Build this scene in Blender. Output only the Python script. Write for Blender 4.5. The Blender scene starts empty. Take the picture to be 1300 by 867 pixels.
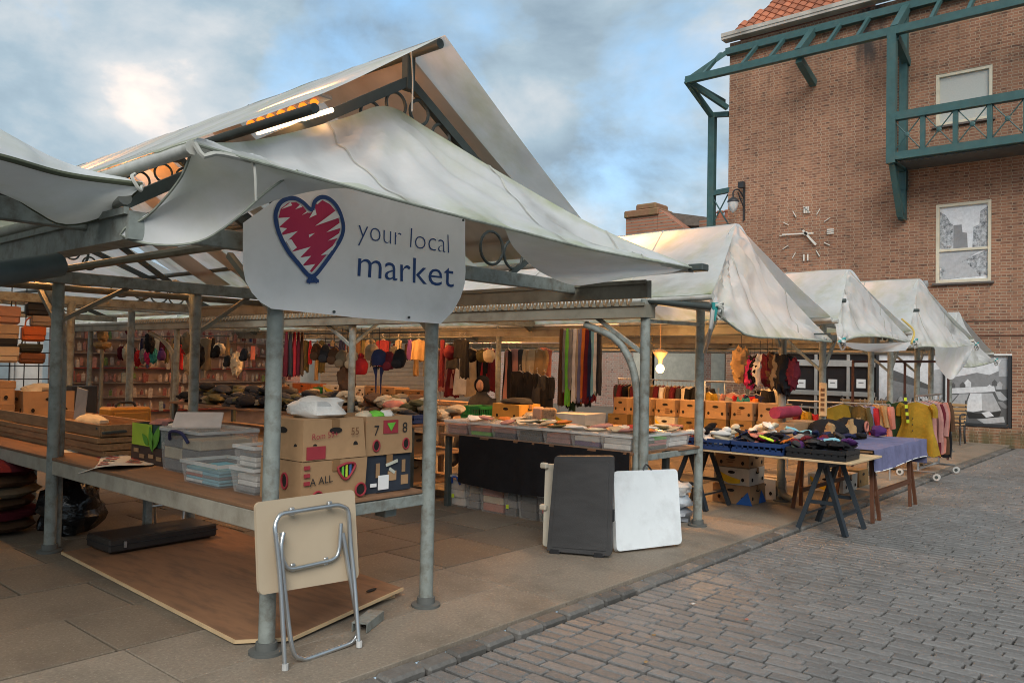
import bpy, bmesh, math, random
from mathutils import Vector, Matrix, noise as mnoise
random.seed(7)
R = math.radians
SC = bpy.context.scene
COL = SC.collection

# ------------------------------------------------------------------ camera
FPX, CX, CY, EYE = 1020.0, 650.0, 433.5, 1.6
YAW = math.atan2(880, 1020); ROLL = math.atan(0.02); PITCH = math.atan(26.5/1020)
_fw = Vector((math.cos(YAW), math.sin(YAW), 0)); _rt = Vector((math.sin(YAW), -math.cos(YAW), 0)); _up = Vector((0, 0, 1))
CF = _fw*math.cos(PITCH) + _up*math.sin(PITCH)
_u2 = _up*math.cos(PITCH) - _fw*math.sin(PITCH)
CR = _rt*math.cos(ROLL) + _u2*math.sin(ROLL)
CU = _u2*math.cos(ROLL) - _rt*math.sin(ROLL)
CAM = Vector((-2.48663, -3.86311, EYE))
cd = bpy.data.cameras.new('camera'); cam = bpy.data.objects.new('camera', cd); COL.objects.link(cam)
m = Matrix((CR, CU, -CF)).transposed().to_4x4(); m.translation = CAM
cam.matrix_world = m
cd.lens = 36*FPX/1300; cd.sensor_width = 36; cd.clip_start = 0.05; cd.clip_end = 500
SC.camera = cam
def ray(x, y): return CF + CR*((x-CX)/FPX) - CU*((y-CY)/FPX)
def P(x, y, X=None, Y=None, Z=None):
    """a point of the place seen at photo position x,y, on the plane X, Y or Z given"""
    d = ray(x, y)
    t = (Z-CAM.z)/d.z if Z is not None else ((X-CAM.x)/d.x if X is not None else (Y-CAM.y)/d.y)
    return CAM + d*t
def proj(p):
    v = Vector(p)-CAM; z = v.dot(CF)
    return (CX+FPX*v.dot(CR)/z, CY-FPX*v.dot(CU)/z, z)

# ------------------------------------------------------------------ world, sun, exposure
SUN_EL, SUN_AZ = R(38), R(222)          # azimuth of the direction the light comes from, ccw from +X
w = bpy.data.worlds.new('World'); SC.world = w; w.use_nodes = True
nt = w.node_tree; nt.nodes.clear()
def N(t, **k):
    n = nt.nodes.new(t)
    for a, b in k.items(): setattr(n, a, b)
    return n
L = lambda a, b: nt.links.new(a, b)
out = N('ShaderNodeOutputWorld')
sky = N('ShaderNodeTexSky', sky_type='NISHITA'); sky.sun_disc = False
sky.sun_elevation = SUN_EL; sky.sun_rotation = R(90)-SUN_AZ
bg1 = N('ShaderNodeBackground'); bg1.inputs[1].default_value = 0.08
L(sky.outputs[0], bg1.inputs[0])
tc = N('ShaderNodeTexCoord')
mp = N('ShaderNodeMapping'); mp.inputs['Scale'].default_value = (1, 1, 1.5)
L(tc.outputs['Generated'], mp.inputs[0])
n1 = N('ShaderNodeTexNoise'); n1.inputs['Scale'].default_value = 4.2; n1.inputs['Detail'].default_value = 9; n1.inputs['Roughness'].default_value = 0.58; n1.inputs['Distortion'].default_value = 0.25
L(mp.outputs[0], n1.inputs['Vector'])
n2 = N('ShaderNodeTexNoise'); n2.inputs['Scale'].default_value = 4.4; n2.inputs['Detail'].default_value = 9; n2.inputs['Roughness'].default_value = 0.55; n2.inputs['Distortion'].default_value = 0.2
mp2 = N('ShaderNodeMapping'); mp2.inputs['Location'].default_value = (3.7, 1.1, 5.2); mp2.inputs['Scale'].default_value = (1, 1, 1.7)
L(tc.outputs['Generated'], mp2.inputs[0]); L(mp2.outputs[0], n2.inputs['Vector'])
def math_n(op, a, b=None, clamp=False):
    n = N('ShaderNodeMath', operation=op); n.use_clamp = clamp
    for i, v in enumerate((a, b)):
        if v is None: continue
        if isinstance(v, (int, float)): n.inputs[i].default_value = v
        else: L(v, n.inputs[i])
    return n.outputs[0]
def patch(px, py, inner, outer):
    """soft patch of sky around one direction"""
    d = ray(px, py).normalized()
    v = N('ShaderNodeVectorMath', operation='DOT_PRODUCT'); v.inputs[1].default_value = d
    nn = N('ShaderNodeVectorMath', operation='NORMALIZE'); L(tc.outputs['Generated'], nn.inputs[0]); L(nn.outputs[0], v.inputs[0])
    r_ = N('ShaderNodeMapRange', interpolation_type='SMOOTHSTEP')
    r_.inputs['From Min'].default_value = math.cos(R(outer)); r_.inputs['From Max'].default_value = math.cos(R(inner))
    L(v.outputs['Value'], r_.inputs['Value']); return r_.outputs[0]
# clear gaps between the clouds
gap = math_n('ADD', math_n('MULTIPLY', patch(815, 165, 0, 9), 0.13), math_n('MULTIPLY', patch(480, 45, 0, 11), 0.30))
clr = math_n('ADD', n1.outputs['Fac'], gap)
cr = N('ShaderNodeValToRGB'); cr.color_ramp.elements[0].position = 0.60; cr.color_ramp.elements[1].position = 0.84
L(clr, cr.inputs[0])
# bright tops
br = math_n('ADD', n2.outputs['Fac'], math_n('ADD', math_n('MULTIPLY', patch(265, 85, 0, 9), 0.165), math_n('ADD', math_n('MULTIPLY', patch(665, 130, 0, 5), 0.14), math_n('MULTIPLY', patch(100, 200, 0, 8), 0.10))))
cc = N('ShaderNodeValToRGB'); e = cc.color_ramp.elements
e[0].position = 0.34; e[0].color = (0.115, 0.16, 0.205, 1)
e[1].position = 0.82; e[1].color = (0.62, 0.52, 0.455, 1)
x_ = e.new(0.55); x_.color = (0.205, 0.265, 0.31, 1)
x_ = e.new(0.70); x_.color = (0.335, 0.355, 0.37, 1)
L(br, cc.inputs[0])
bg2 = N('ShaderNodeBackground'); bg2.inputs[1].default_value = 1.0; L(cc.outputs[0], bg2.inputs[0])
bgb = N('ShaderNodeBackground'); bgb.inputs[0].default_value = (0.20, 0.46, 0.62, 1); bgb.inputs[1].default_value = 0.24
addb = N('ShaderNodeAddShader'); L(bg1.outputs[0], addb.inputs[0]); L(bgb.outputs[0], addb.inputs[1])
mx = N('ShaderNodeMixShader'); L(cr.outputs[0], mx.inputs[0]); L(bg2.outputs[0], mx.inputs[1]); L(addb.outputs[0], mx.inputs[2])
L(mx.outputs[0], out.inputs[0])

sl = bpy.data.lights.new('sun', 'SUN'); sl.energy = 1.5; sl.angle = R(38); sl.color = (1, 0.95, 0.88)
so = bpy.data.objects.new('sun', sl); COL.objects.link(so)
sd = Vector((math.cos(SUN_AZ)*math.cos(SUN_EL), math.sin(SUN_AZ)*math.cos(SUN_EL), math.sin(SUN_EL)))
so.rotation_euler = (-sd).to_track_quat('-Z', 'Y').to_euler(); so.location = (-10, -15, 20)
vs = SC.view_settings; vs.view_transform = 'Standard'; vs.look = 'None'; vs.gamma = 1; vs.use_curve_mapping = False
vs.exposure = 1.1
SC.cycles.use_denoising = True; SC.cycles.filter_width = 1.0; SC.cycles.max_bounces = 6; SC.cycles.transparent_max_bounces = 12
SC.cycles.sample_clamp_indirect = 4; SC.cycles.caustics_reflective = False; SC.cycles.caustics_refractive = False

# ------------------------------------------------------------------ materials
MATS = {}
def mat(name, col, rough=0.7, metal=0.0, var=0.18, scale=6.0, dirt=None, dirt_amt=0.0, dirt_scale=2.0, bump=0.0, bump_scale=40.0,
        rand=0.0, trans=0.0, clear=0.0, emit=None, emit_s=0.0, spec=0.4, stretch=None, sheen=0.0, speck=None, speck_amt=0.0, speck_scale=90.0):
    if name in MATS: return MATS[name]
    M = bpy.data.materials.new(name); M.use_nodes = True; t = M.node_tree; t.nodes.clear()
    nd = lambda ty, **k: (lambda n: ([setattr(n, a, b) for a, b in k.items()], n)[1])(t.nodes.new(ty))
    lk = t.links.new
    o = nd('ShaderNodeOutputMaterial'); p = nd('ShaderNodeBsdfPrincipled')
    p.inputs['Roughness'].default_value = rough; p.inputs['Metallic'].default_value = metal; p.inputs['Specular IOR Level'].default_value = spec
    tcn = nd('ShaderNodeTexCoord'); src = tcn.outputs['Object']
    if stretch:
        mpn = nd('ShaderNodeMapping'); mpn.inputs['Scale'].default_value = stretch; lk(src, mpn.inputs[0]); src = mpn.outputs[0]
    ns = nd('ShaderNodeTexNoise'); ns.inputs['Scale'].default_value = scale; ns.inputs['Detail'].default_value = 5; ns.inputs['Roughness'].default_value = 0.6
    lk(src, ns.inputs['Vector'])
    mr = nd('ShaderNodeMapRange'); mr.inputs['From Min'].default_value = 0.25; mr.inputs['From Max'].default_value = 0.75
    mr.inputs['To Min'].default_value = 1-var; mr.inputs['To Max'].default_value = 1+var; lk(ns.outputs['Fac'], mr.inputs['Value'])
    fac = mr.outputs[0]
    if rand:
        oi = nd('ShaderNodeObjectInfo'); m2 = nd('ShaderNodeMapRange'); m2.inputs['To Min'].default_value = 1-rand; m2.inputs['To Max'].default_value = 1+rand
        lk(oi.outputs['Random'], m2.inputs['Value']); mm = nd('ShaderNodeMath', operation='MULTIPLY'); lk(fac, mm.inputs[0]); lk(m2.outputs[0], mm.inputs[1]); fac = mm.outputs[0]
    mul = nd('ShaderNodeVectorMath', operation='SCALE'); mul.inputs[0].default_value = col[:3]; lk(fac, mul.inputs['Scale'])
    cout = mul.outputs[0]
    if dirt:
        n3 = nd('ShaderNodeTexNoise'); n3.inputs['Scale'].default_value = dirt_scale; n3.inputs['Detail'].default_value = 8; n3.inputs['Roughness'].default_value = 0.65
        lk(src, n3.inputs['Vector'])
        m3 = nd('ShaderNodeMapRange'); m3.inputs['From Min'].default_value = 0.48; m3.inputs['From Max'].default_value = 0.72; m3.inputs['To Max'].default_value = dirt_amt
        lk(n3.outputs['Fac'], m3.inputs['Value'])
        mix = nd('ShaderNodeMixRGB'); lk(m3.outputs[0], mix.inputs['Fac']); lk(cout, mix.inputs['Color1']); mix.inputs['Color2'].default_value = (*dirt, 1); cout = mix.outputs[0]
    if speck:
        # small grains and spots of a second colour
        n4 = nd('ShaderNodeTexNoise'); n4.inputs['Scale'].default_value = speck_scale; n4.inputs['Detail'].default_value = 3; lk(tcn.outputs['Object'], n4.inputs['Vector'])
        m4 = nd('ShaderNodeMapRange'); m4.inputs['From Min'].default_value = 0.60; m4.inputs['From Max'].default_value = 0.70; m4.inputs['To Max'].default_value = speck_amt; lk(n4.outputs['Fac'], m4.inputs['Value'])
        mx4 = nd('ShaderNodeMixRGB'); lk(m4.outputs[0], mx4.inputs['Fac']); lk(cout, mx4.inputs['Color1']); mx4.inputs['Color2'].default_value = (*speck, 1); cout = mx4.outputs[0]
    lk(cout, p.inputs['Base Color'])
    if sheen: p.inputs['Sheen Weight'].default_value = sheen
    if bump:
        nb = nd('ShaderNodeTexNoise'); nb.inputs['Scale'].default_value = bump_scale; nb.inputs['Detail'].default_value = 4; lk(src, nb.inputs['Vector'])
        bp = nd('ShaderNodeBump'); bp.inputs['Strength'].default_value = bump; bp.inputs['Distance'].default_value = 0.02; lk(nb.outputs['Fac'], bp.inputs['Height']); lk(bp.outputs[0], p.inputs['Normal'])
    sh = p.outputs[0]
    if emit:
        p.inputs['Emission Color'].default_value = (*emit, 1); p.inputs['Emission Strength'].default_value = emit_s
    if trans:
        tr = nd('ShaderNodeBsdfTranslucent'); lk(cout, tr.inputs['Color']); ms = nd('ShaderNodeMixShader'); ms.inputs[0].default_value = trans; lk(sh, ms.inputs[1]); lk(tr.outputs[0], ms.inputs[2]); sh = ms.outputs[0]
    if clear:
        tr = nd('ShaderNodeBsdfTransparent'); ms = nd('ShaderNodeMixShader'); ms.inputs[0].default_value = clear; lk(sh, ms.inputs[1]); lk(tr.outputs[0], ms.inputs[2]); sh = ms.outputs[0]
    lk(sh, o.inputs['Surface']); MATS[name] = M
    return M

def canvas_mat(name, col, algae, amt, trans=0.45):
    """dirty PVC sheet: seams across, green growth in streaks down the cloth"""
    M = mat(name, col, rough=0.62, var=0.12, scale=1.6, dirt=algae, dirt_amt=amt, dirt_scale=1.7, bump=0.3, bump_scale=5, trans=trans, spec=0.25, stretch=(1, 1.6, 1))
    # grime stored on the cloth: growth along hems and streaks running down
    t = M.node_tree; at = t.nodes.new('ShaderNodeAttribute'); at.attribute_name = 'grime'
    sep = t.nodes.new('ShaderNodeSeparateColor'); t.links.new(at.outputs['Color'], sep.inputs[0])
    ns = t.nodes.new('ShaderNodeTexNoise'); ns.inputs['Scale'].default_value = 5; ns.inputs['Detail'].default_value = 6; tcn = t.nodes.new('ShaderNodeTexCoord'); t.links.new(tcn.outputs['Object'], ns.inputs['Vector'])
    mr = t.nodes.new('ShaderNodeMapRange'); mr.inputs['From Min'].default_value = 0.3; mr.inputs['From Max'].default_value = 0.65; t.links.new(ns.outputs['Fac'], mr.inputs[0])
    for ch, colr, k in (('Red', (algae[0]*.8, algae[1]*.85, algae[2]*.6), .8), ('Green', (0.13, 0.125, 0.115), .75)):
        mm = t.nodes.new('ShaderNodeMath'); mm.operation = 'MULTIPLY'; t.links.new(sep.outputs[ch], mm.inputs[0]); t.links.new(mr.outputs[0], mm.inputs[1])
        m5 = t.nodes.new('ShaderNodeMath'); m5.operation = 'MULTIPLY'; t.links.new(mm.outputs[0], m5.inputs[0]); m5.inputs[1].default_value = k
        for n in [x for x in t.nodes if x.type in ('BSDF_PRINCIPLED', 'BSDF_TRANSLUCENT')]:
            inp = n.inputs['Base Color'] if n.type == 'BSDF_PRINCIPLED' else n.inputs['Color']
            mx = t.nodes.new('ShaderNodeMixRGB'); t.links.new(m5.outputs[0], mx.inputs[0]); t.links.new(inp.links[0].from_socket, mx.inputs[1]); mx.inputs[2].default_value = (*colr, 1); t.links.new(mx.outputs[0], inp)
    return M

STEEL = mat('grey green painted steel', (0.225, 0.25, 0.232), rough=0.5, var=0.2, scale=14, dirt=(0.085, 0.06, 0.038), dirt_amt=0.8, dirt_scale=11, bump=0.08, bump_scale=50)
STEELD = mat('dark painted steel', (0.055, 0.07, 0.068), rough=0.5, var=0.2, scale=8, dirt=(0.05, 0.04, 0.03), dirt_amt=0.5, dirt_scale=6)
STEELB = mat('weathered beige grey steel', (0.20, 0.19, 0.15), rough=0.6, var=0.15, scale=5, dirt=(0.08, 0.055, 0.035), dirt_amt=0.7, dirt_scale=4)
CANV = canvas_mat('roof canvas', (0.70, 0.71, 0.69), (0.46, 0.48, 0.27), 0.55)
CANVG = canvas_mat('grey awning canvas', (0.67, 0.69, 0.695), (0.47, 0.51, 0.36), 0.45, trans=0.36)
CANVP = canvas_mat('patched brown canvas', (0.52, 0.44, 0.36), (0.38, 0.30, 0.22), 0.5, trans=0.4)
SEAM = mat('canvas seam', (0.40, 0.40, 0.36), rough=.7, var=.3, scale=12)
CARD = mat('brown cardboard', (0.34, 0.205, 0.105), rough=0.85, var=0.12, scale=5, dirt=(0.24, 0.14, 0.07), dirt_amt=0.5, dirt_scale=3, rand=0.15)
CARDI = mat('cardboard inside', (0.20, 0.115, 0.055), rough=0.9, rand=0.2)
BLACK = mat('black plastic', (0.016, 0.017, 0.019), rough=0.45, var=0.3, scale=4)
WHITE = mat('white plastic', (0.72, 0.73, 0.72), rough=0.45, var=0.05, dirt=(0.45, 0.44, 0.40), dirt_amt=0.35, dirt_scale=5)
PLY = mat('plywood', (0.225, 0.118, 0.062), rough=0.75, var=0.14, scale=3, stretch=(5, 1, 1), dirt=(0.10, 0.06, 0.038), dirt_amt=0.85, dirt_scale=2.0, bump=0.05)
PLYE = mat('pale plywood edge', (0.52, 0.38, 0.22), rough=0.8, var=0.15)
WOOD = mat('worn wood', (0.30, 0.17, 0.08), rough=0.7, var=0.3, scale=5, stretch=(8, 1, 8), dirt=(0.12, 0.07, 0.035), dirt_amt=0.5)
CHROME = mat('galvanised tube', (0.55, 0.57, 0.58), rough=0.28, metal=0.9, var=0.1)

# ------------------------------------------------------------------ mesh builder
ORG = {}
class MB:
    def __init__(s): s.v = []; s.f = []; s.mi = []; s.cur = 0
    def add(s, vs, fs):
        b = len(s.v); s.v += [Vector(p) for p in vs]; s.f += [tuple(b+i for i in f) for f in fs]; s.mi += [s.cur]*len(fs); return s
    def hexa(s, p): return s.add(p, [(0, 3, 2, 1), (4, 5, 6, 7), (0, 1, 5, 4), (1, 2, 6, 5), (2, 3, 7, 6), (3, 0, 4, 7)])
    def box(s, c, d, rz=0, M=None):
        x, y, z = (a/2 for a in d); c = Vector(c)
        pts = [Vector(p) for p in ((-x, -y, -z), (x, -y, -z), (x, y, -z), (-x, y, -z), (-x, -y, z), (x, -y, z), (x, y, z), (-x, y, z))]
        Q = M if M else Matrix.Rotation(rz, 3, 'Z')
        return s.hexa([c+Q@p for p in pts])
    def cbox(s, c, d, b=0.006, rz=0, M=None):
        """box with chamfered edges"""
        h = [a/2 for a in d]; b = min(b, *(a*0.45 for a in h)); c = Vector(c); Q = M if M else Matrix.Rotation(rz, 3, 'Z')
        vs = []; idx = {}
        for sx in (-1, 1):
            for sy in (-1, 1):
                for sz in (-1, 1):
                    for ax in range(3):
                        p = [sx*h[0], sy*h[1], sz*h[2]]
                        for k in range(3):
                            if k != ax: p[k] -= (sx, sy, sz)[k]*b
                        idx[(sx, sy, sz, ax)] = len(vs); vs.append(c+Q@Vector(p))
        fs = []
        for ax in range(3):
            o = [k for k in range(3) if k != ax]
            for sg in (-1, 1):
                r = []
                for a, bb in ((-1, -1), (1, -1), (1, 1), (-1, 1)):
                    k = [0, 0, 0]; k[ax] = sg; k[o[0]] = a; k[o[1]] = bb; r.append(idx[(*k, ax)])
                fs.append(tuple(r) if (sg > 0) == (ax != 1) else tuple(r[::-1]))
        for ax in range(3):
            o = [k for k in range(3) if k != ax]
            for a in (-1, 1):
                for bb in (-1, 1):
                    k1 = [0, 0, 0]; k1[o[0]] = a; k1[o[1]] = bb; k2 = list(k1); k1[ax] = -1; k2[ax] = 1
                    fs.append((idx[(*k1, o[0])], idx[(*k2, o[0])], idx[(*k2, o[1])], idx[(*k1, o[1])]))
        for sx in (-1, 1):
            for sy in (-1, 1):
                for sz in (-1, 1): fs.append(tuple(idx[(sx, sy, sz, ax)] for ax in range(3)))
        return s.add(vs, fs)
    def bar(s, p, q, w, h, up=(0, 0, 1)):
        p, q = Vector(p), Vector(q); d = (q-p).normalized(); u = Vector(up)
        if abs(d.dot(u)) > 0.98: u = Vector((0, 1, 0))
        a = d.cross(u).normalized(); u = a.cross(d).normalized(); a = a*w/2; u = u*h/2
        return s.hexa([p-a-u, p+a-u, p+a+u, p-a+u, q-a-u, q+a-u, q+a+u, q-a+u])
    def tube(s, pts, r, n=10, caps=True, closed=False):
        pts = [Vector(p) for p in pts]; k = len(pts); rr = r if isinstance(r, (list, tuple)) else [r]*k
        rings = []; pu = None
        for i, p in enumerate(pts):
            if closed: d = (pts[(i+1) % k]-pts[i-1]).normalized()
            else: d = (pts[min(i+1, k-1)]-pts[max(i-1, 0)]).normalized()
            if pu is None:
                pu = Vector((0, 0, 1)) if abs(d.z) < 0.9 else Vector((0, 1, 0))
            a = d.cross(pu).normalized(); pu = a.cross(d).normalized()
            rings.append([p+(a*math.cos(2*math.pi*j/n)+pu*math.sin(2*math.pi*j/n))*rr[i] for j in range(n)])
        vs = [v for g in rings for v in g]; fs = []
        for i in range(k if closed else k-1):
            i2 = (i+1) % k
            for j in range(n): fs.append((i*n+j, i*n+(j+1) % n, i2*n+(j+1) % n, i2*n+j))
        if caps and not closed: fs += [tuple(range(n))[::-1], tuple((k-1)*n+j for j in range(n))]
        return s.add(vs, fs)
    def lathe(s, prof, c=(0, 0, 0), n=16):
        c = Vector(c); vs = []; fs = []
        for r, z in prof:
            for j in range(n): vs.append(c+Vector((r*math.cos(2*math.pi*j/n), r*math.sin(2*math.pi*j/n), z)))
        for i in range(len(prof)-1):
            for j in range(n): fs.append((i*n+j, i*n+(j+1) % n, (i+1)*n+(j+1) % n, (i+1)*n+j))
        fs += [tuple(range(n))[::-1], tuple((len(prof)-1)*n+j for j in range(n))]
        return s.add(vs, fs)
    def grid(s, rows):
        """sheet through rows of points"""
        nr, nc = len(rows), len(rows[0]); vs = [p for r_ in rows for p in r_]
        return s.add(vs, [(i*nc+j, i*nc+j+1, (i+1)*nc+j+1, (i+1)*nc+j) for i in range(nr-1) for j in range(nc-1)])
    def blob(s, c, d, seed=0, amp=0.15, nu=12, nv=8, flat=None, fr=2.0):
        c = Vector(c); vs = []; fs = []
        for i in range(nv+1):
            th = math.pi*i/nv
            for j in range(nu):
                ph = 2*math.pi*j/nu; n_ = Vector((math.sin(th)*math.cos(ph), math.sin(th)*math.sin(ph), math.cos(th)))
                k = 1+amp*mnoise.noise(n_*fr+Vector((seed*3.1, seed*1.7, 0)))*2
                q = Vector((n_.x*d[0]/2*k, n_.y*d[1]/2*k, n_.z*d[2]/2*k))
                if flat is not None and q.z < flat: q.z = flat
                vs.append(c+q)
        for i in range(nv):
            for j in range(nu): fs.append((i*nu+j, (i+1)*nu+j, (i+1)*nu+(j+1) % nu, i*nu+(j+1) % nu))
        return s.add(vs, fs)
    def prism(s, poly, o, ax, ay, th):
        """outline poly (2d) in the plane o,ax,ay, thickened by th along the normal"""
        o, ax, ay = Vector(o), Vector(ax), Vector(ay); nn = ax.cross(ay).normalized()*th; n = len(poly)
        a = [o+ax*x+ay*y for x, y in poly]
        return s.add(a+[p+nn for p in a], [tuple(range(n))[::-1], tuple(range(n, 2*n))]+[(i, (i+1) % n, n+(i+1) % n, n+i) for i in range(n)])
    def mesh(s, name, mats, off=None, smooth=False):
        me = bpy.data.meshes.new(name); off = off or Vector((0, 0, 0))
        me.from_pydata([tuple(v-off) for v in s.v], [], s.f)
        for m_ in (mats if isinstance(mats, (list, tuple)) else [mats]): me.materials.append(m_)
        if isinstance(mats, (list, tuple)):
            me.polygons.foreach_set('material_index', s.mi)
        if smooth:
            me.polygons.foreach_set('use_smooth', [True]*len(me.polygons))
            try: me.set_sharp_from_angle(angle=R(42))
            except Exception: pass
        gr = getattr(s, 'grime', None)
        if gr:
            ca = me.color_attributes.new('grime', 'FLOAT_COLOR', 'POINT')
            ca.data.foreach_set('color', [c for g_ in gr for c in (*g_, 0, 1)][:4*len(me.vertices)])
        me.update(); return me
    def build(s, name, mats, parent=None, smooth=False, loc=None):
        """one mesh object; with a parent the points are taken in the parent's building space"""
        off = ORG.get(parent.name, Vector((0, 0, 0))) if parent else Vector(loc or (0, 0, 0))
        o = bpy.data.objects.new(name, s.mesh(name, mats, off, smooth)); COL.objects.link(o)
        if parent: o.parent = parent
        else: o.location = off
        ORG[o.name] = off
        return o
def tag(o, label=None, cat=None, group=None, kind=None):
    if label: o['label'] = label
    if cat: o['category'] = cat
    if group: o['group'] = group
    if kind: o['kind'] = kind
    return o
def thing(name, label, cat, loc=(0, 0, 0), group=None, local=False):
    o = bpy.data.objects.new(name, None); COL.objects.link(o); o.location = loc; o.empty_display_size = 0.1
    ORG[o.name] = Vector((0, 0, 0)) if local else Vector(loc)
    return tag(o, label, cat, group)
def dup(root, loc, rz=None, label=None, group=None, scale=None, mats=None):
    r = root.copy(); COL.objects.link(r); r.location = loc
    if rz is not None: r.rotation_euler = (0, 0, rz) if not isinstance(rz, tuple) else rz
    if scale: r.scale = scale
    if label: r['label'] = label
    if group: r['group'] = group
    for ch in root.children:
        c = ch.copy(); COL.objects.link(c); c.parent = r
        for g in ch.children:
            d = g.copy(); COL.objects.link(d); d.parent = c
    return r
def place(o, m):
    """a copy of one mesh object at a loc, rotation"""
    c = o.copy(); COL.objects.link(c); return c
def text_mesh(txt, size, mb, o, ax, ay, sx=1.0, bold=0.0, shear=0.0):
    cu = bpy.data.curves.new('t', 'FONT'); cu.body = txt; cu.size = size; cu.offset = bold; cu.extrude = 0.0; cu.resolution_u = 3; cu.shear = shear
    ob = bpy.data.objects.new('t', cu); COL.objects.link(ob)
    dg = bpy.context.evaluated_depsgraph_get(); me = bpy.data.meshes.new_from_object(ob.evaluated_get(dg))
    o, ax, ay = Vector(o), Vector(ax), Vector(ay)
    mb.add([o+ax*(v.co.x*sx)+ay*v.co.y for v in me.vertices], [tuple(p.vertices) for p in me.polygons])
    wd = max((v.co.x for v in me.vertices), default=0)*sx
    bpy.data.objects.remove(ob); bpy.data.curves.remove(cu); bpy.data.meshes.remove(me)
    return wd
def resample(pts, n):
    pts = [Vector(p) for p in pts]; d = [0]
    for a, b in zip(pts, pts[1:]): d.append(d[-1]+(b-a).length)
    o = []; k = 0
    for i in range(n):
        t = d[-1]*i/(n-1)
        while k < len(pts)-2 and d[k+1] < t: k += 1
        o.append(pts[k].lerp(pts[k+1], (t-d[k])/max(1e-6, d[k+1]-d[k])))
    return o
def smooth_curve(pts, n):
    """Catmull-Rom through the points, n samples"""
    p = [Vector(q) for q in pts]; p = [p[0]*2-p[1]]+p+[p[-1]*2-p[-2]]; o = []
    for i in range(1, len(p)-2):
        for k in range(12):
            t = k/12; a, b, c, d = p[i-1], p[i], p[i+1], p[i+2]
            o.append(0.5*((2*b)+(c-a)*t+(2*a-5*b+4*c-d)*t*t+(3*b-a-3*c+d)*t**3))
    o.append(p[-2]); return resample(o, n)
def loft(A, B, nu=28, nv=10, bulge=None, wr=0.0, seed=0, wf=3.0, rad=0.0):
    """cloth between two curves; bulge = vector pushed out in the middle, wr = wrinkle height"""
    A = smooth_curve(A, nu); B = smooth_curve(B, nu); rows = []
    for j in range(nv+1):
        t = j/nv; r_ = []
        for i in range(nu):
            q = A[i].lerp(B[i], t); u = i/(nu-1)
            if bulge: q = q+Vector(bulge)*(4*t*(1-t))*(math.sin(math.pi*u)**0.6 if 0 < u < 1 else 0)
            if wr:
                e_ = min(1, 6*t)*min(1, 6*(1-t)+0.25)
                q = q+Vector((0.3, -0.6, 0.7))*wr*e_*(mnoise.noise(Vector((u*wf*2.2, t*wf*0.5, seed)))+0.5*mnoise.noise(Vector((u*wf*6, t*wf, seed+9))))
            if rad:
                # creases fanning out from the tied corners and the peak
                for du, tt in ((u, 1-t), (1-u, 1-t), (abs(u-.42)+.02, t)):
                    an = math.atan2(tt+.001, du*2.2+.001); rr_ = math.hypot(tt*.6, du*1.6)
                    q = q+Vector((0, -.5, .8))*rad*math.sin(an*15+seed)*math.exp(-rr_*3.0)*min(1, rr_*5)*min(1, 8*t, 8*(1-t)+.1)
            r_.append(q)
        rows.append(r_)
    return rows

def cloth(rows, name, m_, parent, hem=.2, streak=.5, seed=0.0, top=0.0, seams=()):
    """canvas sheet with stored grime: algae towards the last row, dark streaks along the fall"""
    b = MB(); b.grid(rows); nr, nc = len(rows), len(rows[0]); g_ = []
    for j in range(nr):
        for i in range(nc):
            t, u = j/(nr-1), i/(nc-1)
            a = max(0, (t-(1-hem))/hem)**1.2 if hem else 0
            if top: a = max(a, max(0, (top-t)/top))
            st_ = max(0, mnoise.noise(Vector((u*14, t*1.3, seed)))-.08)*2.2*streak
            g_.append((min(1, a), min(1, st_)))
    b.grime = g_
    o = b.build(name, m_, parent, smooth=True)
    for u0 in seams:
        # welded seam: a narrow second strip on the cloth
        f_ = lambda r_, u: r_[min(nc-2, int(u*(nc-1)))].lerp(r_[min(nc-2, int(u*(nc-1)))+1], u*(nc-1)-min(nc-2, int(u*(nc-1))))
        ln = max(1e-3, (rows[nr//2][-1]-rows[nr//2][0]).length); hw = .010/ln
        s_ = MB(); up = Vector((0, -.002, .004)); s_.grid([[f_(r_, u0-hw)+up, f_(r_, u0+hw)+up] for r_ in rows]); s_.build('seam', SEAM, o, smooth=True)
    return o
# ------------------------------------------------------------------ street, kerb, pavement
KERB_Y = -0.66
GROUT = mat('sett joint dirt', (0.018, 0.016, 0.013), rough=0.95, var=0.3, scale=8)
g = MB(); g.grid([[(-60, -80, -0.085), (90, -80, -0.085)], [(-60, KERB_Y-0.1, -0.085), (90, KERB_Y-0.1, -0.085)]])
street = tag(g.build('street', GROUT), kind='structure')
SETT = mat('grey granite sett', (0.16, 0.158, 0.154), rough=0.45, var=0.28, scale=30, dirt=(0.095, 0.09, 0.082), dirt_amt=0.6, dirt_scale=5, bump=0.35, bump_scale=70, rand=0.16, spec=0.4, speck=(.34, .33, .31), speck_amt=.35, speck_scale=140)
SETTF = mat('grey granite sett field', (0.16, 0.158, 0.154), rough=0.45, var=0.3, scale=9, dirt=(0.085, 0.08, 0.072), dirt_amt=0.75, dirt_scale=1.0, bump=0.35, bump_scale=70, spec=0.4, speck=(.34, .33, .31), speck_amt=.3, speck_scale=120)
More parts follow.
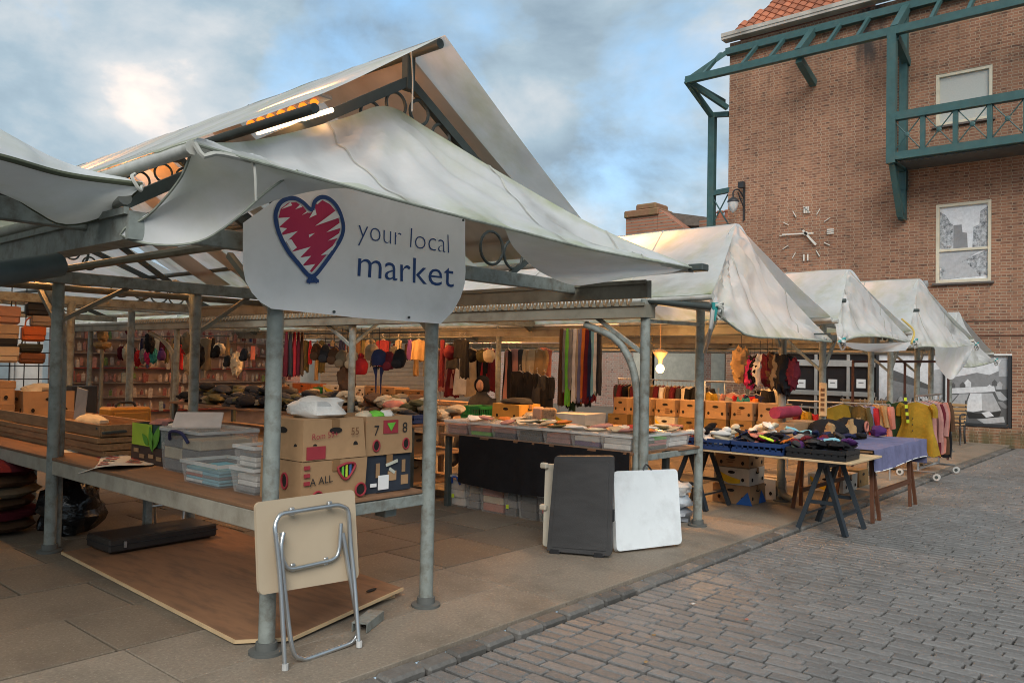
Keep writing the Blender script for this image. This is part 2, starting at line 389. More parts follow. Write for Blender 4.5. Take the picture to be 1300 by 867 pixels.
def sett_pts(l, w_, rnd):
    j = lambda a: rnd.uniform(-a, a)
    base = [(-l/2, -w_/2), (l/2, -w_/2), (l/2, w_/2), (-l/2, w_/2)]
    base = [(x+j(.004), y+j(.004)) for x, y in base]
    bot = [(x, y, -0.07) for x, y in base]; mid = [(x, y, -0.007+j(.002)) for x, y in base]
    top = [(x*(1-.014/l), y*(1-.014/w_), 0.0+j(.002)) for x, y in base]
    vs = bot+mid+top
    fs = [(8, 9, 10, 11)]+[(i, (i+1) % 4, 4+(i+1) % 4, 4+i) for i in range(4)]+[(4+i, 4+(i+1) % 4, 8+(i+1) % 4, 8+i) for i in range(4)]
    return vs, fs
rnd = random.Random(3)
variants = {}
LENS = (0.17, 0.195, 0.22, 0.25)
for k in LENS:
    for q in range(3):
        b = MB(); b.add(*sett_pts(k-.012, 0.083, rnd)); variants[(k, q)] = b.mesh('sett', SETT)
cand = []
nrow = 0; x = -3.2
while x < 18.1:
    y = KERB_Y-0.088
    off = rnd.uniform(-.01, .01)
    while y > -9.5:
        k = rnd.choice(LENS[:2] if y > KERB_Y-.1 else LENS); y -= k
        # camber: the street falls a little from the kerb channel then rises
        z = -0.055+0.012*min(1.6, max(0, -y-.8))+rnd.uniform(-.002, .002)
        cand.append((x+off+0.006*math.sin(y*2.2), y+k/2, z, k, rnd.randrange(3), rnd.uniform(-.007, .007), rnd.uniform(-.008, .008), rnd.uniform(-.014, .014)))
    x += rnd.uniform(0.094, 0.099); nrow += 1
def size_in_view(c):
    px, py, d = proj((c[0], c[1], c[2]))
    if d < 0.5 or not (-10 < px < 1310 and -10 < py < 885): return 0
    return 1/d
order = sorted(cand, key=size_in_view, reverse=True)
near = [c for c in order[:300] if size_in_view(c) > 0]; rest = order[len(near):]
for (x, y, z, k, q, a, b_, c_) in near:
    o = bpy.data.objects.new('sett', variants[(k, q)]); COL.objects.link(o); o.parent = street
    o.location = (x, y, z); o.rotation_euler = (a, b_, math.pi/2+c_)
sf = MB()
for (x, y, z, k, q, a, b_, c_) in rest:
    pv, pf = sett_pts(k-.012, 0.083, rnd); Q = Matrix.Rotation(math.pi/2+c_, 3, 'Z')@Matrix.Rotation(a, 3, 'X'); o_ = Vector((x, y, z))
    sf.add([o_+Q@Vector(p) for p in pv], pf)
tag(sf.build('sett_field', SETTF, street), kind='stuff')
# leaf and litter scraps on the setts
# kerb
KST = mat('dark kerb stone', (0.115, 0.11, 0.102), rough=0.6, var=0.3, scale=14, dirt=(0.06, 0.055, 0.045), dirt_amt=0.6, dirt_scale=5, bump=0.3, rand=0.25)
g = MB(); g.box((20, KERB_Y-0.03, -0.10), (80, 0.2, 0.06)); kerb = tag(g.build('kerb', GROUT), kind='structure')
x = -2.6; i = 0
while x < 17.5:
    l = rnd.uniform(.19, .29); b = MB(); b.cbox((0, 0, 0), (l-.014, 0.12+rnd.uniform(-.01, .01), 0.11), 0.016)
    o = b.build('kerb_stone', KST, kerb, smooth=False); o.location = (x+l/2, KERB_Y-0.02+rnd.uniform(-.008, .008), -0.074+rnd.uniform(-.006, .006)); o.rotation_euler = (0.10+rnd.uniform(-.03, .03), rnd.uniform(-.02, .02), rnd.uniform(-.015, .015)); x += l
# pavement
PAVJ = mat('pavement joint', (0.025, 0.02, 0.015), rough=0.95)
g = MB(); g.grid([[(-40, KERB_Y+.05, -0.018), (90, KERB_Y+.05, -0.018)], [(-40, 90, -0.018), (90, 90, -0.018)]])
pave = tag(g.build('pavement', PAVJ), kind='structure')
CONC = mat('worn concrete edging', (0.215, 0.18, 0.14), rough=0.8, var=0.22, scale=50, dirt=(0.10, 0.08, 0.06), dirt_amt=0.65, dirt_scale=1.5, speck=(.40, .35, .28), speck_amt=.4, speck_scale=70, bump=0.15, bump_scale=80, rand=0.08)
SLAB = mat('concrete paving slab', (0.155, 0.125, 0.092), rough=0.75, var=0.22, scale=55, dirt=(0.085, 0.065, 0.048), dirt_amt=0.6, dirt_scale=1.4, speck=(.34, .29, .23), speck_amt=.4, speck_scale=75, bump=0.12, bump_scale=90, rand=0.16)
x = -6.0
for (x0, x1) in ((-8, -3.4), (-3.4, -0.5), (-0.5, 1.9), (1.9, 5.3), (5.3, 8.6), (8.6, 11.9), (11.9, 15.2), (15.2, 18.1)):
    b = MB(); l = x1-x0-.008; b.cbox((0, 0, 0), (l, 0.60-.03, 0.04), 0.004); o = b.build('edging_slab', CONC, pave); o.location = ((x0+x1)/2, KERB_Y+.05+.285, -0.02+rnd.uniform(-.001, .001))
    b = MB(); b.cbox((0, 0, 0), (l, 0.63, 0.04), 0.004); o = b.build('edging_slab', CONC, pave); o.location = ((x0+x1)/2, KERB_Y+.05+.56+.325, -0.0205+rnd.uniform(-.001, .001))
smesh = {}
def slab(x, y, w_, h_):
    k = (round(w_, 2), round(h_, 2))
    if k not in smesh:
        b = MB(); b.cbox((0, 0, 0), (w_-.014, h_-.014, 0.04), 0.004); smesh[k] = b.mesh('paving_slab', SLAB)
    o = bpy.data.objects.new('paving_slab', smesh[k]); COL.objects.link(o); o.parent = pave
    o.location = (x, y, -0.02+rnd.uniform(-.0025, .0025)); o.rotation_euler = (rnd.uniform(-.002, .002), rnd.uniform(-.002, .002), 0)
row = 0; y0 = KERB_Y+.05+.56+.65
while y0 < 8.6:
    h_ = 0.74; x = -8.0+0.42*(row % 2)
    while x < 14:
        w_ = 0.83 if y0 < 5 else 1.25
        vis = proj((x+w_/2, y0+h_/2, 0))
        if vis[2] > .5 and -150 < vis[0] < 1300: slab(x+w_/2, y0+h_/2, w_, h_)
        x += w_
    y0 += h_; row += 1
b = MB(); b.grid([[(-40, y0, -0.004), (60, y0, -0.004)], [(-40, 60, -0.004), (60, 60, -0.004)]]); tag(b.build('inner_paving', SLAB, pave))

# ------------------------------------------------------------------ brick building at the end of the row
def brick_mat(name, c1, c2, mortar, scale=1.0, plane='YZ', dark=(0.05, 0.035, 0.03)):
    M = bpy.data.materials.new(name); M.use_nodes = True; t = M.node_tree; p = t.nodes['Principled BSDF']; lk = t.links.new
    tcn = t.nodes.new('ShaderNodeTexCoord'); sx = t.nodes.new('ShaderNodeSeparateXYZ'); cb = t.nodes.new('ShaderNodeCombineXYZ')
    lk(tcn.outputs['Object'], sx.inputs[0]); lk(sx.outputs['Y' if plane[0] == 'Y' else 'X'], cb.inputs[0]); lk(sx.outputs['Z'], cb.inputs[1])
    def bt(off, freq, bw, sq):
        b = t.nodes.new('ShaderNodeTexBrick'); b.offset = off; b.offset_frequency = freq; b.squash = sq; b.squash_frequency = 2
        b.inputs['Scale'].default_value = 1; b.inputs['Brick Width'].default_value = bw; b.inputs['Row Height'].default_value = 0.0755*scale; b.inputs['Mortar Size'].default_value = 0.009*scale
        b.inputs['Mortar Smooth'].default_value = 0.2; b.inputs['Bias'].default_value = -0.2
        b.inputs['Color1'].default_value = (*c1, 1); b.inputs['Color2'].default_value = (*c2, 1); b.inputs['Mortar'].default_value = (*mortar, 1)
        lk(cb.outputs[0], b.inputs['Vector']); return b
    b1 = bt(0.25, 2, 0.24*scale, 0.5)     # stretcher course over header course
    # odd burnt bricks and large stains
    ns = t.nodes.new('ShaderNodeTexNoise'); ns.inputs['Scale'].default_value = 0.55; ns.inputs['Detail'].default_value = 6; lk(tcn.outputs['Object'], ns.inputs['Vector'])
    mr = t.nodes.new('ShaderNodeMapRange'); mr.inputs['From Min'].default_value = 0.3; mr.inputs['From Max'].default_value = 0.7; mr.inputs['To Min'].default_value = 0.72; mr.inputs['To Max'].default_value = 1.2; lk(ns.outputs['Fac'], mr.inputs[0])
    wn = t.nodes.new('ShaderNodeTexNoise'); wn.inputs['Scale'].default_value = 9; wn.inputs['Detail'].default_value = 2
    ms = t.nodes.new('ShaderNodeMapping'); ms.inputs['Scale'].default_value = (1, 0.5, 1.5); lk(tcn.outputs['Object'], ms.inputs[0]); lk(ms.outputs[0], wn.inputs['Vector'])
    m2 = t.nodes.new('ShaderNodeMapRange'); m2.inputs['From Min'].default_value = 0.58; m2.inputs['From Max'].default_value = 0.66; m2.inputs['To Max'].default_value = 0.65; lk(wn.outputs['Fac'], m2.inputs[0])
    inv = t.nodes.new('ShaderNodeMath'); inv.operation = 'SUBTRACT'; inv.inputs[0].default_value = 1; lk(b1.outputs['Fac'], inv.inputs[1])
    mm = t.nodes.new('ShaderNodeMath'); mm.operation = 'MULTIPLY'; lk(m2.outputs[0], mm.inputs[0]); lk(inv.outputs[0], mm.inputs[1])
    mx_ = t.nodes.new('ShaderNodeMixRGB'); lk(mm.outputs[0], mx_.inputs[0]); lk(b1.outputs['Color'], mx_.inputs[1]); mx_.inputs[2].default_value = (*dark, 1)
    sc_ = t.nodes.new('ShaderNodeVectorMath'); sc_.operation = 'SCALE'; lk(mx_.outputs[0], sc_.inputs[0]); lk(mr.outputs[0], sc_.inputs['Scale'])
    fin = sc_.outputs[0]
    if name == 'red brown brick':
        # soot runs below the steel frame, damp and moss at the foot of the wall
        def rng(src, a, b, c, d):
            r_ = t.nodes.new('ShaderNodeMapRange'); r_.interpolation_type = 'SMOOTHSTEP'; r_.inputs[1].default_value = a; r_.inputs[2].default_value = b; r_.inputs[3].default_value = c; r_.inputs[4].default_value = d; lk(src, r_.inputs[0]); return r_.outputs[0]
        def mul(a, b):
            m_ = t.nodes.new('ShaderNodeMath'); m_.operation = 'MULTIPLY'; lk(a, m_.inputs[0])
            if isinstance(b, float): m_.inputs[1].default_value = b
            else: lk(b, m_.inputs[1])
            return m_.outputs[0]
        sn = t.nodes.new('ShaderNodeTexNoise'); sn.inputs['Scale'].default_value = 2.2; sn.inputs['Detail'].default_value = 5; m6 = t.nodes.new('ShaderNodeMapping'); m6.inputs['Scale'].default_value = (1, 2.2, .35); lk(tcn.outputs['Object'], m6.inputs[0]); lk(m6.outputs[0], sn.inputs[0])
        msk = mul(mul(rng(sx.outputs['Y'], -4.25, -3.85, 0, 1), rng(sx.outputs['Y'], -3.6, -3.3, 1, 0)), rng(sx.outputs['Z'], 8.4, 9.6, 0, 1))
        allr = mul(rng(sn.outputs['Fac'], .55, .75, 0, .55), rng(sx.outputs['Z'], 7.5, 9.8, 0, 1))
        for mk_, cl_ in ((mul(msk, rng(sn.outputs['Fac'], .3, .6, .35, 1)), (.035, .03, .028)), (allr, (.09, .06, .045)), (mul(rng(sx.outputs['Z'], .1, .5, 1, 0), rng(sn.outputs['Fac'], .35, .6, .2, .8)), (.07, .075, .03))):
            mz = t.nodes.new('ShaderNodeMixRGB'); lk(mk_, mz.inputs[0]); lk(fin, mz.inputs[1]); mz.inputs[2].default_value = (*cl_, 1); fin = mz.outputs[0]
    lk(fin, p.inputs['Base Color']); p.inputs['Roughness'].default_value = 0.9
    bp = t.nodes.new('ShaderNodeBump'); bp.inputs['Strength'].default_value = 0.6; bp.inputs['Distance'].default_value = 0.012; bp.invert = True
    lk(b1.outputs['Fac'], bp.inputs['Height']); lk(bp.outputs[0], p.inputs['Normal'])
    MATS[name] = M; return M
BRICK = brick_mat('red brown brick', (0.325, 0.16, 0.095), (0.20, 0.092, 0.058), (0.37, 0.28, 0.195), scale=.88)
BRICK2 = brick_mat('red brick house', (0.42, 0.15, 0.08), (0.28, 0.10, 0.06), (0.30, 0.2, 0.14), plane='XZ')
BX = 18.17; YC = 6.15; YR = -14.0; ZT = 10.6
bb = thing('brick_building', 'tall red brown brick building with green steel balcony behind the stalls', 'building', (BX, YC, 0))
CREAM = mat('cream painted wood', (0.62, 0.56, 0.43), rough=0.5, var=0.08, dirt=(0.4, 0.33, 0.22), dirt_amt=0.4, dirt_scale=4)
WGLASS = mat('net curtained glass', (0.46, 0.46, 0.42), rough=0.12, var=0.06, scale=30, spec=0.6)
holes = [(-0.24, 0.93, 7.33, 8.56), (-0.23, 0.91, 3.64, 5.49), (-0.64, 4.6, 0.36, 2.0)]
# wall with the window openings cut out: strips between the sorted edges
ys = sorted({YR, YC, *[a for h in holes for a in h[:2]]}); zs = sorted({0-.3, ZT, *[a for h in holes for a in h[2:]]})
wm = MB(); th = 0.3
for a, b_ in zip(ys, ys[1:]):
    for c, d in zip(zs, zs[1:]):
        my, mz = (a+b_)/2, (c+d)/2
        if any(h[0] < my < h[1] and h[2] < mz < h[3] for h in holes): continue
        wm.add([(BX, a, c), (BX, b_, c), (BX, b_, d), (BX, a, d)], [(0, 3, 2, 1)])
for h in holes:
    a, b_, c, d = h; e2 = BX+0.12
    wm.add([(BX, a, c), (BX, b_, c), (BX, b_, d), (BX, a, d), (e2, a, c), (e2, b_, c), (e2, b_, d), (e2, a, d)], [(0, 1, 5, 4), (1, 2, 6, 5), (2, 3, 7, 6), (3, 0, 4, 7)])
wm.add([(BX, YC, -.3), (BX+14, YC, -.3), (BX+14, YC, ZT), (BX, YC, ZT)], [(0, 1, 2, 3)])
wall = wm.build('wall', BRICK, bb)
s_ = MB()
for z in (2.75, 2.42, 1.2): s_.box((BX-0.004, (YR+YC)/2 if z > 2.1 else (YR-.75)/2, z), (0.03, (YC-YR-.02) if z > 2.1 else (-.75-YR), 0.025))
s_.build('string_course', mat('dark brick course', (0.16, 0.07, 0.045), rough=0.9), wall)
# eaves board, gutter and pantile roof
gt = MB(); gt.box((BX-.11, (YR+YC+.14)/2, ZT+.10), (0.30, YC+.14-YR, 0.11)); gt.box((BX-.22, (YR+YC+.14)/2, ZT+.17), (0.12, YC+.14-YR, 0.1))
gt.build('gutter', mat('pale gutter', (0.46, 0.42, 0.37), rough=0.6, var=0.2, dirt=(0.1, 0.09, 0.07), dirt_amt=0.7, dirt_scale=1.5), bb)
PANT = mat('orange pantile', (0.35, 0.115, 0.055), rough=0.75, var=0.25, scale=6, dirt=(0.10, 0.06, 0.04), dirt_amt=0.6, dirt_scale=3, rand=0.3)
rf = MB(); ang = R(42); ry0, rz0 = BX-.2, ZT+.2
rl = 6.0
rf.add([(ry0, YR, rz0), (ry0, YC-.1, rz0), (ry0+rl*math.cos(ang), YC-.1-2.6, rz0+rl*math.sin(ang)), (ry0+rl*math.cos(ang), YR, rz0+rl*math.sin(ang))], [(0, 3, 2, 1)])
rf.add([(ry0, YC-.1, rz0), (ry0+12, YC-.1, rz0), (ry0+rl*math.cos(ang), YC-.1-2.6, rz0+rl*math.sin(ang))], [(0, 1, 2)])
roof = rf.build('roof', mat('roof underlay tile', (0.2, 0.07, 0.04), rough=0.9), bb)
tm = MB(); nw = 9; tw = 0.26; tl = 0.34
prof = [(-tw/2+tw*i/(nw-1), 0.035*math.sin(2*math.pi*(i/(nw-1)))) for i in range(nw)]
tm.grid([[(u, 0, z+.055) for u, z in prof], [(u, tl, z+.025) for u, z in prof]])
tm.grid([[(u, 0, z+.03) for u, z in prof], [(u, 0, z+.055) for u, z in prof]])
tmesh = tm.mesh('pantile', PANT, smooth=True)
nt_ = 0
sdir = Vector((math.cos(ang), 0, math.sin(ang))); rot = Matrix((Vector((0, -1, 0)), sdir, Vector((0, -1, 0)).cross(sdir))).transposed()
for r_ in range(8):
    for c in range(40):
        y = YC-.25-tw*.5-c*tw; lim = YC-.1-(r_*0.3/rl)*2.6
        p = Vector((ry0, y, rz0))+sdir*(r_*0.3-0.04)
        px = proj(p)
        if y > lim-.1 or not (900 < px[0] < 1330 and px[1] > -25): continue
        o = bpy.data.objects.new('pantile', tmesh); COL.objects.link(o); o.parent = roof; nt_ += 1
        o.matrix_local = Matrix.Translation(p-ORG['brick_building'])@rot.to_4x4()
# windows
def sash(y0, y1, z0, z1, rails, pane_mats, name='window'):
    f = MB(); e2 = BX+0.05; t_ = 0.075
    f.cbox((e2, y0+t_/2, (z0+z1)/2), (0.09, t_, z1-z0-.004)); f.cbox((e2, y1-t_/2, (z0+z1)/2), (0.09, t_, z1-z0-.004))
    f.cbox((e2, (y0+y1)/2, z1-t_/2), (0.084, y1-y0-.006, t_)); f.cbox((e2, (y0+y1)/2, z0+t_/2), (0.084, y1-y0-.006, t_))
    for z in rails: f.cbox((e2, (y0+y1)/2, z), (0.076, y1-y0-2*t_+.02, 0.06))
    wo = f.build(name, CREAM, bb)
    zz = [z0+t_, *rails, z1-t_]
    for k, (a, b_) in enumerate(zip(zz, zz[1:])):
        q = MB(); q.box((e2+.02, (y0+y1)/2, (a+b_)/2), (0.01, y1-y0-2*t_+.01, b_-a)); q.build('pane', pane_mats[k], wo)
    sl_ = MB(); sl_.cbox((BX-.01, (y0+y1)/2, z0-.025), (0.12, y1-y0+.12, 0.05)); sl_.build('sill', mat('dark sill', (0.12, 0.1, 0.09), rough=0.8), wo)
    return wo
def photo_mat(name, seed):
    """grey old photograph print"""
    M = bpy.data.materials.new(name); M.use_nodes = True; t = M.node_tree; p = t.nodes['Principled BSDF']; lk = t.links.new
    tcn = t.nodes.new('ShaderNodeTexCoord'); mpn = t.nodes.new('ShaderNodeMapping'); mpn.inputs['Location'].default_value = (seed, seed*2, 0); lk(tcn.outputs['Object'], mpn.inputs[0])
    ns = t.nodes.new('ShaderNodeTexNoise'); ns.inputs['Scale'].default_value = 11; ns.inputs['Detail'].default_value = 9; ns.inputs['Roughness'].default_value = 0.75; lk(mpn.outputs[0], ns.inputs[0])
    r_ = t.nodes.new('ShaderNodeValToRGB'); r_.color_ramp.elements[0].position = 0.36; r_.color_ramp.elements[0].color = (0.06, 0.065, 0.07, 1); r_.color_ramp.elements[1].position = 0.64; r_.color_ramp.elements[1].color = (0.62, 0.64, 0.66, 1)
    lk(ns.outputs['Fac'], r_.inputs[0]); lk(r_.outputs[0], p.inputs['Base Color']); p.inputs['Roughness'].default_value = 0.35
    MATS[name] = M; return M
GR = [mat('print grey %d' % i, (v, v*1.02, v*1.05), rough=0.4, var=0.15, scale=9, dirt=(v*.55, v*.55, v*.57), dirt_amt=0.3, dirt_scale=16) for i, v in enumerate((0.035, 0.11, 0.24, 0.42, 0.68))]
PHOTO = photo_mat('old photograph print', 2.0)
sash(-0.24, 0.93, 7.33, 8.56, [], [WGLASS])
sash(-0.23, 0.91, 3.64, 5.49, [4.40], [GR[4], GR[4]])
# printed street view in the lower window
pr = thing('photo_print', 'old grey street photograph filling the lower cream framed window', 'poster', (BX+.05, .34, 4.5))
def flat(b, pts, x): b.add([(x, y, z) for y, z in pts], [tuple(range(len(pts)))])
base = MB(); base.box((BX+.058, .34, 4.52), (0.006, 0.98, 1.70)); base.build('sheet', GR[4], pr)
q = MB(); flat(q, [(.83, 4.44), (.83, 5.32), (.70, 5.22), (.60, 5.02), (.56, 5.0), (.56, 4.44)], BX+.052); flat(q, [(-.15, 4.44), (-.15, 5.35), (0.0, 5.25), (.02, 4.95), (.14, 4.9), (.16, 4.44)], BX+.052)
q.build('dark_houses', PHOTO, pr)
q = MB(); flat(q, [(.55, 4.44), (.55, 4.98), (.38, 4.98), (.36, 4.8), (.27, 4.78), (.25, 4.44)], BX+.0515); q.build('grey_houses', GR[2], pr)
q = MB(); flat(q, [(.83, 3.95), (.3, 4.18), (-.15, 4.36), (-.15, 3.78), (.83, 3.72)], BX+.0515); q.build('street_view', PHOTO, pr)
q = MB(); flat(q, [(.83, 3.73), (.6, 4.05), (.30, 4.12), (0.0, 3.78)], BX+.051); q.build('pale_road', GR[3], pr)
q = MB(); flat(q, [(.84, 4.36), (-.02, 4.36), (.70, 3.93), (.84, 4.02)], BX+.046); q.build('peeling_corner', GR[3], pr)
# big window murals and dark shop front at street level
FRM = mat('dark shopfront frame', (0.03, 0.032, 0.035), rough=0.5)
mu = thing('photo_mural', 'large old photograph of market tents on the ground floor window', 'mural', (BX+.05, .05, .36))
yy = lambda px, py: tuple(P(px, py, X=BX+.065))[1:]
def mflat(own, name, pts, m_, dx=0.0):
    q = MB(); flat(q, [yy(*p) for p in pts], BX+.066-dx); q.build(name, m_, own)
def sheet(own, y0, y1):
    q = MB(); q.box((BX+.08, (y0+y1)/2, 1.18), (0.02, y1-y0, 1.6)); q.build('sheet', GR[4], own)
sheet(mu, -.58, .70)
q = MB(); q.cbox((BX+.06, -.62+.03, 1.18), (0.1, 0.07, 1.63)); q.build('frame', FRM, mu)
q = MB(); q.cbox((BX+.04, .05, 1.985), (0.1, 1.38, 0.04)); q.build('white_head', mat('white trim', (0.75, 0.75, 0.73)), mu)
rm = random.Random(5)
mflat(mu, 'far_houses', [(1204, 483), (1214, 478), (1226, 476), (1240, 473), (1256, 476), (1270, 470), (1280, 470), (1280, 500), (1204, 500)], GR[2])
x = 1206
while x < 1276:
    w_ = rm.uniform(5, 10); h_ = rm.uniform(6, 12); y_ = rm.uniform(484, 492); m_ = rm.choice((1, 2, 3, 4, 1))
    mflat(mu, 'house', [(x, y_), (x+w_/2, y_-h_*.5), (x+w_, y_), (x+w_, y_+h_*.7), (x, y_+h_*.7)], GR[m_], .001+.0003*rm.random()); x += w_*.8
mflat(mu, 'church', [(1268, 463), (1272, 456), (1280, 456), (1280, 478), (1268, 478)], GR[3], .0016)
mflat(mu, 'ground_dark', [(1204, 496), (1280, 494), (1280, 540), (1204, 540)], GR[1], .002)
mflat(mu, 'long_tent', [(1204, 493), (1262, 490), (1264, 497), (1204, 500)], GR[4], .003)
for (a0, a1, b0, b1, yt, yb, g_) in ((1204, 1216, 1196, 1208, 501, 511, 3), (1218, 1230, 1206, 1224, 500, 516, 3), (1232, 1246, 1224, 1247, 499, 522, 4), (1246, 1260, 1247, 1271, 499, 522, 3), (1263, 1270, 1268, 1280, 497, 508, 3), (1266, 1273, 1272, 1281, 510, 518, 2)):
    mflat(mu, 'tent', [(max(a0, 1204), yt), (a1, yt), (b1, yb-1), ((b0+b1)/2, yb+1), (max(b0, 1204), yb-1)], GR[g_], .004)
mflat(mu, 'tent_shadow', [(1226, 523), (1247, 525), (1271, 522), (1268, 531), (1230, 531)], GR[0], .0035)
mflat(mu, 'stall_front', [(1240, 532), (1274, 529), (1276, 536), (1250, 538)], GR[3], .005); mflat(mu, 'goods', [(1246, 524), (1256, 522), (1262, 528), (1252, 530)], GR[4], .0045)
mu2 = thing('photo_mural', 'old photograph of a crowd by a long roof, seen between stall posts', 'mural', (BX+.05, 1.45, .36)); sheet(mu2, .74, 2.16)
mflat(mu2, 'long_roof', [(1130, 468), (1150, 476), (1180, 489), (1178, 494), (1130, 482)], GR[1])
mflat(mu2, 'shop_side', [(1130, 482), (1178, 494), (1178, 512), (1130, 512)], GR[2], .0005)
mflat(mu2, 'house', [(1184, 470), (1196, 468), (1200, 500), (1184, 500)], GR[3], .001)
for k in range(34):
    x = rm.uniform(1116, 1200); y_ = rm.uniform(500, 512); h_ = rm.uniform(14, 22)
    mflat(mu2, 'standing_figure', [(x-2.5, y_+h_), (x-2.8, y_+3), (x-1, y_), (x+1, y_), (x+2.8, y_+3), (x+2.5, y_+h_)], GR[rm.choice((0, 1, 1, 2, 3, 4))], .0015+.00005*k)
q = MB(); q.cbox((BX+.06, 2.19, 1.18), (0.1, 0.06, 1.63)); q.build('frame', FRM, mu2); q = MB(); q.cbox((BX+.06, .72, 1.18), (.08, .04, 1.6)); q.build('frame', FRM, mu2)
q = MB(); q.cbox((BX+.03, .8, .40), (0.1, 2.75, 0.07)); q.build('base_rail', FRM, mu2)
sh = thing('notice_window', 'dark shop window with white notices beside the grey photo murals', 'shop window', (BX+.05, 3.4, .36))
q = MB(); q.box((BX+.09, 3.41, 1.18), (0.02, 2.36, 1.62)); q.build('dark_board', mat('dark window board', (0.018, 0.018, 0.02), rough=0.3), sh)
for k, px in enumerate((1017, 1057, 1093)):
    y_, z_ = yy(px, 487); q = MB(); q.box((BX+.074, y_, z_), (0.006, .22, .22)); n_ = q.build('notice', mat('white paper', (0.75, 0.75, 0.74), rough=0.8, var=.04), sh)
    q = MB(); q.box((BX+.069, y_, z_+.02), (0.004, .12, .03)); q.build('print_line', GR[2], n_)
LGF = mat('pale grey frame', (0.34, 0.33, 0.31), rough=0.6)
for px in (1036, 1077, 1104): y_ = yy(px, 487)[0]; q = MB(); q.cbox((BX+.05, y_, 1.18), (0.06, 0.07, 1.6)); q.build('mullion', LGF, sh)
for z_, h_ in ((.98, .12), (1.74, .16), (.60, .05)): q = MB(); q.cbox((BX+.045, 3.41, z_), (0.06, 2.34, h_)); q.build('transom', LGF, sh)
# steel canopy frame and balcony fixed to the wall
TEAL = mat('teal painted steel', (0.04, 0.098, 0.098), rough=0.5, var=0.2, dirt=(0.08, 0.10, 0.09), dirt_amt=0.4, dirt_scale=4)
FXo = BX-1.07
def tb(name, segs, w_=.1, par=None):
    q = MB()
    for a, b_ in segs: q.bar(a, b_, w_, w_*1.15)
    return q.build(name, TEAL, par or bb)
zt = 9.42; zi = 10.33
tb('top_rail', [((FXo, 6.9, zt), (FXo, YR, zt))], .16)
tb('wall_rail', [((BX-.1, 6.2, zi), (BX-.1, YR, zi))], .16)
for k, y in enumerate([6.05+.35, 5.3, 4.55, 3.8, 3.1, 2.4, 1.55, .8, .05, -.7, -1.45]):
    big = k in (3, 6)
    tb('rafter_bar', [((FXo, y, zt+.05), (BX-.05, y, zi+.02))], .16 if big else .08)
    if big: tb('gusset', [((FXo+.05, y, zt-.12), (BX-.02, y, zt-.45))], .16)
tb('corner_bar', [((FXo, 6.9, zt), (BX-.1, 6.2, zi)), ((FXo, 6.9, zt), (BX+1.2, 6.9, zt)), ((BX+.0, 6.2, zt-.62), (FXo, 6.9, zt))], .11)
tb('column', [((FXo, 1.6, zt), (FXo, 1.6, 6.35))], .17); tb('column', [((BX-.12, 1.6, zi), (BX-.12, 1.6, 5.9))], .15)
tb('bracket', [((FXo+.04, 1.6, 6.45), (BX-.3, 1.6, 5.25)), ((FXo, 1.6, 6.4), (BX, 1.6, 6.4)), ((BX-.3, 1.6, 5.25), (BX-.02, 1.6, 5.25)), ((BX-.12, 1.6, 5.95), (BX-.12, 1.6, 5.22))], .13)
tb('balcony_rail', [((FXo, 1.6, 7.42), (FXo, YR, 7.42))], .16); tb('balcony_rail', [((FXo, 1.6, 6.5), (FXo, YR, 6.5))], .15)
y = 1.6
for k in range(6):
    y2 = y-.66; tb('baluster', [((FXo, y2, 7.4), (FXo, y2, 6.5))], .085)
    q = MB(); q.tube([(FXo, y, 7.38), (FXo, y2, 6.55)], .014, 6); q.tube([(FXo, y2, 7.38), (FXo, y, 6.55)], .014, 6); q.blob((FXo, (y+y2)/2, 6.97), (.05, .12, .12), 1, 0, 10, 6); q.build('cross_wire', TEAL, bb)
    y = y2
q = MB(); q.box(((FXo+BX)/2+.05, (1.5+YR)/2, 6.42), (0.95, 1.5-YR, 0.05))
for k in range(30): q.box((FXo+.08, 1.45-.12*k, 6.38), (0.03, .05, .03))
q.build('balcony_floor', mat('grating', (0.10, 0.11, 0.11), rough=0.7), bb)
# far side balcony beyond the corner
tb('column', [((BX+.2, 6.75, 8.8), (BX+.2, 6.75, 5.2))], .17)
tb('corner_bar', [((BX+.2, 6.75, 8.75), (BX+.1, 6.2, 8.65)), ((BX+.2, 6.75, 8.7), (FXo, 6.9, zt)), ((BX+.2, 6.75, 6.5), (BX+.05, 6.1, 6.5)), ((BX+.2, 6.75, 5.4), (BX+.05, 6.1, 5.5)), ((BX+.2, 6.75, 5.3), (BX+.1, 6.2, 4.9))], .12)
q = MB(); q.tube([(BX+.2, 6.72, 6.4), (BX+.1, 6.2, 5.6)], .02, 6); q.tube([(BX+.1, 6.2, 6.4), (BX+.2, 6.72, 5.6)], .02, 6); q.build('cross_wire', TEAL, bb)
# vent and small camera
q = MB(); q.lathe([(.05, 0), (.07, .08), (.05, .16)], (BX-.1, 1.1, 3.55), 10); q.build('vent', mat('grey vent', (0.25, 0.25, 0.25)), bb)
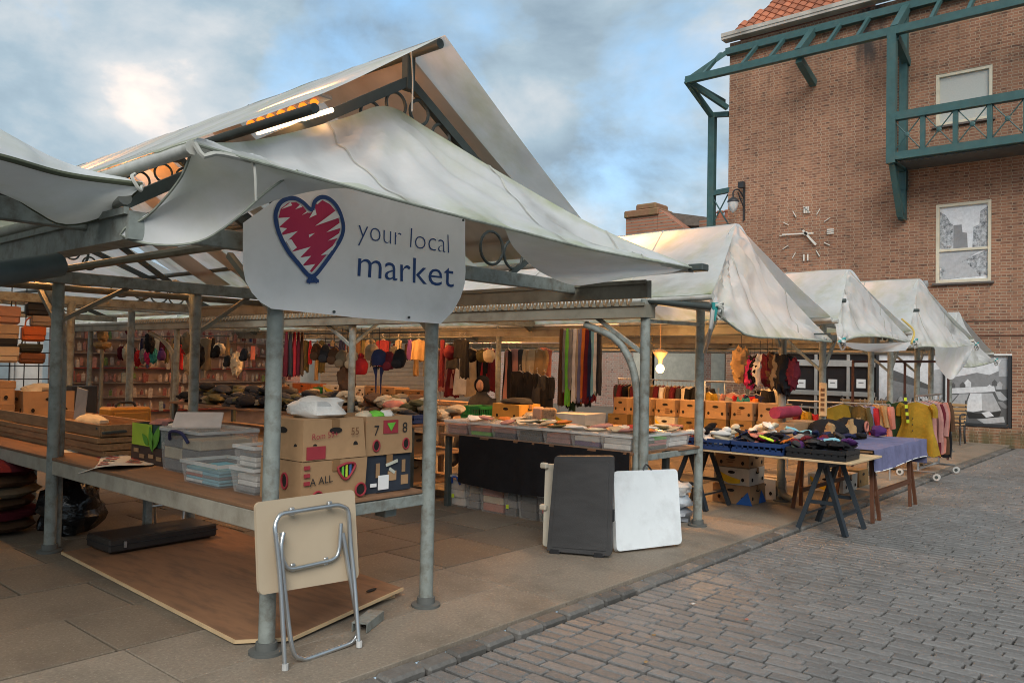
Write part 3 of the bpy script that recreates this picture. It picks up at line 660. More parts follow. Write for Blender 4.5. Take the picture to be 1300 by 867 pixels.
# clock
ck = thing('wall_clock', 'pale skeleton wall clock with bare hands fixed on the brick wall', 'clock', (BX, 3.95, 5.08))
CKM = mat('pale clock metal', (0.66, 0.62, 0.55), rough=0.5, var=.05)
for h in range(12):
    a = math.pi/2-h*math.pi/6; rr = 0.62 if h % 3 else .62
    q = MB(); ln = .17
    cy, cz = 3.95-math.cos(a)*rr, 5.08+math.sin(a)*rr; dy, dz = -math.cos(a), math.sin(a)
    if h in (0, 3, 6):
        off = (-.05, 0, .05) if h in (0, 3) else (-.05, .05)
        for t_ in off: q.bar((BX-.03, cy-dz*t_-dy*ln/2, cz+dy*t_-dz*ln/2), (BX-.03, cy-dz*t_+dy*ln/2, cz+dy*t_+dz*ln/2), .03, .035, up=(1, 0, 0))
        if h == 0: q.bar((BX-.03, cy-.10, cz-.085), (BX-.03, cy+.08, cz+.085), .025, .035, up=(1, 0, 0))
    else: q.bar((BX-.03, cy-dy*ln/2, cz-dz*ln/2), (BX-.03, cy+dy*ln/2, cz+dz*ln/2), .018, .022, up=(1, 0, 0))
    q.build('hour_mark', CKM, ck)
def hand(name, px, py, tail, w_):
    t_ = P(px, py, X=BX-.06); c = Vector((BX-.06, 3.95, 5.08)); d = (t_-c); q = MB(); q.bar(c-d.normalized()*tail, t_, .02, w_, up=(0, d.z, -d.y)); q.build(name, CKM, ck)
hand('minute_hand', 993, 298, .2, .034); hand('hour_hand', 1036, 311, .12, .05)
q = MB(); q.box((BX-.035, 3.95, 5.08), (.07, .09, .09)); q.build('hub', CKM, ck)
# lantern on the corner
wl = thing('wall_lantern', 'dark iron bracket lantern with glass shade at the brick corner', 'lamp', (BX, 5.66, 5.8))
IRON = mat('black iron', (0.03, 0.03, 0.032), rough=0.5)
q = MB(); q.bar((BX-.03, 5.66, 5.55), (BX-.03, 5.66, 6.75), .06, .05); q.tube(smooth_curve([(BX-.03, 5.66, 6.3), (BX-.35, 5.72, 6.55), (BX-.62, 5.78, 6.45), (BX-.62, 5.78, 6.25)], 14), .025, 8); q.tube([(BX-.03, 5.66, 5.95), (BX-.4, 5.72, 6.45)], .02, 8); q.box((BX-.25, 5.66, 6.72), (.16, .2, .2)); q.build('bracket', IRON, wl)
q = MB(); q.lathe([(.04, .26), (.13, .2), (.20, .12), (.20, .09)], (BX-.62, 5.78, 6.0), 14); q.build('hood', IRON, wl, smooth=True)
q = MB(); q.lathe([(.18, .08), (.16, -.06), (.10, -.2), (.03, -.27)], (BX-.62, 5.78, 6.0), 14); q.build('glass_shade', mat('frosted lamp glass', (0.5, 0.52, 0.52), rough=0.2, spec=.6), wl, smooth=True)

wl.scale = (.8, .8, .8)
# houses behind the market
hs = thing('brick_house', 'distant red brick gable and chimney showing over the stall roof', 'house', (30, 15.5, 0))
q = MB(); a = P(795, 262, X=30); b_ = P(835, 262, X=30)
q.box((30.6, (a.y+b_.y)/2, 4.3), (1.2, a.y-b_.y, 8.6)); q.hexa([(30, b_.y+.01, 0), (31.2, b_.y+.01, 0), (31.2, b_.y-2.2, 0), (30, b_.y-2.2, 0), (30, b_.y+.01, 8.9), (31.2, b_.y+.01, 8.9), (31.2, b_.y-2.2, 7.2), (30, b_.y-2.2, 7.2)]); q.build('wall', BRICK2, hs)
q = MB(); q.cbox((30.6, (a.y+b_.y)/2, 8.75), (1.4, a.y-b_.y+.15, .35), .05); q.cbox((30.6, (a.y+b_.y)/2-.2, 9.05), (1.2, 1.1, .3), .08); q.build('chimney', mat('mossy brick cap', (0.25, 0.13, 0.07), rough=.9, dirt=(0.16, 0.15, 0.06), dirt_amt=.8, dirt_scale=1.5), hs)
q = MB(); q.hexa([(30.9, b_.y, 8.2), (34, b_.y, 8.2), (34, 9, 7.6), (30.9, 9, 7.6), (30.9, b_.y, 8.85), (34, b_.y, 9.0), (34, 11.5, 8.0), (30.9, 11.5, 8.0)]); q.build('roof', mat('slate roof', (0.14, 0.12, 0.10), rough=.8, var=.3), hs)
ch = thing('chimney_stack', 'distant red chimney with a row of pots beside the brick building', 'chimney', (30, 12.4, 0))
q = MB(); a = P(893, 280, X=30); q.box((30.5, a.y-.65, 4.05), (1, 1.7, 8.1)); q.build('stack', BRICK2, ch)
for k in range(4):
    q = MB(); q.lathe([(.16, 0), (.14, .3), (.17, .34), (.15, .4)], (30.4, a.y-.25-.36*k, 8.1), 10); q.build('pot', mat('terracotta pot', (0.33, 0.12, 0.07), rough=.85), ch)
# ------------------------------------------------------------------ market stalls
def post(st, x, y, top=2.2, r=.045, mt=None, flange=True):
    q = MB(); q.tube([(x, y, 0), (x, y, top)], r, 14); o = q.build('post', mt or STEEL, st, smooth=True)
    if flange:
        q = MB(); q.lathe([(.095, 0.0), (.095, .016), (.06, .022), (.058, .06), (r+.002, .062)], (x, y, .0), 18); q.build('base_flange', mat('dark flange', (0.09, 0.095, 0.09), rough=.7), o, smooth=True)
    return o
def ring(st, c, r_=.105, t_=.011):
    q = MB(); q.tube([(c[0]+r_*math.cos(a), c[1], c[2]+r_*math.sin(a)) for a in [2*math.pi*k/22 for k in range(22)]], t_, 6, closed=True); q.build('ring', STEELD, st, smooth=True)
def roof_sheet(p_front_hi, p_front_lo, yend_hi, yend_lo, seed, ny=60, nx=14, sag=.05, amp=.012):
    """one slope of a tent roof, sagging between the trusses"""
    rows = []
    for j in range(ny+1):
        t = j/ny; r_ = []
        a = Vector((p_front_hi[0], p_front_hi[1]+(yend_hi-p_front_hi[1])*t, p_front_hi[2])); b = Vector((p_front_lo[0], p_front_lo[1]+(yend_lo-p_front_lo[1])*t, p_front_lo[2]))
        for i in range(nx+1):
            u = i/nx; q = a.lerp(b, u); q.z -= sag*math.sin(math.pi*u)*(0.5+0.5*abs(math.sin(q.y*math.pi/2.1)))
            q.z += amp*mnoise.noise(Vector((q.x*1.5, q.y*2.5, seed)))+(.025*mnoise.noise(Vector((q.y*6, seed, 2))) if i == nx else 0)
            r_.append(q)
        rows.append(r_)
    return rows
LAMPO = mat('orange lit lamp strip', (.8, .3, .05), emit=(1, .17, .008), emit_s=1.0)
LAMPW = mat('warm lit tube', (1, .8, .5), emit=(1, .78, .5), emit_s=1.6)
def rows_t(rows): return [list(c) for c in zip(*rows)]
def stall(name, label, xl, xr, zr, ze, ytl, ytr, yr, yend, posts, trusses, zf=3.42, shade=CANV, roof_r=None):
    st = thing(name, label, 'market stall', ((xl+xr)/2, 0, 0), 'covered market stalls in a row'); xm = (xl+xr)/2
    for (x, y) in posts: post(st, x, y)
    for y in trusses:
        q = MB(); q.cbox((xm, y, 2.215), (xr-xl, .055, .10), .006); q.build('chord_beam', STEEL, st)
        for s, xe in ((-1, xl), (1, xr)):
            q = MB(); q.bar((xe-s*.08, y, min(2.32, ze-.10)), (xm, y, zf-.02), .045, .06); q.build('rafter', STEELD, st)
            q = MB(); q.bar((xe-s*.9, y, 2.2), (xe-s*.5, y, min(2.32, ze-.1)+.12), .035, .035); q.build('strut', STEELD, st)
            ring(st, (xm+s*.10, y, zf-.20), .08); ring(st, (xm+s*.30, y, zf-.31), .08)
            ring(st, (xe-s*.78, y, 2.40)); ring(st, (xe-s*1.02, y, 2.42), .12)
        q = MB(); q.cbox((xm, y, (zf+zr-.08)/2-.03), (.07, .06, zr-zf+.02), .005); q.build('king_post', STEELD, st)
    q = MB(); q.tube([(xm, yr+.04, zr-.045), (xm, yend, zr-.045)], .032, 10); q.build('ridge_pole', STEELD, st, smooth=True)
    for s, xe, yt in ((-1, xl, ytl), (1, xr, ytr)):
        q = MB(); q.tube([(xe, yt, ze-.02 if roof_r is None or s < 0 else ze-.15), (xe, max(yt+.1, .3), ze-.03), (xe, yend, ze-.03)], .030, 10); q.build('eave_pole', mat('pale eave pipe', (0.50, 0.50, 0.47), rough=.5, dirt=(0.2, 0.2, 0.13), dirt_amt=.6, dirt_scale=5), st, smooth=True)
        q = MB(); k = .5; q.tube([(xe+(xm-xe)*k, (-.28 if s < 0 else .2), ze+(zr-ze)*k-.11), (xe+(xm-xe)*k, yend, ze+(zr-ze)*k-.11)], .028, 10); q.build('purlin', STEELD, st, smooth=True)
        rows = roof_sheet((xm, yr, zr), (xe+s*.03, roof_r if (roof_r is not None and s > 0) else yt, ze), yend, yend, xe)
        cloth(rows_t(rows), 'roof_canvas', shade, st, hem=.22, streak=.35, seed=xe, seams=[(.9+1.35*i)/(yend-yr) for i in range(9) if (.9+1.35*i)/(yend-yr) < .97] if yr < 1 and xr > -1 else ())
    return st
def gutter(st, x, y0, y1, z=2.09, w_=.17, h_=.12, mt=STEELB):
    q = MB(); q.bar((x, y0, z), (x, y1, z), w_, h_); q.bar((x-w_/2-.006, y0+.01, z+h_/2), (x-w_/2-.006, y1, z+h_/2), .02, .03); q.bar((x+w_/2+.006, y0+.01, z+h_/2), (x+w_/2+.006, y1, z+h_/2), .02, .03)
    return q.build('gutter', mt, st)
def brace(st, a, b, mt=STEEL, w_=.035):
    q = MB(); q.bar(a, b, w_, w_); q.build('brace', mt, st)
def downpipe(st, x, y, z0=2.02, reach=.62, mt=STEEL, r=.036):
    """curved pipe from the gutter into the post"""
    q = MB(); q.tube(smooth_curve([(x, y+reach+.05, z0), (x, y+reach*.55, z0-.13), (x, y+.16, z0-.34), (x-.01, y+.075, z0-.62), (x-.01, y+.07, z0-1.0)], 24)+[Vector((x-.01, y+.07, .02))], r, 10); q.build('downpipe', mt, st, smooth=True)
def tie(st, pts, r=.006, m_=None):
    q = MB(); q.tube(smooth_curve(pts, 14), r, 6); q.build('tie_cord', m_ or mat('pale cord', (0.42, 0.42, 0.38), rough=.8), st, smooth=True)

# --- stall 1: the nearest, with the banner
S1 = stall('market_stall', 'nearest grey canvas stall with tall raised roof above the banner', -.9, 2.8, 3.62, 2.46, -.77, -1.03, -.3, 6.2,
           [(0, 0), (1.18, 0), (.04, 3.2), (1.22, 3.2), (1.22, 6.1)], [.03, 3.15, 6.1], roof_r=-.30)
gutter(S1, 2.8, -.67, 6.2, 2.17, .06, .12); gutter(S1, -.93, -.42, 6.2, 2.15, .12, .12, STEEL)
downpipe(S1, .11, 3.2, 2.2, .5, STEEL, .05)
q = MB(); q.tube(smooth_curve([(1.22, 3.62, 2.28), (1.22, 3.4, 2.2), (1.22, 3.24, 2.05), (1.22, 3.2, 1.8)], 16), .05, 12); q.build('downpipe', STEEL, S1, smooth=True)
for (a, b_) in (((.04, 3.2, 1.85), (.6, 3.2, 2.18)), ((1.22, 3.2, 1.8), (1.75, 3.2, 2.18)), ((0, .02, 1.85), (0, .5, 2.2)), ((1.18, .02, 1.8), (1.18, .5, 2.2)), ((.04, 3.22, 1.85), (.04, 3.7, 2.2))): brace(S1, a, b_, STEELB)
q = MB(); q.tube([(-.9, 3.3, 2.14), (2.8, 3.3, 2.14)], .028, 8); q.build('cross_rail', STEELB, S1, smooth=True)
q = MB(); q.tube([(.05, 3.2, 2.28), (.05, -0.02, 2.28)], .03, 8); q.build('side_rail', STEELB, S1, smooth=True)
# second layers and patches of cloth under the roof
for k, (y0, y1) in enumerate(((.10, 1.1), (1.5, 1.8), (2.2, 2.65), (3.0, 3.25), (3.6, 4.1), (4.5, 4.8), (5.2, 5.7))):
    for s, xe in ((1, 2.8), (-1, -.9)):
        if s < 0 and k < 2: continue
        ny_ = max(4, int((y1-y0)/.12)); rows = []
        for j in range(ny_+1):
            y = y0+(y1-y0)*j/ny_; r_ = []
            for i in range(15):
                u = .02+.93*i/14; yk = y+((.04-.10*u-y0)*(1-j/ny_) if k == 0 and s > 0 else 0); p = Vector((.95, yk, 3.62)).lerp(Vector((xe, yk, 2.46)), u); p.z -= .05*math.sin(math.pi*u)*(0.5+0.5*abs(math.sin(y*math.pi/2.1)))+.03; r_.append(p)
            rows.append(r_)
        cloth(rows_t(rows), 'canvas_lining', CANVP, S1, hem=.1, streak=.4, seed=k)
EL = P(247, 182, X=-.9); ER = P(880, 340, X=2.8)
hemY = lambda t: EL.y+(ER.y-EL.y)*t
hpx = [(247, 182), (330, 206), (430, 233), (540, 263), (650, 291), (760, 318), (880, 340)]
HEM = [P(x, y, Y=hemY((x-247)/633)) for x, y in hpx]; HEM[0] = EL; HEM[-1] = ER
upx = [(247, 181, -.77), (310, 180, -.55), (380, 166, -.3), (440, 149, -.1), (492, 135, -.03), (545, 164, -.08), (640, 222, -.3), (760, 289, -.68), (880, 338, -1.03)]
UP = [P(x, y, Y=yv) for x, y, yv in upx]; UP[0] = EL+Vector((0, 0, .005)); UP[-1] = ER+Vector((0, 0, .005))
cloth(loft(UP, HEM, 70, 26, bulge=(0, .03, -.07), wr=.04, seed=4, wf=3.4, rad=.03), 'front_awning', CANVG, S1, hem=.3, streak=.5, seed=4, top=.12, seams=(.3, .62, .83))
q = MB(); q.tube(smooth_curve([p+Vector((0, -.004, -.004)) for p in HEM], 50), .008, 6); q.build('hem', mat('grey green hem', (0.22, 0.24, 0.20), rough=.8, var=.4, scale=12), S1, smooth=True)
A_ = smooth_curve(HEM, 60)[0:15]
Bp = [(244, 190, -.74), (228, 228, -.62), (190, 272, -.45), (152, 297, -.38), (200, 311, -.45), (255, 306, -.55), (298, 279, -.66), (338, 244, -.73), (378, 216, -.80)]
q = MB(); q.grid(loft([A_[0], A_[2], A_[5], A_[8], A_[11], A_[13], A_[14]], [P(x, y, Y=v) for x, y, v in Bp], 40, 14, bulge=(0, .08, .02), wr=.015, seed=8)); q.build('corner_flap', CANVG, S1, smooth=True)
q = MB(); q.tube(smooth_curve([P(x, y, Y=v) for x, y, v in Bp], 40), .006, 6); q.build('hem', mat('grey green hem', (0, 0, 0)), S1, smooth=True)
A_ = smooth_curve(HEM, 60)
Bp = [(640, 289, -.92), (655, 318, -.62), (688, 346, -.28), (735, 363, -.05), (800, 353, -.5), (880, 345, -1.0)]
q = MB(); q.grid(loft([A_[37], A_[42], A_[47], A_[52], A_[56], A_[59]], [P(x, y, Y=v) for x, y, v in Bp], 40, 12, bulge=(0, .06, -.02), wr=.015, seed=12)); q.build('corner_flap', CANVG, S1, smooth=True)
tie(S1, [EL, EL+Vector((.03, -.02, -.05)), EL+Vector((.08, -.03, -.03)), P(318, 204, Y=-.8)], .012)
tie(S1, [P(322, 203, Y=-.80), P(324, 225, Y=-.81), P(325, 255, Y=-.8)], .006)
tie(S1, [P(522, 66, Y=-.2), P(524, 100, Y=-.2), P(523, 142, Y=-.2)], .005)
q = MB(); q.cbox(ER+Vector((.02, -.03, 0)), (.1, .12, .05)); q.build('pole_clamp', STEELD, S1)

# --- stall 0: beyond the left edge of the picture
S0 = stall('market_stall', 'grey canvas stall whose corner hangs in at the left edge', -4.65, -.96, 3.02, 2.30, -.3, -.31, -.1, 6.2,
           [(-3.4, 0), (-3.4, 3.2)], [.03, 3.15, 6.1], zf=2.86)
T0 = P(180, 235, X=-.96)
h0 = [P(-300, 150, Y=-.75), P(-120, 172, Y=-.7), P(0, 199, Y=-.6), P(85, 222, Y=-.45), T0]
u0 = [P(-300, 30, Y=-.1), P(-120, 95, Y=-.2), P(0, 164, Y=-.3), P(85, 207, Y=-.33), T0+Vector((0, 0, .01))]
b0 = [P(-300, 190, Y=-.3), P(-120, 205, Y=-.25), P(0, 242, Y=-.2), P(45, 268, Y=-.15), P(80, 285, Y=-.12), P(125, 278, Y=-.15), P(160, 255, Y=-.22), T0+Vector((0, .01, -.01))]
q = MB(); q.grid(loft(u0, h0, 40, 10, wr=.02, seed=21)); q.build('front_awning', CANVG, S0, smooth=True)
q = MB(); q.grid(loft(h0, b0, 40, 10, bulge=(0, .03, -.03), wr=.02, seed=23)); q.build('corner_flap', CANVG, S0, smooth=True)
q = MB(); q.tube(smooth_curve(h0, 40), .012, 6); q.build('hem', mat('mossy hem', (0.07, 0.08, 0.05), rough=.9), S0, smooth=True)
q = MB(); q.tube(smooth_curve(b0, 40), .006, 6); q.build('hem', mat('mossy hem', (0, 0, 0)), S0, smooth=True)
q = MB(); q.tube([P(-60, 357, Y=-.1), P(74, 336, Y=.1)], .055, 12); q.build('arm_pipe', STEELD, S0, smooth=True)
tie(S0, [T0, T0+Vector((-.02, -.03, -.03)), T0+Vector((-.05, -.02, .02)), T0+Vector((-.03, 0, .04))], .008)

# --- stalls 2 to 5 down the street
def tent(name, label, xl, xr, zr, ze, apex, tl, tr, hem, right_px, posts, trusses, yend, flap=None, seed=1):
    A = P(*apex, X=(xl+xr)/2); zr = A.z; yr = A.y
    TL = P(*tl, X=xl); TR = P(*tr, X=xr)
    st = stall(name, label, xl, xr, zr, ze, TL.y, TR.y, yr, yend, posts, trusses, zf=zr-.12)
    n_ = len(right_px)
    UPc = [TL, TL.lerp(A, .5)+Vector((0, .12, -.03)), A]+[P(x, y, Y=A.y+(TR.y-A.y)*((k+1)/(n_+1))**1.3) for k, (x, y) in enumerate(right_px)]+[TR]
    Hc = [TL+Vector((0, 0, -.02))]+[P(x, y, Y=TL.y+(TR.y-TL.y)*((k+1)/(len(hem)+1))+v) for k, (x, y, v) in enumerate(hem)]+[TR+Vector((0, 0, -.02))]
    rows = loft(UPc, Hc, 60, 22, bulge=(0, .05, -.06), wr=.06, seed=seed, wf=4.5, rad=.07)
    # folds hanging from the apex
    cloth(rows, 'front_awning', CANVG, st, hem=.2, streak=.6, seed=seed, seams=(.42, .75))
    q = MB(); q.tube(smooth_curve(Hc, 40), .010, 6); q.build('hem', mat('grey green hem', (0, 0, 0)), st, smooth=True)
    return st, TL, TR, A
GP = lambda y: (3.85, y)
S2, TL2, TR2, A2 = tent('market_stall', 'second canvas stall with green stained roof behind the banner stall', 3.85, 7.45, 3.2, 2.22, (935, 284), (905, 390), (1056, 432),
     [(930, 414, .1), (955, 427, 0), (1005, 430, 0)], [(958, 318), (985, 355), (1022, 398)], [(3.85, 0), (4.9, 0), (7.0, 0), (3.85, 4.25), (3.85, 8.8), (3.85, 12.2), (7.45, 5.0)], [.03, 4.25, 8.8, 12.2], 13.9, seed=31)
gutter(S2, 3.85, -.05, 13.9); downpipe(S2, 3.85, 0, 1.98, .62); downpipe(S2, 3.85, 8.8, 1.98, .9, STEELB)
q = MB(); [q.tube(smooth_curve([(3.76, .1+.085*k, 2.2), (3.75, .12+.085*k, 2.13), (3.76, .15+.085*k, 2.2)], 6), .012, 5) for k in range(120)]; q.build('lacing', mat('dirty lacing', (0.20, 0.13, 0.07), rough=.9, var=.5, scale=9), S2)
q = MB(); q.tube([(3.85, -.02, 2.19), (3.85, TL2.y, TL2.z)], .03, 10); q.build('eave_pole', STEELD, S2, smooth=True)
for a, b_ in (((3.85, .04, 1.72), (3.85, .55, 2.05)), ((4.9, 0, 1.7), (5.3, 0, 2.18)), ((7.0, 0, 1.75), (6.6, 0, 2.18)), ((3.85, 0, 2.0), (4.9, 0, 2.02)), ((3.85, 4.25, 1.75), (3.85, 4.8, 2.05)), ((3.85, 4.25, 1.78), (4.4, 4.25, 2.18))): brace(S2, a, b_)
q = MB(); q.prism([(0, 0), (.13, 0), (.06, -.16)], TL2+Vector((-.05, -.01, .04)), (1, 0, 0), (0, 0, 1), .01); q.build('teal_flag', mat('teal bunting', (0.03, 0.28, 0.27), rough=.8), S2)
for k in range(3): tie(S2, [TL2+Vector((0, 0, .02*k)), TL2+Vector((.06, -.06, .04-.03*k)), TL2+Vector((.10, -.02, -.05*k)), TL2+Vector((.02, .02, -.02))], .01)
tie(S2, [TL2, TL2+Vector((.02, .03, -.2)), P(895, 447, Y=-.1)], .018, mat('grey strap', (0.4, 0.4, 0.38)))
S3, TL3, TR3, A3 = tent('market_stall', 'third canvas stall with folded green streaked gable cover', 7.5, 11.05, 3.1, 2.2, (1077, 342), (1064, 434), (1158, 434),
     [(1088, 428, .05), (1120, 428, 0), (1140, 432, 0)], [(1100, 368), (1128, 402)], [(8.35, 0), (10.4, 0), (11.0, 4.25), (11.4, 0)], [.03, 4.25, 8.8], 13.9, seed=33)
S4, TL4, TR4, A4 = tent('market_stall', 'fourth canvas stall with a loose corner of cloth hanging down', 11.1, 14.6, 3.25, 2.2, (1166, 354), (1155, 440), (1237, 438),
     [(1180, 440, .05), (1200, 444, 0), (1222, 440, 0)], [(1186, 380), (1213, 412)], [(13.0, 0), (13.95, 0), (13.0, 4.25)], [.03, 4.25], 13.9, seed=35)
S5, TL5, TR5, A5 = tent('market_stall', 'last canvas stall in front of the grey tent photograph', 14.7, 17.0, 2.8, 2.0, (1216, 396), (1206, 455), (1262, 458),
     [(1225, 466, 0), (1245, 464, 0)], [(1226, 415), (1243, 440)], [(15.4, 0), (15.4, 4.25)], [.03, 4.25], 13.9, seed=37)
for st, x in ((S3, 7.48), (S4, 11.08), (S5, 14.66)):
    gutter(st, x, .1, 13.9, 2.08)
q = MB(); c0 = P(1186, 440, Y=-.75); q.grid(loft([c0, P(1210, 441, Y=-.85), TR4], [P(1188, 462, Y=-.72), P(1207, 482, Y=-.8), P(1226, 462, Y=-.95)], 16, 8, wr=.03, seed=40)); q.build('loose_corner', CANVG, S4, smooth=True)
q = MB(); q.grid(loft([TL3, P(1110, 436, Y=-.8), TR3], [P(1083, 443, Y=-.4), P(1112, 447, Y=-.5), P(1150, 445, Y=-.8)], 20, 8, wr=.02, seed=41)); q.build('corner_flap', CANVG, S3, smooth=True)
tie(S3, [P(1145, 405, Y=-.6), P(1160, 420, Y=-.8), P(1157, 436, Y=-.85)], .014, mat('yellow rope', (0.5, 0.36, 0.1)))
for st, c in ((S3, TL3), (S3, TR3), (S4, TR4), (S5, TR5)):
    for k in range(3): tie(st, [c+Vector((0, 0, .03*k)), c+Vector((.07, -.06, .05-.04*k)), c+Vector((.12, -.01, -.05*k)), c], .012, mat(('teal cord', 'pale cord', 'white cord')[k], [(0.05, 0.3, 0.3), (0.42, 0.42, 0.38), (0.7, 0.7, 0.68)][k]))
for st, x in ((S3, 8.35), (S3, 11.4), (S4, 13.0)):
    brace(st, (x, 0, 1.55), (x+.45, 0, 1.98)); brace(st, (x, 0, 1.55), (x, .5, 1.98)); q = MB(); q.bar((x-.2, 0, 2.02), (x+.8, 0, 2.02), .06, .08); q.build('arm_beam', STEEL, st)
# rows of stalls deeper in the market, seen between the posts
for k, (xl, xr, label, ps) in enumerate(((-4.6, -.9, 'dim canvas stall behind the left edge stall', [(-1, 9.8)]), (-.85, 3.6, 'dim canvas stall deep behind the banner stall', [(0.4, 9.9), (2.4, 7.2)]))):
    stall('market_stall', label, xl, xr, 3.2, 2.3, 6.4, 6.4, 6.4, 13.9, ps, [6.8, 10.5], zf=3.05)

for k, (xl, xr, label) in enumerate(((-8.4, -4.7, 'further unseen canvas stall left of the view, added to darken the aisles'), (-12.1, -8.45, 'farthest left unseen canvas stall, added to darken the aisles'))):
    stall('market_stall', label, xl, xr, 3.1, 2.3, -.3, -.3, -.1, 13.9, [(xl+.9, 0), (xl+.9, 4.2)], [.03, 6.1], zf=2.95)  # out of view, continuing the row; added to shut out side daylight
# --- lamps
def strip(a, b, label, w_=.05, power=22, glow=1.1):
    a, b = Vector(a), Vector(b); c = (a+b)/2; d = b-a; ln = d.length
    t = thing('strip_light', label, 'lamp', c, 'lit strip lights under the stall roofs')
    q = MB(); q.bar(a+Vector((0, 0, .035)), b+Vector((0, 0, .035)), .09, .02); q.build('housing', mat('grey lamp housing', (0.25, 0.24, 0.22)), t)
    q = MB(); q.tube([a+Vector((.05, 0, -.03)), b+Vector((.05, 0, -.03))], .014, 8); q.build('tube', LAMPW, t, smooth=True)
    n_ = max(4, int(ln/.098))
    q = MB()
    for i in range(n_): q.blob(a.lerp(b, (i+.5)/n_)+Vector((-.03, 0, .0)), (.045, .055, .04), i, .1, 8, 6)
    q.build('diode_row', LAMPO, t, smooth=True)
    l = bpy.data.lights.new('strip_lamp', 'AREA'); l.shape = 'RECTANGLE'; l.size = .1; l.size_y = ln; l.energy = power*.6; l.color = (1, .46, .14)
    o = bpy.data.objects.new('strip_lamp', l); COL.objects.link(o); o.parent = t; o.location = (0, 0, -.06)
    o.rotation_euler = (0, 0, math.atan2(d.y, d.x)-math.pi/2)
    l2 = bpy.data.lights.new('strip_glow', 'AREA'); l2.shape = 'RECTANGLE'; l2.size = .1; l2.size_y = ln; l2.energy = power*glow; l2.color = (1, .36, .07)
    o2 = bpy.data.objects.new('strip_glow', l2); COL.objects.link(o2); o2.parent = t; o2.location = (0, 0, .06)
    o2.rotation_euler = (math.pi, 0, math.atan2(d.y, d.x)-math.pi/2)
a, b_ = P(412, 130, X=.10), P(318, 161, X=.10)
strip(a, (a.x, b_.y, a.z), 'orange lit strip light under the raised roof beside the banner', power=1.6, glow=5.0)
strip((.35, 3.5, 3.05), (.35, 4.8, 3.05), 'orange strip light far back under the nearest roof', power=36)
strip((5.5, 1.0, 2.62), (5.5, 2.4, 2.62), 'strip light above the banana boxes', power=60)
strip((5.5, 5.2, 2.62), (5.5, 6.8, 2.62), 'strip light above the heaped caps', power=72)
strip((5.5, 9.5, 2.62), (5.5, 11, 2.62), 'strip light above the far gift rack', power=30)
strip((9.2, 1.4, 2.55), (9.2, 2.8, 2.55), 'strip light behind the hanging fur hats', power=60)
strip((9.2, 6.2, 2.55), (9.2, 7.8, 2.55), 'strip light above the hanging clothes', power=80)
strip((1.2, 8.5, 2.62), (1.2, 10, 2.62), 'strip light above the handbags', power=25)
strip((12.8, 1.5, 2.55), (12.8, 2.9, 2.55), 'strip light under the fourth stall roof', power=48)
strip((12.8, 7, 2.55), (12.8, 8.5, 2.55), 'strip light near the white boarded kiosk', power=80)
bl = thing('bulb_lamp', 'glowing round bulb hanging behind the grey post', 'lamp', P(838, 440, X=6.9))
c = P(838, 468, X=6.9)
q = MB(); q.blob(c, (.11, .11, .12), 1, 0, 14, 10); q.build('bulb', mat('glowing bulb', (1, .7, .3), emit=(1, .50, .12), emit_s=22), bl, smooth=True)
q = MB(); q.lathe([(.025, 0), (.03, .06), (.09, .14), (.1, .16), (.03, .2)], c+Vector((0, 0, .06)), 12); q.tube([c+Vector((0, 0, .25)), c+Vector((0, 0, .65))], .008, 6); q.build('holder', mat('lamp holder', (0.3, 0.2, 0.12)), bl, smooth=True)
pl = bpy.data.lights.new('bulb_lamp', 'POINT'); pl.energy = 20; pl.color = (1, .55, .2); pl.shadow_soft_size = .07
po = bpy.data.objects.new('bulb_point', pl); COL.objects.link(po); po.parent = bl; po.location = c-Vector(bl.location)+Vector((-.12, -.12, -.1))
# ------------------------------------------------------------------ goods: makers
PAL = {}
def fab(name, col, **k):
    return mat('cloth '+name, col, rough=.9, var=.22, scale=7, bump=.25, bump_scale=24, spec=.15, **k)
F = {n: fab(n, c) for n, c in dict(black=(.012, .012, .014), charcoal=(.035, .035, .038), navy=(.016, .022, .06), maroon=(.10, .013, .02), red=(.33, .02, .025), brown=(.085, .045, .025), tan=(.30, .19, .09),
    beige=(.38, .30, .20), cream=(.55, .47, .34), white=(.62, .60, .56), mustard=(.27, .17, .02), green=(.02, .045, .022), olive=(.075, .065, .03), pink=(.34, .17, .15), coral=(.40, .15, .11), lime=(.15, .48, .06),
    grey=(.20, .20, .20), blue=(.06, .13, .30), lilac=(.14, .145, .25), orange=(.50, .15, .03), teal=(.03, .20, .20), purple=(.07, .025, .11), hotpink=(.40, .03, .12), crimson=(.26, .035, .06), tweed=(.17, .135, .09), skyblue=(.2, .42, .5), neon=(.45, .6, .05)).items()}
CN = dict(skyblue='pale blue', hotpink='hot pink', neon='yellow green', lilac='lilac blue')
HOLE_SHADE = mat('painted hole shade', (.015, .012, .01), rough=.95)  # flat dark patches; the shade inside holes is put into their colour
INK = mat('black marker ink', (.02, .018, .018), rough=.7)
REDP = mat('red print', (.30, .03, .04), rough=.7)
YELP = mat('banana yellow print', (.72, .46, .02), rough=.7)
def ell(b, o, ax, ay, rx, ry, th=.004, n=14): b.prism([(rx*math.cos(2*math.pi*k/n), ry*math.sin(2*math.pi*k/n)) for k in range(n)], o, ax, ay, th)
FX, FY = 'x', 'y'
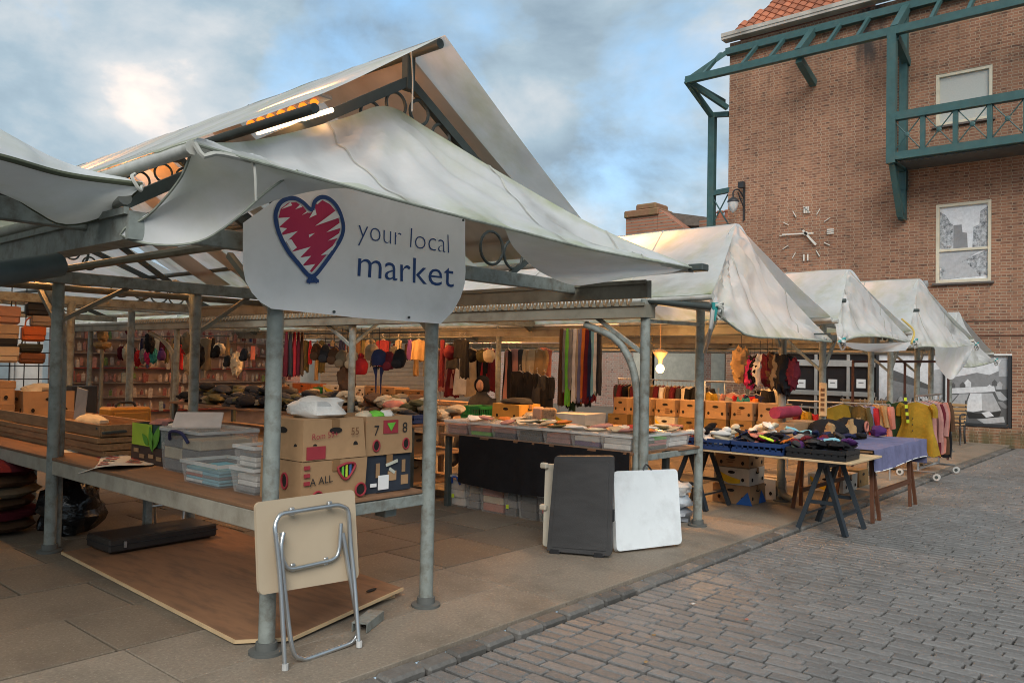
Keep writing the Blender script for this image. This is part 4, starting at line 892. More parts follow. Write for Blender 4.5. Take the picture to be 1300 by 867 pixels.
def carton(label, x, y, z, sx, sy, h, group=None, mt=None, rz=0, lid=0.0, holes=True, taper=.0, open_top=False, name='cardboard_box', cat='box', deco=None):
    """box whose nearest corner stands at x,y; long sides along X (sx) and Y (sy)"""
    t = thing(name, label, cat, (x, y, z), group, local=True); t.rotation_euler = (0, 0, rz); mt = mt or CARD
    b = MB(); k = taper; sd = random.uniform(0, 50)
    jc = {(i, j, l): Vector((random.uniform(-.008, .008), random.uniform(-.008, .008), random.uniform(-.005, .003) if l else 0)) for i in (0, 1) for j in (0, 1) for l in (0, 1)}
    def pt(u, v, w):
        p = Vector((k*w+(sx-2*k*w)*u, k*w+(sy-2*k*w)*v, h*w)); o_ = Vector((0, 0, 0))
        for (i, j, l), c_ in jc.items(): o_ += c_*((u if i else 1-u)*(v if j else 1-v)*(w if l else 1-w))
        n_ = .006*mnoise.noise(Vector((u*2.3+sd, v*2.3, w*2.1)))*4*max(u*(1-u), v*(1-v))*(w*(1-w)*4 if w not in (0, 1) else .6)
        return p+o_+Vector((n_, n_, 0))
    n5 = [i/5 for i in range(6)]
    for f_ in (lambda a_, c_: pt(a_, 0, c_), lambda a_, c_: pt(1, a_, c_), lambda a_, c_: pt(1-a_, 1, c_), lambda a_, c_: pt(0, 1-a_, c_)): b.grid([[f_(a_, c_) for a_ in n5] for c_ in n5])
    b.add([pt(0, 0, 0), pt(0, 1, 0), pt(1, 1, 0), pt(1, 0, 0)], [(0, 1, 2, 3)])
    if open_top: b.add([pt(.02, .02, .88), pt(.98, .02, .88), pt(.98, .98, .88), pt(.02, .98, .88)], [(0, 1, 2, 3)])
    else: b.add([pt(0, 0, 1), pt(1, 0, 1), pt(1, 1, 1), pt(0, 1, 1)], [(0, 1, 2, 3)])
    body = b.build('body', mt, t)
    if not open_top and random.random() < .7:
        b = MB(); b.box((sx/2, sy/2, h+.003), (.05, sy-2*k, .002)); b.box((sx/2, k-.009, h*.86), (.05, .003, h*.28)); b.build('tape', mat('brown parcel tape', (.24, .13, .055), rough=.35), t)
    if deco is None and random.random() < .8:
        b = MB(); z_ = h*random.uniform(.45, .6); w_ = sy*random.uniform(.2, .4); yc = sy*random.uniform(.35, .65)
        for q_ in range(random.choice((2, 3))): b.box((-.009+k*.5, yc, z_-.028*q_), (.003, w_*random.uniform(.5, 1), .012))
        b.build('faded_print', mat('faded brown print', (.17, .085, .04), rough=.8), t)
    if lid:
        b = MB(); b.cbox((sx/2, sy/2, h-lid/2+.004), (sx+.014-2*k*.7, sy+.014-2*k*.7, lid), .004); b.build('lid', mt, t)
    e_ = .008 if lid else .003
    if holes:
        for nm, o, ax in (('front', (sx/2, -e_+k*.6, 0), Vector((1, 0, 0))), ('side', (-e_+k*.6, sy/2, 0), Vector((0, -1, 0)))):
            wd = sx if nm == 'front' else sy
            b = MB(); o = Vector(o)
            ell(b, o+Vector((0, 0, h*.72)), ax, Vector((0, 0, 1)), .045, .018, .004); b.build('hand_hole_disc', HOLE_SHADE, t)
            for s in (-1, 1):
                b = MB(); ell(b, o+ax*s*wd*.32+Vector((0, 0, h*.32)), ax, Vector((0, 0, 1)), .018, .022, .004); b.build('vent_hole_disc', HOLE_SHADE, t)
    if deco: deco(t, sx, sy, h)
    return t
CLEARP = mat('clear plastic', (.60, .60, .58), rough=.25, clear=.74, spec=.5, var=.06)
def tub(label, x, y, z, sx, sy, h, group=None, rz=0, lid=True, handle=None, fill=None, seed=0, name='plastic_tub'):
    t = thing(name, label, 'plastic box', (x, y, z), group, local=True); t.rotation_euler = (0, 0, rz); k = .02
    b = MB(); o4 = [(k, k, .0), (sx-k, k, .0), (sx-k, sy-k, .0), (k, sy-k, .0), (0, 0, h), (sx, 0, h), (sx, sy, h), (0, sy, h)]
    b.add(o4, [(0, 3, 2, 1), (0, 1, 5, 4), (1, 2, 6, 5), (2, 3, 7, 6), (3, 0, 4, 7)]); b.build('shell', CLEARP, t)
    b = MB(); r_ = .012
    for p, q_ in (((0, 0, h), (sx, 0, h)), ((sx, 0, h), (sx, sy, h)), ((sx, sy, h), (0, sy, h)), ((0, sy, h), (0, 0, h))): b.bar(p, q_, .018, .02)
    b.build('rim', mat('frosted rim', (.6, .6, .58), rough=.4, clear=.2), t)
    if lid: b = MB(); b.cbox((sx/2, sy/2, h+.012), (sx+.008, sy+.008, .014), .005); b.build('lid', CLEARP, t)
    if handle:
        for s in (0,): b = MB(); b.tube(smooth_curve([(-.006, sy*.25, h*.75), (-.03, sy*.35, h*.98), (-.035, sy*.6, h*.98), (-.006, sy*.72, h*.78)], 12), .012, 8); b.build('handle', handle, t, smooth=True)
    rr = random.Random(seed)
    if fill:
        n_ = fill[1]; cols = fill[0]; zz = .008
        lay = 0
        for i in range(n_):
            hh = (h-.03)/max(1, n_)*rr.uniform(.8, 1.0); w_ = sx-2*k-.012; d_ = sy-2*k-.012
            nm = rr.choice(cols); half = rr.random() < .6
            segs = [(0, .5), (.5, 1)] if half else [(0, 1)]
            for a, b2 in segs:
                nm = rr.choice(cols)
                m_ = MB(); m_.cbox((0, 0, 0), (w_ if not half or sx < sy else w_*.48, d_*.48 if half and sx < sy else d_, hh*.94), .006)
                o = m_.build('packet', F[nm]); o.rotation_euler = (0, 0, rz)
                lx = sx/2 if (not half or sx < sy) else k+.015+w_*(.25 if a == 0 else .75); ly = sy/2 if (not half or sx >= sy) else k+.015+d_*(.25 if a == 0 else .75)
                v = Matrix.Rotation(rz, 3, 'Z')@Vector((lx, ly, zz+hh/2)); o.location = Vector((x, y, z))+v
                tag(o, '%s packet inside a clear plastic box' % CN.get(nm, nm), 'packet', '%s packets packed in clear boxes' % CN.get(nm, nm))
            zz += hh
    return t
def fold(w_, h_, d_, seed, top=.75, flare=1.0, folds=3, sleeve=0.0, neck=True):
    """hanging garment: closed cloth shell w wide (x), d thick (y), hanging h down from z=0"""
    rows = []; nz, na = 18, 36; rr = random.Random(seed)
    ph = [rr.uniform(0, 6.28) for _ in range(5)]; fn = [rr.choice((3, 4, 5, 7)) for _ in range(3)]; dz = rr.uniform(.1, .16)*w_
    for i in range(nz+1):
        t = (i/nz)**1.25; sw = w_*(.98-.10*math.sin(math.pi*min(1, t/.75))+(flare-1)*max(0, t-.35)/.65)
        r_ = []
        for j in range(na):
            a = 2*math.pi*j/na; c, s = math.cos(a), math.sin(a); x0 = abs(c)**.8*(1 if c >= 0 else -1)
            drop = dz*abs(x0)**1.4 if abs(x0) > .2 else .0        # shoulders slope from the neck
            if i == 0: dd = d_*.25; x = x0*w_*.46; z = -drop-.012
            else:
                dd = d_*(.45+.55*min(1, t*2.2))*(1+(.16+.22*t)*math.sin(fn[0]*a+ph[0]+t*1.5)+.14*t*math.sin(fn[1]*2*a+ph[1])); x = x0*sw*.5; z = -(drop*(1-t))-h_*t
            x += .012*mnoise.noise(Vector((t*4, a, seed*1.7))); y = dd/2*s+.03*t*math.sin(x*9+ph[2])*(d_/.1)*.4
            z += (.025*mnoise.noise(Vector((a*1.5, seed, 3)))+.018*math.sin(fn[2]*a+ph[3]))*t*min(1, h_/.5)
            r_.append((x, y, z))
        r_.append(r_[0]); rows.append(r_)
    b = MB(); b.grid(rows)
    b.add(rows[0][:-1], [tuple(range(na))])
    if sleeve:
        for sd_ in (-1, 1):
            b.tube(smooth_curve([(sd_*w_*.42, 0, -dz*.8), (sd_*w_*.52, .01*rr.uniform(-2, 2), -dz-sleeve*.35), (sd_*w_*(.53+rr.uniform(-.06, .05)), .02*rr.uniform(-2, 2), -dz-sleeve)], 8), [.05, .052, .05, .048, .045, .043, .042, .042], 8)
    return b
GARM = {}
def garment(label, loc, rz, col, w_=.46, h_=.8, d_=.09, seed=0, flare=1.0, group=None, name='garment', cat='garment', hanger=True, top=.8, sleeves=None):
    t = thing(name, label, cat, loc, group, local=True); t.rotation_euler = (0, 0, rz)
    fold(w_, h_, d_, seed, top, flare, sleeve=sleeves if sleeves is not None else (h_*random.Random(seed).uniform(.5, .75) if w_ > .27 and h_ < .9 and hanger and random.Random(seed+1).random() < .75 else 0)).build('cloth', F[col], t, smooth=True)
    if hanger:
        b = MB(); b.tube([(-w_*.36, 0, -.06), (0, 0, .0), (w_*.36, 0, -.06)], .007, 6); b.tube(smooth_curve([(0, 0, 0), (0, 0, .05), (.018, 0, .075), (0, 0, .09), (-.015, 0, .078)], 10), .004, 6); b.build('hanger', mat('hanger', (.3, .3, .3), rough=.4), t)
    return t
def cap_mesh(kind, seed):
    b = MB()
    if kind == 'flat':
        b.blob((0, 0, .035), (.25, .23, .10), seed, .10, 14, 8, flat=-.03); b.cur = 0
        pts = [[Vector((.085+.09*u, -.085+.17*v, .018-.03*u+.008*math.sin(math.pi*v))) for v in [k/8 for k in range(9)]] for u in (0, .5, 1.0)]
        for u in (1, 2):
            for k in range(9): pts[u][k].x -= .05*u*abs(k/8-.5)**1.5*2
        b.grid(pts); b.grid([[p+Vector((0, 0, -.006)) for p in r_] for r_ in pts])
    else:
        b.lathe([(.085, 0), (.10, .03), (.095, .08), (.06, .12), (.01, .13)], (0, 0, 0), 14)
        pts = [[Vector((.07+.11*u, -.08+.16*v, .006-.012*u)) for v in [k/8 for k in range(9)]] for u in (0, .5, 1.0)]
        for u in (1, 2):
            for k in range(9): pts[u][k].x -= .06*u*abs(k/8-.5)**1.5*2
        b.grid(pts); b.grid([[p+Vector((0, 0, -.006)) for p in r_] for r_ in pts])
    return b
CAPM = {(k, c, s): cap_mesh(k, s).mesh('cap', F[c], smooth=True) for k, cs in (('flat', ('black', 'charcoal', 'tweed', 'brown', 'beige', 'olive')), ('peak', ('black', 'navy', 'maroon'))) for c in cs for s in (1, 2)}
def cap(kind, col, loc, rot, label, group=None):
    o = bpy.data.objects.new('cap', CAPM[(kind, col, random.choice((1, 2)))]); COL.objects.link(o); o.location = loc; o.rotation_euler = rot
    return tag(o, label, 'cap', group)

# ------------------------------------------------------------------ banner
bn = thing('banner', 'white banner with a red scribbled heart reading your local market', 'banner', (.6, -.09, 1.85))
BY = -.085
bp_ = [(310, 283), (338, 262), (362, 243), (385, 218), (480, 226), (592, 272), (590, 345), (588, 360), (582, 378), (573, 396), (560, 411), (450, 403), (345, 392), (331, 384), (320, 372), (312, 357), (309, 340)]
# cloth as a slightly rippled sheet inside the outline
outl = [P(x, y, Y=BY) for x, y in bp_]
def banner_y(x, z): return BY-.012*math.sin(x*5.2+1)*math.sin((z-1.7)*4)-.008*math.sin(x*11+z*6)
bm = bmesh.new(); vsb = [bm.verts.new(p) for p in outl]; bm.faces.new(vsb)
xs = [i*.06-.4 for i in range(36)]; zs_ = [1.7+.06*i for i in range(24)]
for xv in xs: bmesh.ops.bisect_plane(bm, geom=bm.verts[:]+bm.edges[:]+bm.faces[:], plane_co=(xv, 0, 0), plane_no=(1, 0, 0))
for zv in zs_: bmesh.ops.bisect_plane(bm, geom=bm.verts[:]+bm.edges[:]+bm.faces[:], plane_co=(0, 0, zv), plane_no=(0, 0, 1))
for v in bm.verts: v.co.y = banner_y(v.co.x, v.co.z)
bm.verts.index_update(); b = MB(); b.add([v.co.copy() for v in bm.verts], [tuple(v.index for v in f.verts) for f in bm.faces]); bm.free()
b.build('sheet', mat('white banner pvc', (.88, .86, .84), rough=.5, var=.04, scale=2, dirt=(.6, .56, .5), dirt_amt=.3, dirt_scale=3, bump=.15, bump_scale=4), bn, smooth=True)
def drape(b, off):
    for i, v in enumerate(b.v): b.v[i] = Vector((v.x, banner_y(v.x, v.z)-off, v.z))
BLUE = mat('banner blue ink', (.018, .06, .20), rough=.5, var=.05); CRIM = mat('banner crimson ink', (.50, .018, .085), rough=.5, var=.05)
hb = lambda x, y: P(x, y, Y=BY)
Hz = lambda pts: [hb(300+x*300/1300, 210+y*200/867) for x, y in pts]
heart = [(418, 245), (432, 200), (470, 175), (512, 185), (550, 225), (575, 280), (588, 340), (578, 395), (550, 445), (510, 500), (460, 560), (425, 600), (402, 612), (375, 600), (330, 545), (285, 490), (250, 430), (225, 370), (210, 310), (210, 260), (232, 210), (275, 185), (325, 185), (370, 210), (400, 240)]
heart = smooth_curve(Hz(heart+[heart[0]]), 90)
def ribbon(b, pts, wd):
    L_, R_ = [], []
    n_ = len(pts)
    for i, p in enumerate(pts):
        d = (pts[min(i+1, n_-1)]-pts[max(i-1, 0)]).normalized(); nn = Vector((-d.z, 0, d.x)).normalized(); L_.append(p+nn*wd/2); R_.append(p-nn*wd/2)
    b.grid([L_, R_])
b = MB(); ribbon(b, heart, .024); drape(b, .0065); b.build('heart_outline', BLUE, bn)
b = MB(); ribbon(b, Hz([(402, 605), (380, 648)]), .026); ribbon(b, Hz([(402, 605), (432, 645)]), .026); ribbon(b, Hz([(372, 640), (440, 638)]), .018); drape(b, .007); b.build('heart_knot', BLUE, bn)
# scribbled fill: heart body less the white slashes
fillp = [(408, 268), (440, 215), (480, 190), (515, 215), (545, 245), (470, 300), (428, 335), (572, 288), (575, 312), (495, 368), (576, 345), (575, 365), (500, 415), (560, 398), (560, 420), (455, 495), (508, 488), (500, 520), (440, 570), (405, 592), (395, 580), (420, 545), (355, 555), (400, 500), (328, 525), (395, 450), (300, 490), (425, 375), (262, 430), (325, 365), (240, 395), (270, 350), (230, 345), (285, 290), (222, 298), (240, 245), (290, 215), (325, 203), (345, 218), (322, 242), (365, 232), (388, 250), (350, 275), (395, 262), (390, 292)]
b = MB(); ins = [(410, 262), (440, 215), (478, 192), (518, 215), (548, 252), (566, 300), (574, 345), (562, 395), (530, 445), (490, 495), (440, 550), (402, 590), (370, 565), (330, 520), (290, 465), (255, 405), (232, 345), (224, 295), (238, 240), (280, 208), (325, 204), (365, 228), (392, 262)]; pf = Hz(ins)
bm = bmesh.new(); bm.faces.new([bm.verts.new(p) for p in pf]); bmesh.ops.triangulate(bm, faces=bm.faces[:]); bmesh.ops.subdivide_edges(bm, edges=bm.edges[:], cuts=2, use_grid_fill=True); bm.verts.index_update()
b.add([v.co.copy() for v in bm.verts], [tuple(v.index for v in f.verts) for f in bm.faces]); bm.free(); drape(b, .002); b.build('heart_fill', CRIM, bn)
WS = [((428, 335), (545, 250), (572, 286)), ((492, 370), (574, 312), (577, 344)), ((500, 416), (577, 366), (560, 400)), ((455, 496), (560, 420), (508, 490)), ((420, 545), (350, 556), (385, 588)), ((398, 500), (322, 512), (350, 553)), ((396, 450), (296, 478), (325, 522)), ((425, 374), (262, 416), (294, 476)), ((326, 364), (236, 388), (258, 428)), ((268, 349), (226, 342), (238, 378)), ((286, 288), (222, 292), (228, 340)), ((346, 216), (316, 244), (358, 230)), ((352, 276), (392, 248), (386, 262)), ((395, 292), (432, 235), (440, 272)), ((238, 244), (290, 206), (300, 222)), ((470, 195), (440, 205), (446, 216))]
for w3 in WS:
    b = MB(); pts = Hz(w3); b.add(pts+[], [(0, 1, 2)]); drape(b, .0055); b.build('scribble_gap', MATS['white banner pvc'], bn)
def words_on(txt, x0, y0, x1, y1, size, nm, bold):
    a, c = hb(x0, y0), hb(x1, y1); ax = (c-a).normalized(); ay = Vector((-ax.z*.0, 0, 1))
    t_ = MB(); wd = text_mesh(txt, size, t_, (0, 0, 0), (1, 0, 0), (0, 0, 1), 1.0, bold); sx = (c-a).length/wd
    t_ = MB(); text_mesh(txt, size, t_, a, ax, ay, sx, bold)
    bmx = bmesh.new(); vv = [bmx.verts.new(p) for p in t_.v]
    drape(t_, .0022); bmx.free(); t_.build(nm, BLUE, bn)
words_on('your local', 453, 303, 568, 322, .185, 'lettering', -.0035)
words_on('market', 452, 350, 573, 365, .235, 'lettering', -.001)
for (x, y) in ((358, 243), (422, 396), (517, 403), (586, 280)):
    b = MB(); p = hb(x, y); ell(b, p+Vector((0, -.012, 0)), (1, 0, 0), (0, 0, 1), .008, .008, .008); b.build('eyelet', STEELD, bn)

# ------------------------------------------------------------------ counters
c1 = thing('stall_counter', 'long plywood counter with grey rail between the front posts', 'counter', (.4, 1.5, 0))
b = MB(); b.cbox((.42, 3.0, .748), (.80, 6.0, .022), .003); b.build('tabletop', PLY, c1)
b = MB(); b.cbox((.82+.17, .32, .745), (.34, .62, .02), .003); b.build('tabletop', PLY, c1)
b = MB(); b.cbox((.045, 3.0, .68), (.045, 6.0, .11), .004); b.build('rail', mat('pale grey rail', (.36, .33, .27), rough=.6, var=.2, dirt=(.17, .14, .10), dirt_amt=.6, dirt_scale=5), c1)
b = MB(); b.cbox((.59, .02, .695), (1.12, .04, .07), .004); b.cbox((.95, .15, .63), (.10, .10, .07), .004); b.build('rail', STEEL, c1)
for (x, y) in ((.78, 3.1), (.78, 5.8), (.1, 5.8)):
    b = MB(); b.cbox((x, y, .37), (.06, .06, .738), .004); b.build('leg', STEEL, c1)
c2 = thing('stall_counter', 'counter under the black cloth with clear boxes of packets on top', 'counter', (4.1, 1.3, 0))
b = MB(); b.cbox((4.2, 1.32, .79), (.85, 2.5, .025), .003); b.cbox((4.68, .22, .79), (.45, .5, .022), .003); b.build('tabletop', PLY, c2)
b = MB(); b.cbox((4.37, .0, .755), (.96, .035, .055), .004); b.build('rail', STEEL, c2)
for (x, y) in ((3.85, 2.5), (4.6, 2.5), (4.6, .2)):
    b = MB(); b.cbox((x, y, .385), (.06, .06, .77), .004); b.build('leg', STEELD, c2)
cl = MB(); rows = []
for i in range(10):
    t = i/9; rows.append([(3.775-.012*math.sin(y_*19+2*math.sin(y_*5))*t-.01*t, y_, .80-(.80-.285-.02*math.sin(y_*3))*t) for y_ in [.10+(2.27-.10)*k/70 for k in range(71)]])
cl.grid(rows)
rows = [[(3.775+.0*k, 2.27+.002*k, .8-.5*t) for k in range(2)] for t in (0, 1)]
ct = tag(cl.build('counter_cloth', F['black'], None, smooth=True), 'black cloth hanging down the front of the counter', 'cloth')
c3 = thing('stall_counter', 'deep counter carrying the heaped caps', 'counter', (4.1, 5.5, 0))
b = MB(); b.cbox((4.1, 5.6, .87), (1.1, 5.6, .03), .003); b.build('tabletop', PLY, c3)
for k, z in enumerate((.2, .52)):
    b = MB(); b.cbox((4.1, 5.6, z), (1.05, 5.5, .02), .003); b.build('shelf', WOOD, c3)
for (x, y) in ((3.6, 2.85), (4.6, 2.85), (3.6, 8.3), (4.6, 8.3), (3.6, 5.6)):
    b = MB(); b.cbox((x, y, .43), (.06, .06, .86), .004); b.build('leg', STEELD, c3)
c4 = thing('stall_counter', 'low wooden counter under the rows of banana boxes', 'counter', (8.2, 1.7, 0))
b = MB(); b.cbox((8.05, 1.7, .60), (.9, 3.0, .03), .003); b.build('tabletop', WOOD, c4)
for (x, y) in ((7.7, .3), (8.4, .3), (7.7, 3.1), (8.4, 3.1)):
    b = MB(); b.cbox((x, y, .29), (.06, .06, .59), .004); b.build('leg', WOOD, c4)
c5 = thing('stall_counter', 'counter behind the clear boxes carrying the green crate', 'counter', (5.6, 2.8, 0))
b = MB(); b.cbox((5.6, 2.75, .82), (1.1, 2.6, .03), .003); b.build('tabletop', WOOD, c5)
for (x, y) in ((5.1, 1.6), (6.1, 1.6), (5.1, 3.9), (6.1, 3.9)):
    b = MB(); b.cbox((x, y, .4), (.06, .06, .805), .004); b.build('leg', WOOD, c5)

# ------------------------------------------------------------------ on the nearest counter
Z1 = .76
def deco55(t, sx, sy, h):
    b = MB(); text_mesh('Rom 59+', .05, b, (.05, -.012, h*.52), (1, 0, .05), (0, 0, 1)); b.build('handwriting', REDP, t)
    b = MB(); text_mesh('55', .065, b, (sx-.13, -.012, h*.58), (1, 0, 0), (0, 0, 1)); b.build('handwriting', mat('brown pen', (.16, .07, .03)), t); b = MB(); text_mesh('55', .075, b, (-.012, sy-.08, h*.52), (0, -1, 0), (0, 0, 1)); b.build('handwriting', mat('brown pen', (.16, .07, .03)), t)
    b = MB(); b.box((.085, -.009, .045), (.13, .004, .075)); b.build('red_patch', REDP, t)
def decoall(t, sx, sy, h):
    b = MB(); text_mesh('A ALL', .062, b, (.045, -.012, h*.42), (1, 0, .08), (0, 0, 1)); b.build('handwriting', INK, t)
    for k in range(3):
        b = MB(); b.box((.025, -.010, h*.86-.045*k), (.04, .004, .022)); b.build('red_block', REDP, t)
    tri = smooth_curve([(sx*.52, -.013, h*.80), (sx*.66, -.013, h*.88), (sx*.80, -.013, h*.84), (sx*.72, -.013, h*.58), (sx*.64, -.013, h*.5), (sx*.55, -.013, h*.66), (sx*.52, -.013, h*.80)], 28)
    b = MB(); b.tube(tri[:-1], .008, 6, closed=True); b.build('red_ring', REDP, t, smooth=True)
    b = MB(); b.add([p+Vector((0, .003, 0)) for p in tri[:-1]], [tuple(range(27))]); b.build('window_hole_patch', HOLE_SHADE, t)
    for k, c in enumerate(('lime', 'neon', 'blue')):
        b = MB(); b.box((sx*.60+.028*k, -.013, h*.70), (.014, .003, .075)); b.build('cover_stripe', F[c], t)
    for (x, z) in ((sx*.22, h*.12), (sx*.9, h*.2)):
        b = MB(); b.tube([(x+.038*math.cos(a), -.012, z+.038*math.sin(a)) for a in [2*math.pi*k/20 for k in range(20)]], .0065, 6, closed=True); b.build('red_ring', REDP, t, smooth=True)
        b = MB(); ell(b, (x, -.008, z), (1, 0, 0), (0, 0, 1), .03, .03); b.build('hand_hole_disc', HOLE_SHADE, t)
    b = MB(); b.tube([(-.012, sy*.38+.03*math.cos(a), h*.5+.045*math.sin(a)) for a in [2*math.pi*k/20 for k in range(20)]], .0065, 6, closed=True); b.build('red_ring', REDP, t, smooth=True)
    b = MB(); ell(b, (-.006, sy*.38, h*.5), (0, -1, 0), (0, 0, 1), .022, .035); b.build('hand_hole_disc', HOLE_SHADE, t)
carton('open brown cardboard box with red ringed holes marked A ALL', .235, .05, Z1, .46, .42, .245, deco=decoall, holes=False)
carton('brown cardboard box marked 55 topmost on the nearest counter corner', .235, .05, Z1+.247, .46, .42, .235, deco=deco55, lid=.0, taper=.012)
def deco78(t, sx, sy, h):
    b = MB(); text_mesh('7', .09, b, (.06, -.012, h*.52), (1, 0, 0), (0, 0, 1)); b.build('handwriting', INK, t); b = MB(); text_mesh('8', .095, b, (sx-.09, -.012, h*.55), (1, 0, 0), (0, 0, 1)); b.build('handwriting', INK, t); b = MB(); text_mesh('8', .09, b, (-.012, .1, h*.52), (0, -1, 0), (0, 0, 1)); b.build('handwriting', INK, t)
    b = MB(); b.box((sx*.52, -.010, h*.72), (.12, .004, .085)); b.build('red_patch', REDP, t)
    b = MB(); b.prism([(-.035, .02), (.035, .025), (.0, -.03)], (sx*.52, -.013, h*.73), (1, 0, 0), (0, 0, 1), .003); b.build('window_hole_patch', F['lime'], t)
    for x in (sx*.22, sx*.86):
        b = MB(); b.tube([(x+.026*math.cos(a), -.011, h*.25+.034*math.sin(a)) for a in [2*math.pi*k/20 for k in range(20)]], .0055, 6, closed=True); b.build('red_ring', REDP, t, smooth=True)
        b = MB(); ell(b, (x, -.007, h*.25), (1, 0, 0), (0, 0, 1), .02, .028); b.build('hand_hole_disc', HOLE_SHADE, t)
def decoblack(t, sx, sy, h):
    for (x, z, w_, hh) in ((sx*.25, h*.6, .03, .09), (sx*.83, h*.66, .028, .08), (sx*.86, h*.28, .06, .06), (sx*.57, h*.42, .07, .06)):
        b = MB(); b.box((x, -.006, z), (w_, .004, hh)); b.build('brown_patch', CARD, t)
    b = MB(); b.box((sx*.37, -.010, h*.27), (.085, .004, .09)); b.box((sx*.15, -.010, h*.22), (.05, .004, .022)); b.build('label', mat('white paper', (0, 0, 0)), t)
    b = MB(); b.bar((sx*.42, -.010, h*.72), (sx*.68, -.010, h*.82), .004, .02); b.bar((sx*.5, -.010, h*.62), (sx*.62, -.010, h*.5), .004, .02); b.build('pale_print', mat('pale print', (.5, .5, .42)), t)
carton('black cardboard box with torn label under the box marked 7 8', .735, .10, Z1, .37, .40, .235, mt=mat('black card', (.022, .028, .040), rough=.75, var=.3), deco=decoblack, holes=False)
carton('brown cardboard box marked 7 and 8 with red ringed holes', .715, .09, Z1+.238, .385, .42, .245, deco=deco78, holes=False, open_top=True)
b = MB(); b.blob((0, 0, .045), (.36, .30, .15), 3, .18, 18, 10, flat=-.045); o = b.build('carrier_bag', mat('white carrier bag', (.66, .65, .62), rough=.5, var=.08, bump=.6, bump_scale=14), None, smooth=True); o.location = (.48, .27, Z1+.485); tag(o, 'crumpled white carrier bag on top of the box marked 55', 'bag')
b = MB(); [b.blob((random.uniform(-.13, .13), random.uniform(-.12, .12), 0), (.12, .1, .05), k, .2, 10, 6) for k in range(1)]
for k, c in enumerate(('cream', 'lime', 'white')):
    b = MB(); b.blob((0, 0, 0), (.13, .12, .07), k, .2, 10, 6); o = b.build('soft_toy', F[c], None, smooth=True); o.location = (.83+.09*k, .25, Z1+.475); tag(o, '%s soft scrap poking out of the box marked 7 and 8' % c, 'scrap')
tub('tall clear tub holding stacked white papers beside the box marked A ALL', .20, .50, Z1, .30, .27, .15, fill=(('white', 'grey', 'white'), 3), seed=4, lid=False)
tub('clear tub of white papers on top of another, beside the box marked 55', .215, .52, Z1+.153, .27, .24, .13, fill=(('white', 'grey'), 3), seed=5, lid=False)
tub('low clear tray of magazines in front of the large clear tub', .17, .86, Z1, .34, .48, .14, fill=(('white', 'grey', 'skyblue', 'coral'), 5), seed=6, lid=False)
tub('large clear lidded tub with dark blue handle on the nearest counter', .34, 1.42, Z1, .46, .58, .30, handle=mat('navy handle', (.02, .025, .09)), fill=(('grey', 'cream', 'olive', 'coral'), 3), seed=7)
def decogreen(t, sx, sy, h):
    G = mat('leaf print green', (.10, .30, .03))
    b = MB(); b.box((-.004, sy*.72, h/2), (.004, sy*.52, h)); b.build('lime_panel', mat('lime carton print', (.36, .52, .04), rough=.6), t)
    for (y, z, s, a) in ((sy*.45, h*.35, .10, .3), (sy*.32, h*.45, .11, -.5), (sy*.6, h*.3, .07, .9)):
        b = MB(); pts = [(0, -1), (.35, -.5), (.42, 0), (.28, .5), (0, 1), (-.28, .5), (-.42, 0), (-.35, -.5)]
        b.prism([((x*math.cos(a)-yy_*math.sin(a))*s, (x*math.sin(a)+yy_*math.cos(a))*s) for x, yy_ in pts], (-.010, y, z), (0, -1, 0), (0, 0, 1), .003); b.build('leaf_print', G, t)
    b = MB(); text_mesh('gusvo', .07, b, (-.012, sy*.16, h*.14), (0, -1, 0), (0, 0, 1)); b.build('lettering', mat('pale print', (0, 0, 0)), t)
DKG = mat('dark green carton', (.018, .055, .05), rough=.6)
carton('brown printed carton under the lime and dark green fruit box', .42, 2.05, Z1, .40, .60, .13, mt=mat('dark brown carton', (.055, .03, .022), rough=.7), holes=False,
       deco=lambda t, sx, sy, h: [(lambda b: (b.box((-.004, y, z), (.004, .08, .03)), b.build('pale_patch', CARD, t)))(MB()) for y, z in ((.5, .09), (.4, .05), (.25, .06), (.12, .05))])
carton('lime and dark green fruit box with leaf print on the counter', .42, 2.0, Z1+.132, .40, .64, .17, mt=DKG, holes=False, open_top=True, deco=decogreen)
for k, (c, dx, dy) in enumerate((('white', .1, .12), ('black', .2, .3), ('pink', .15, .5), ('lime', .28, .2))):
    b = MB(); b.blob((0, 0, 0), (.2, .2, .08), k, .2, 12, 6); o = b.build('knitwear', F[c], None, smooth=True); o.location = (.46+dx, 2.02+dy, Z1+.29); tag(o, '%s knitwear showing over the rim of the lime fruit box' % c, 'clothing')
b = MB(); b.cbox((0, 0, 0), (.34, .012, .22), .003); o = b.build('picture_card', mat('pale grey card', (.5, .5, .5), rough=.5), None); o.location = (.55, 1.84, Z1+.36); o.rotation_euler = (R(-62), 0, R(-35)); tag(o, 'pale printed card tilted on the large clear tub', 'card')
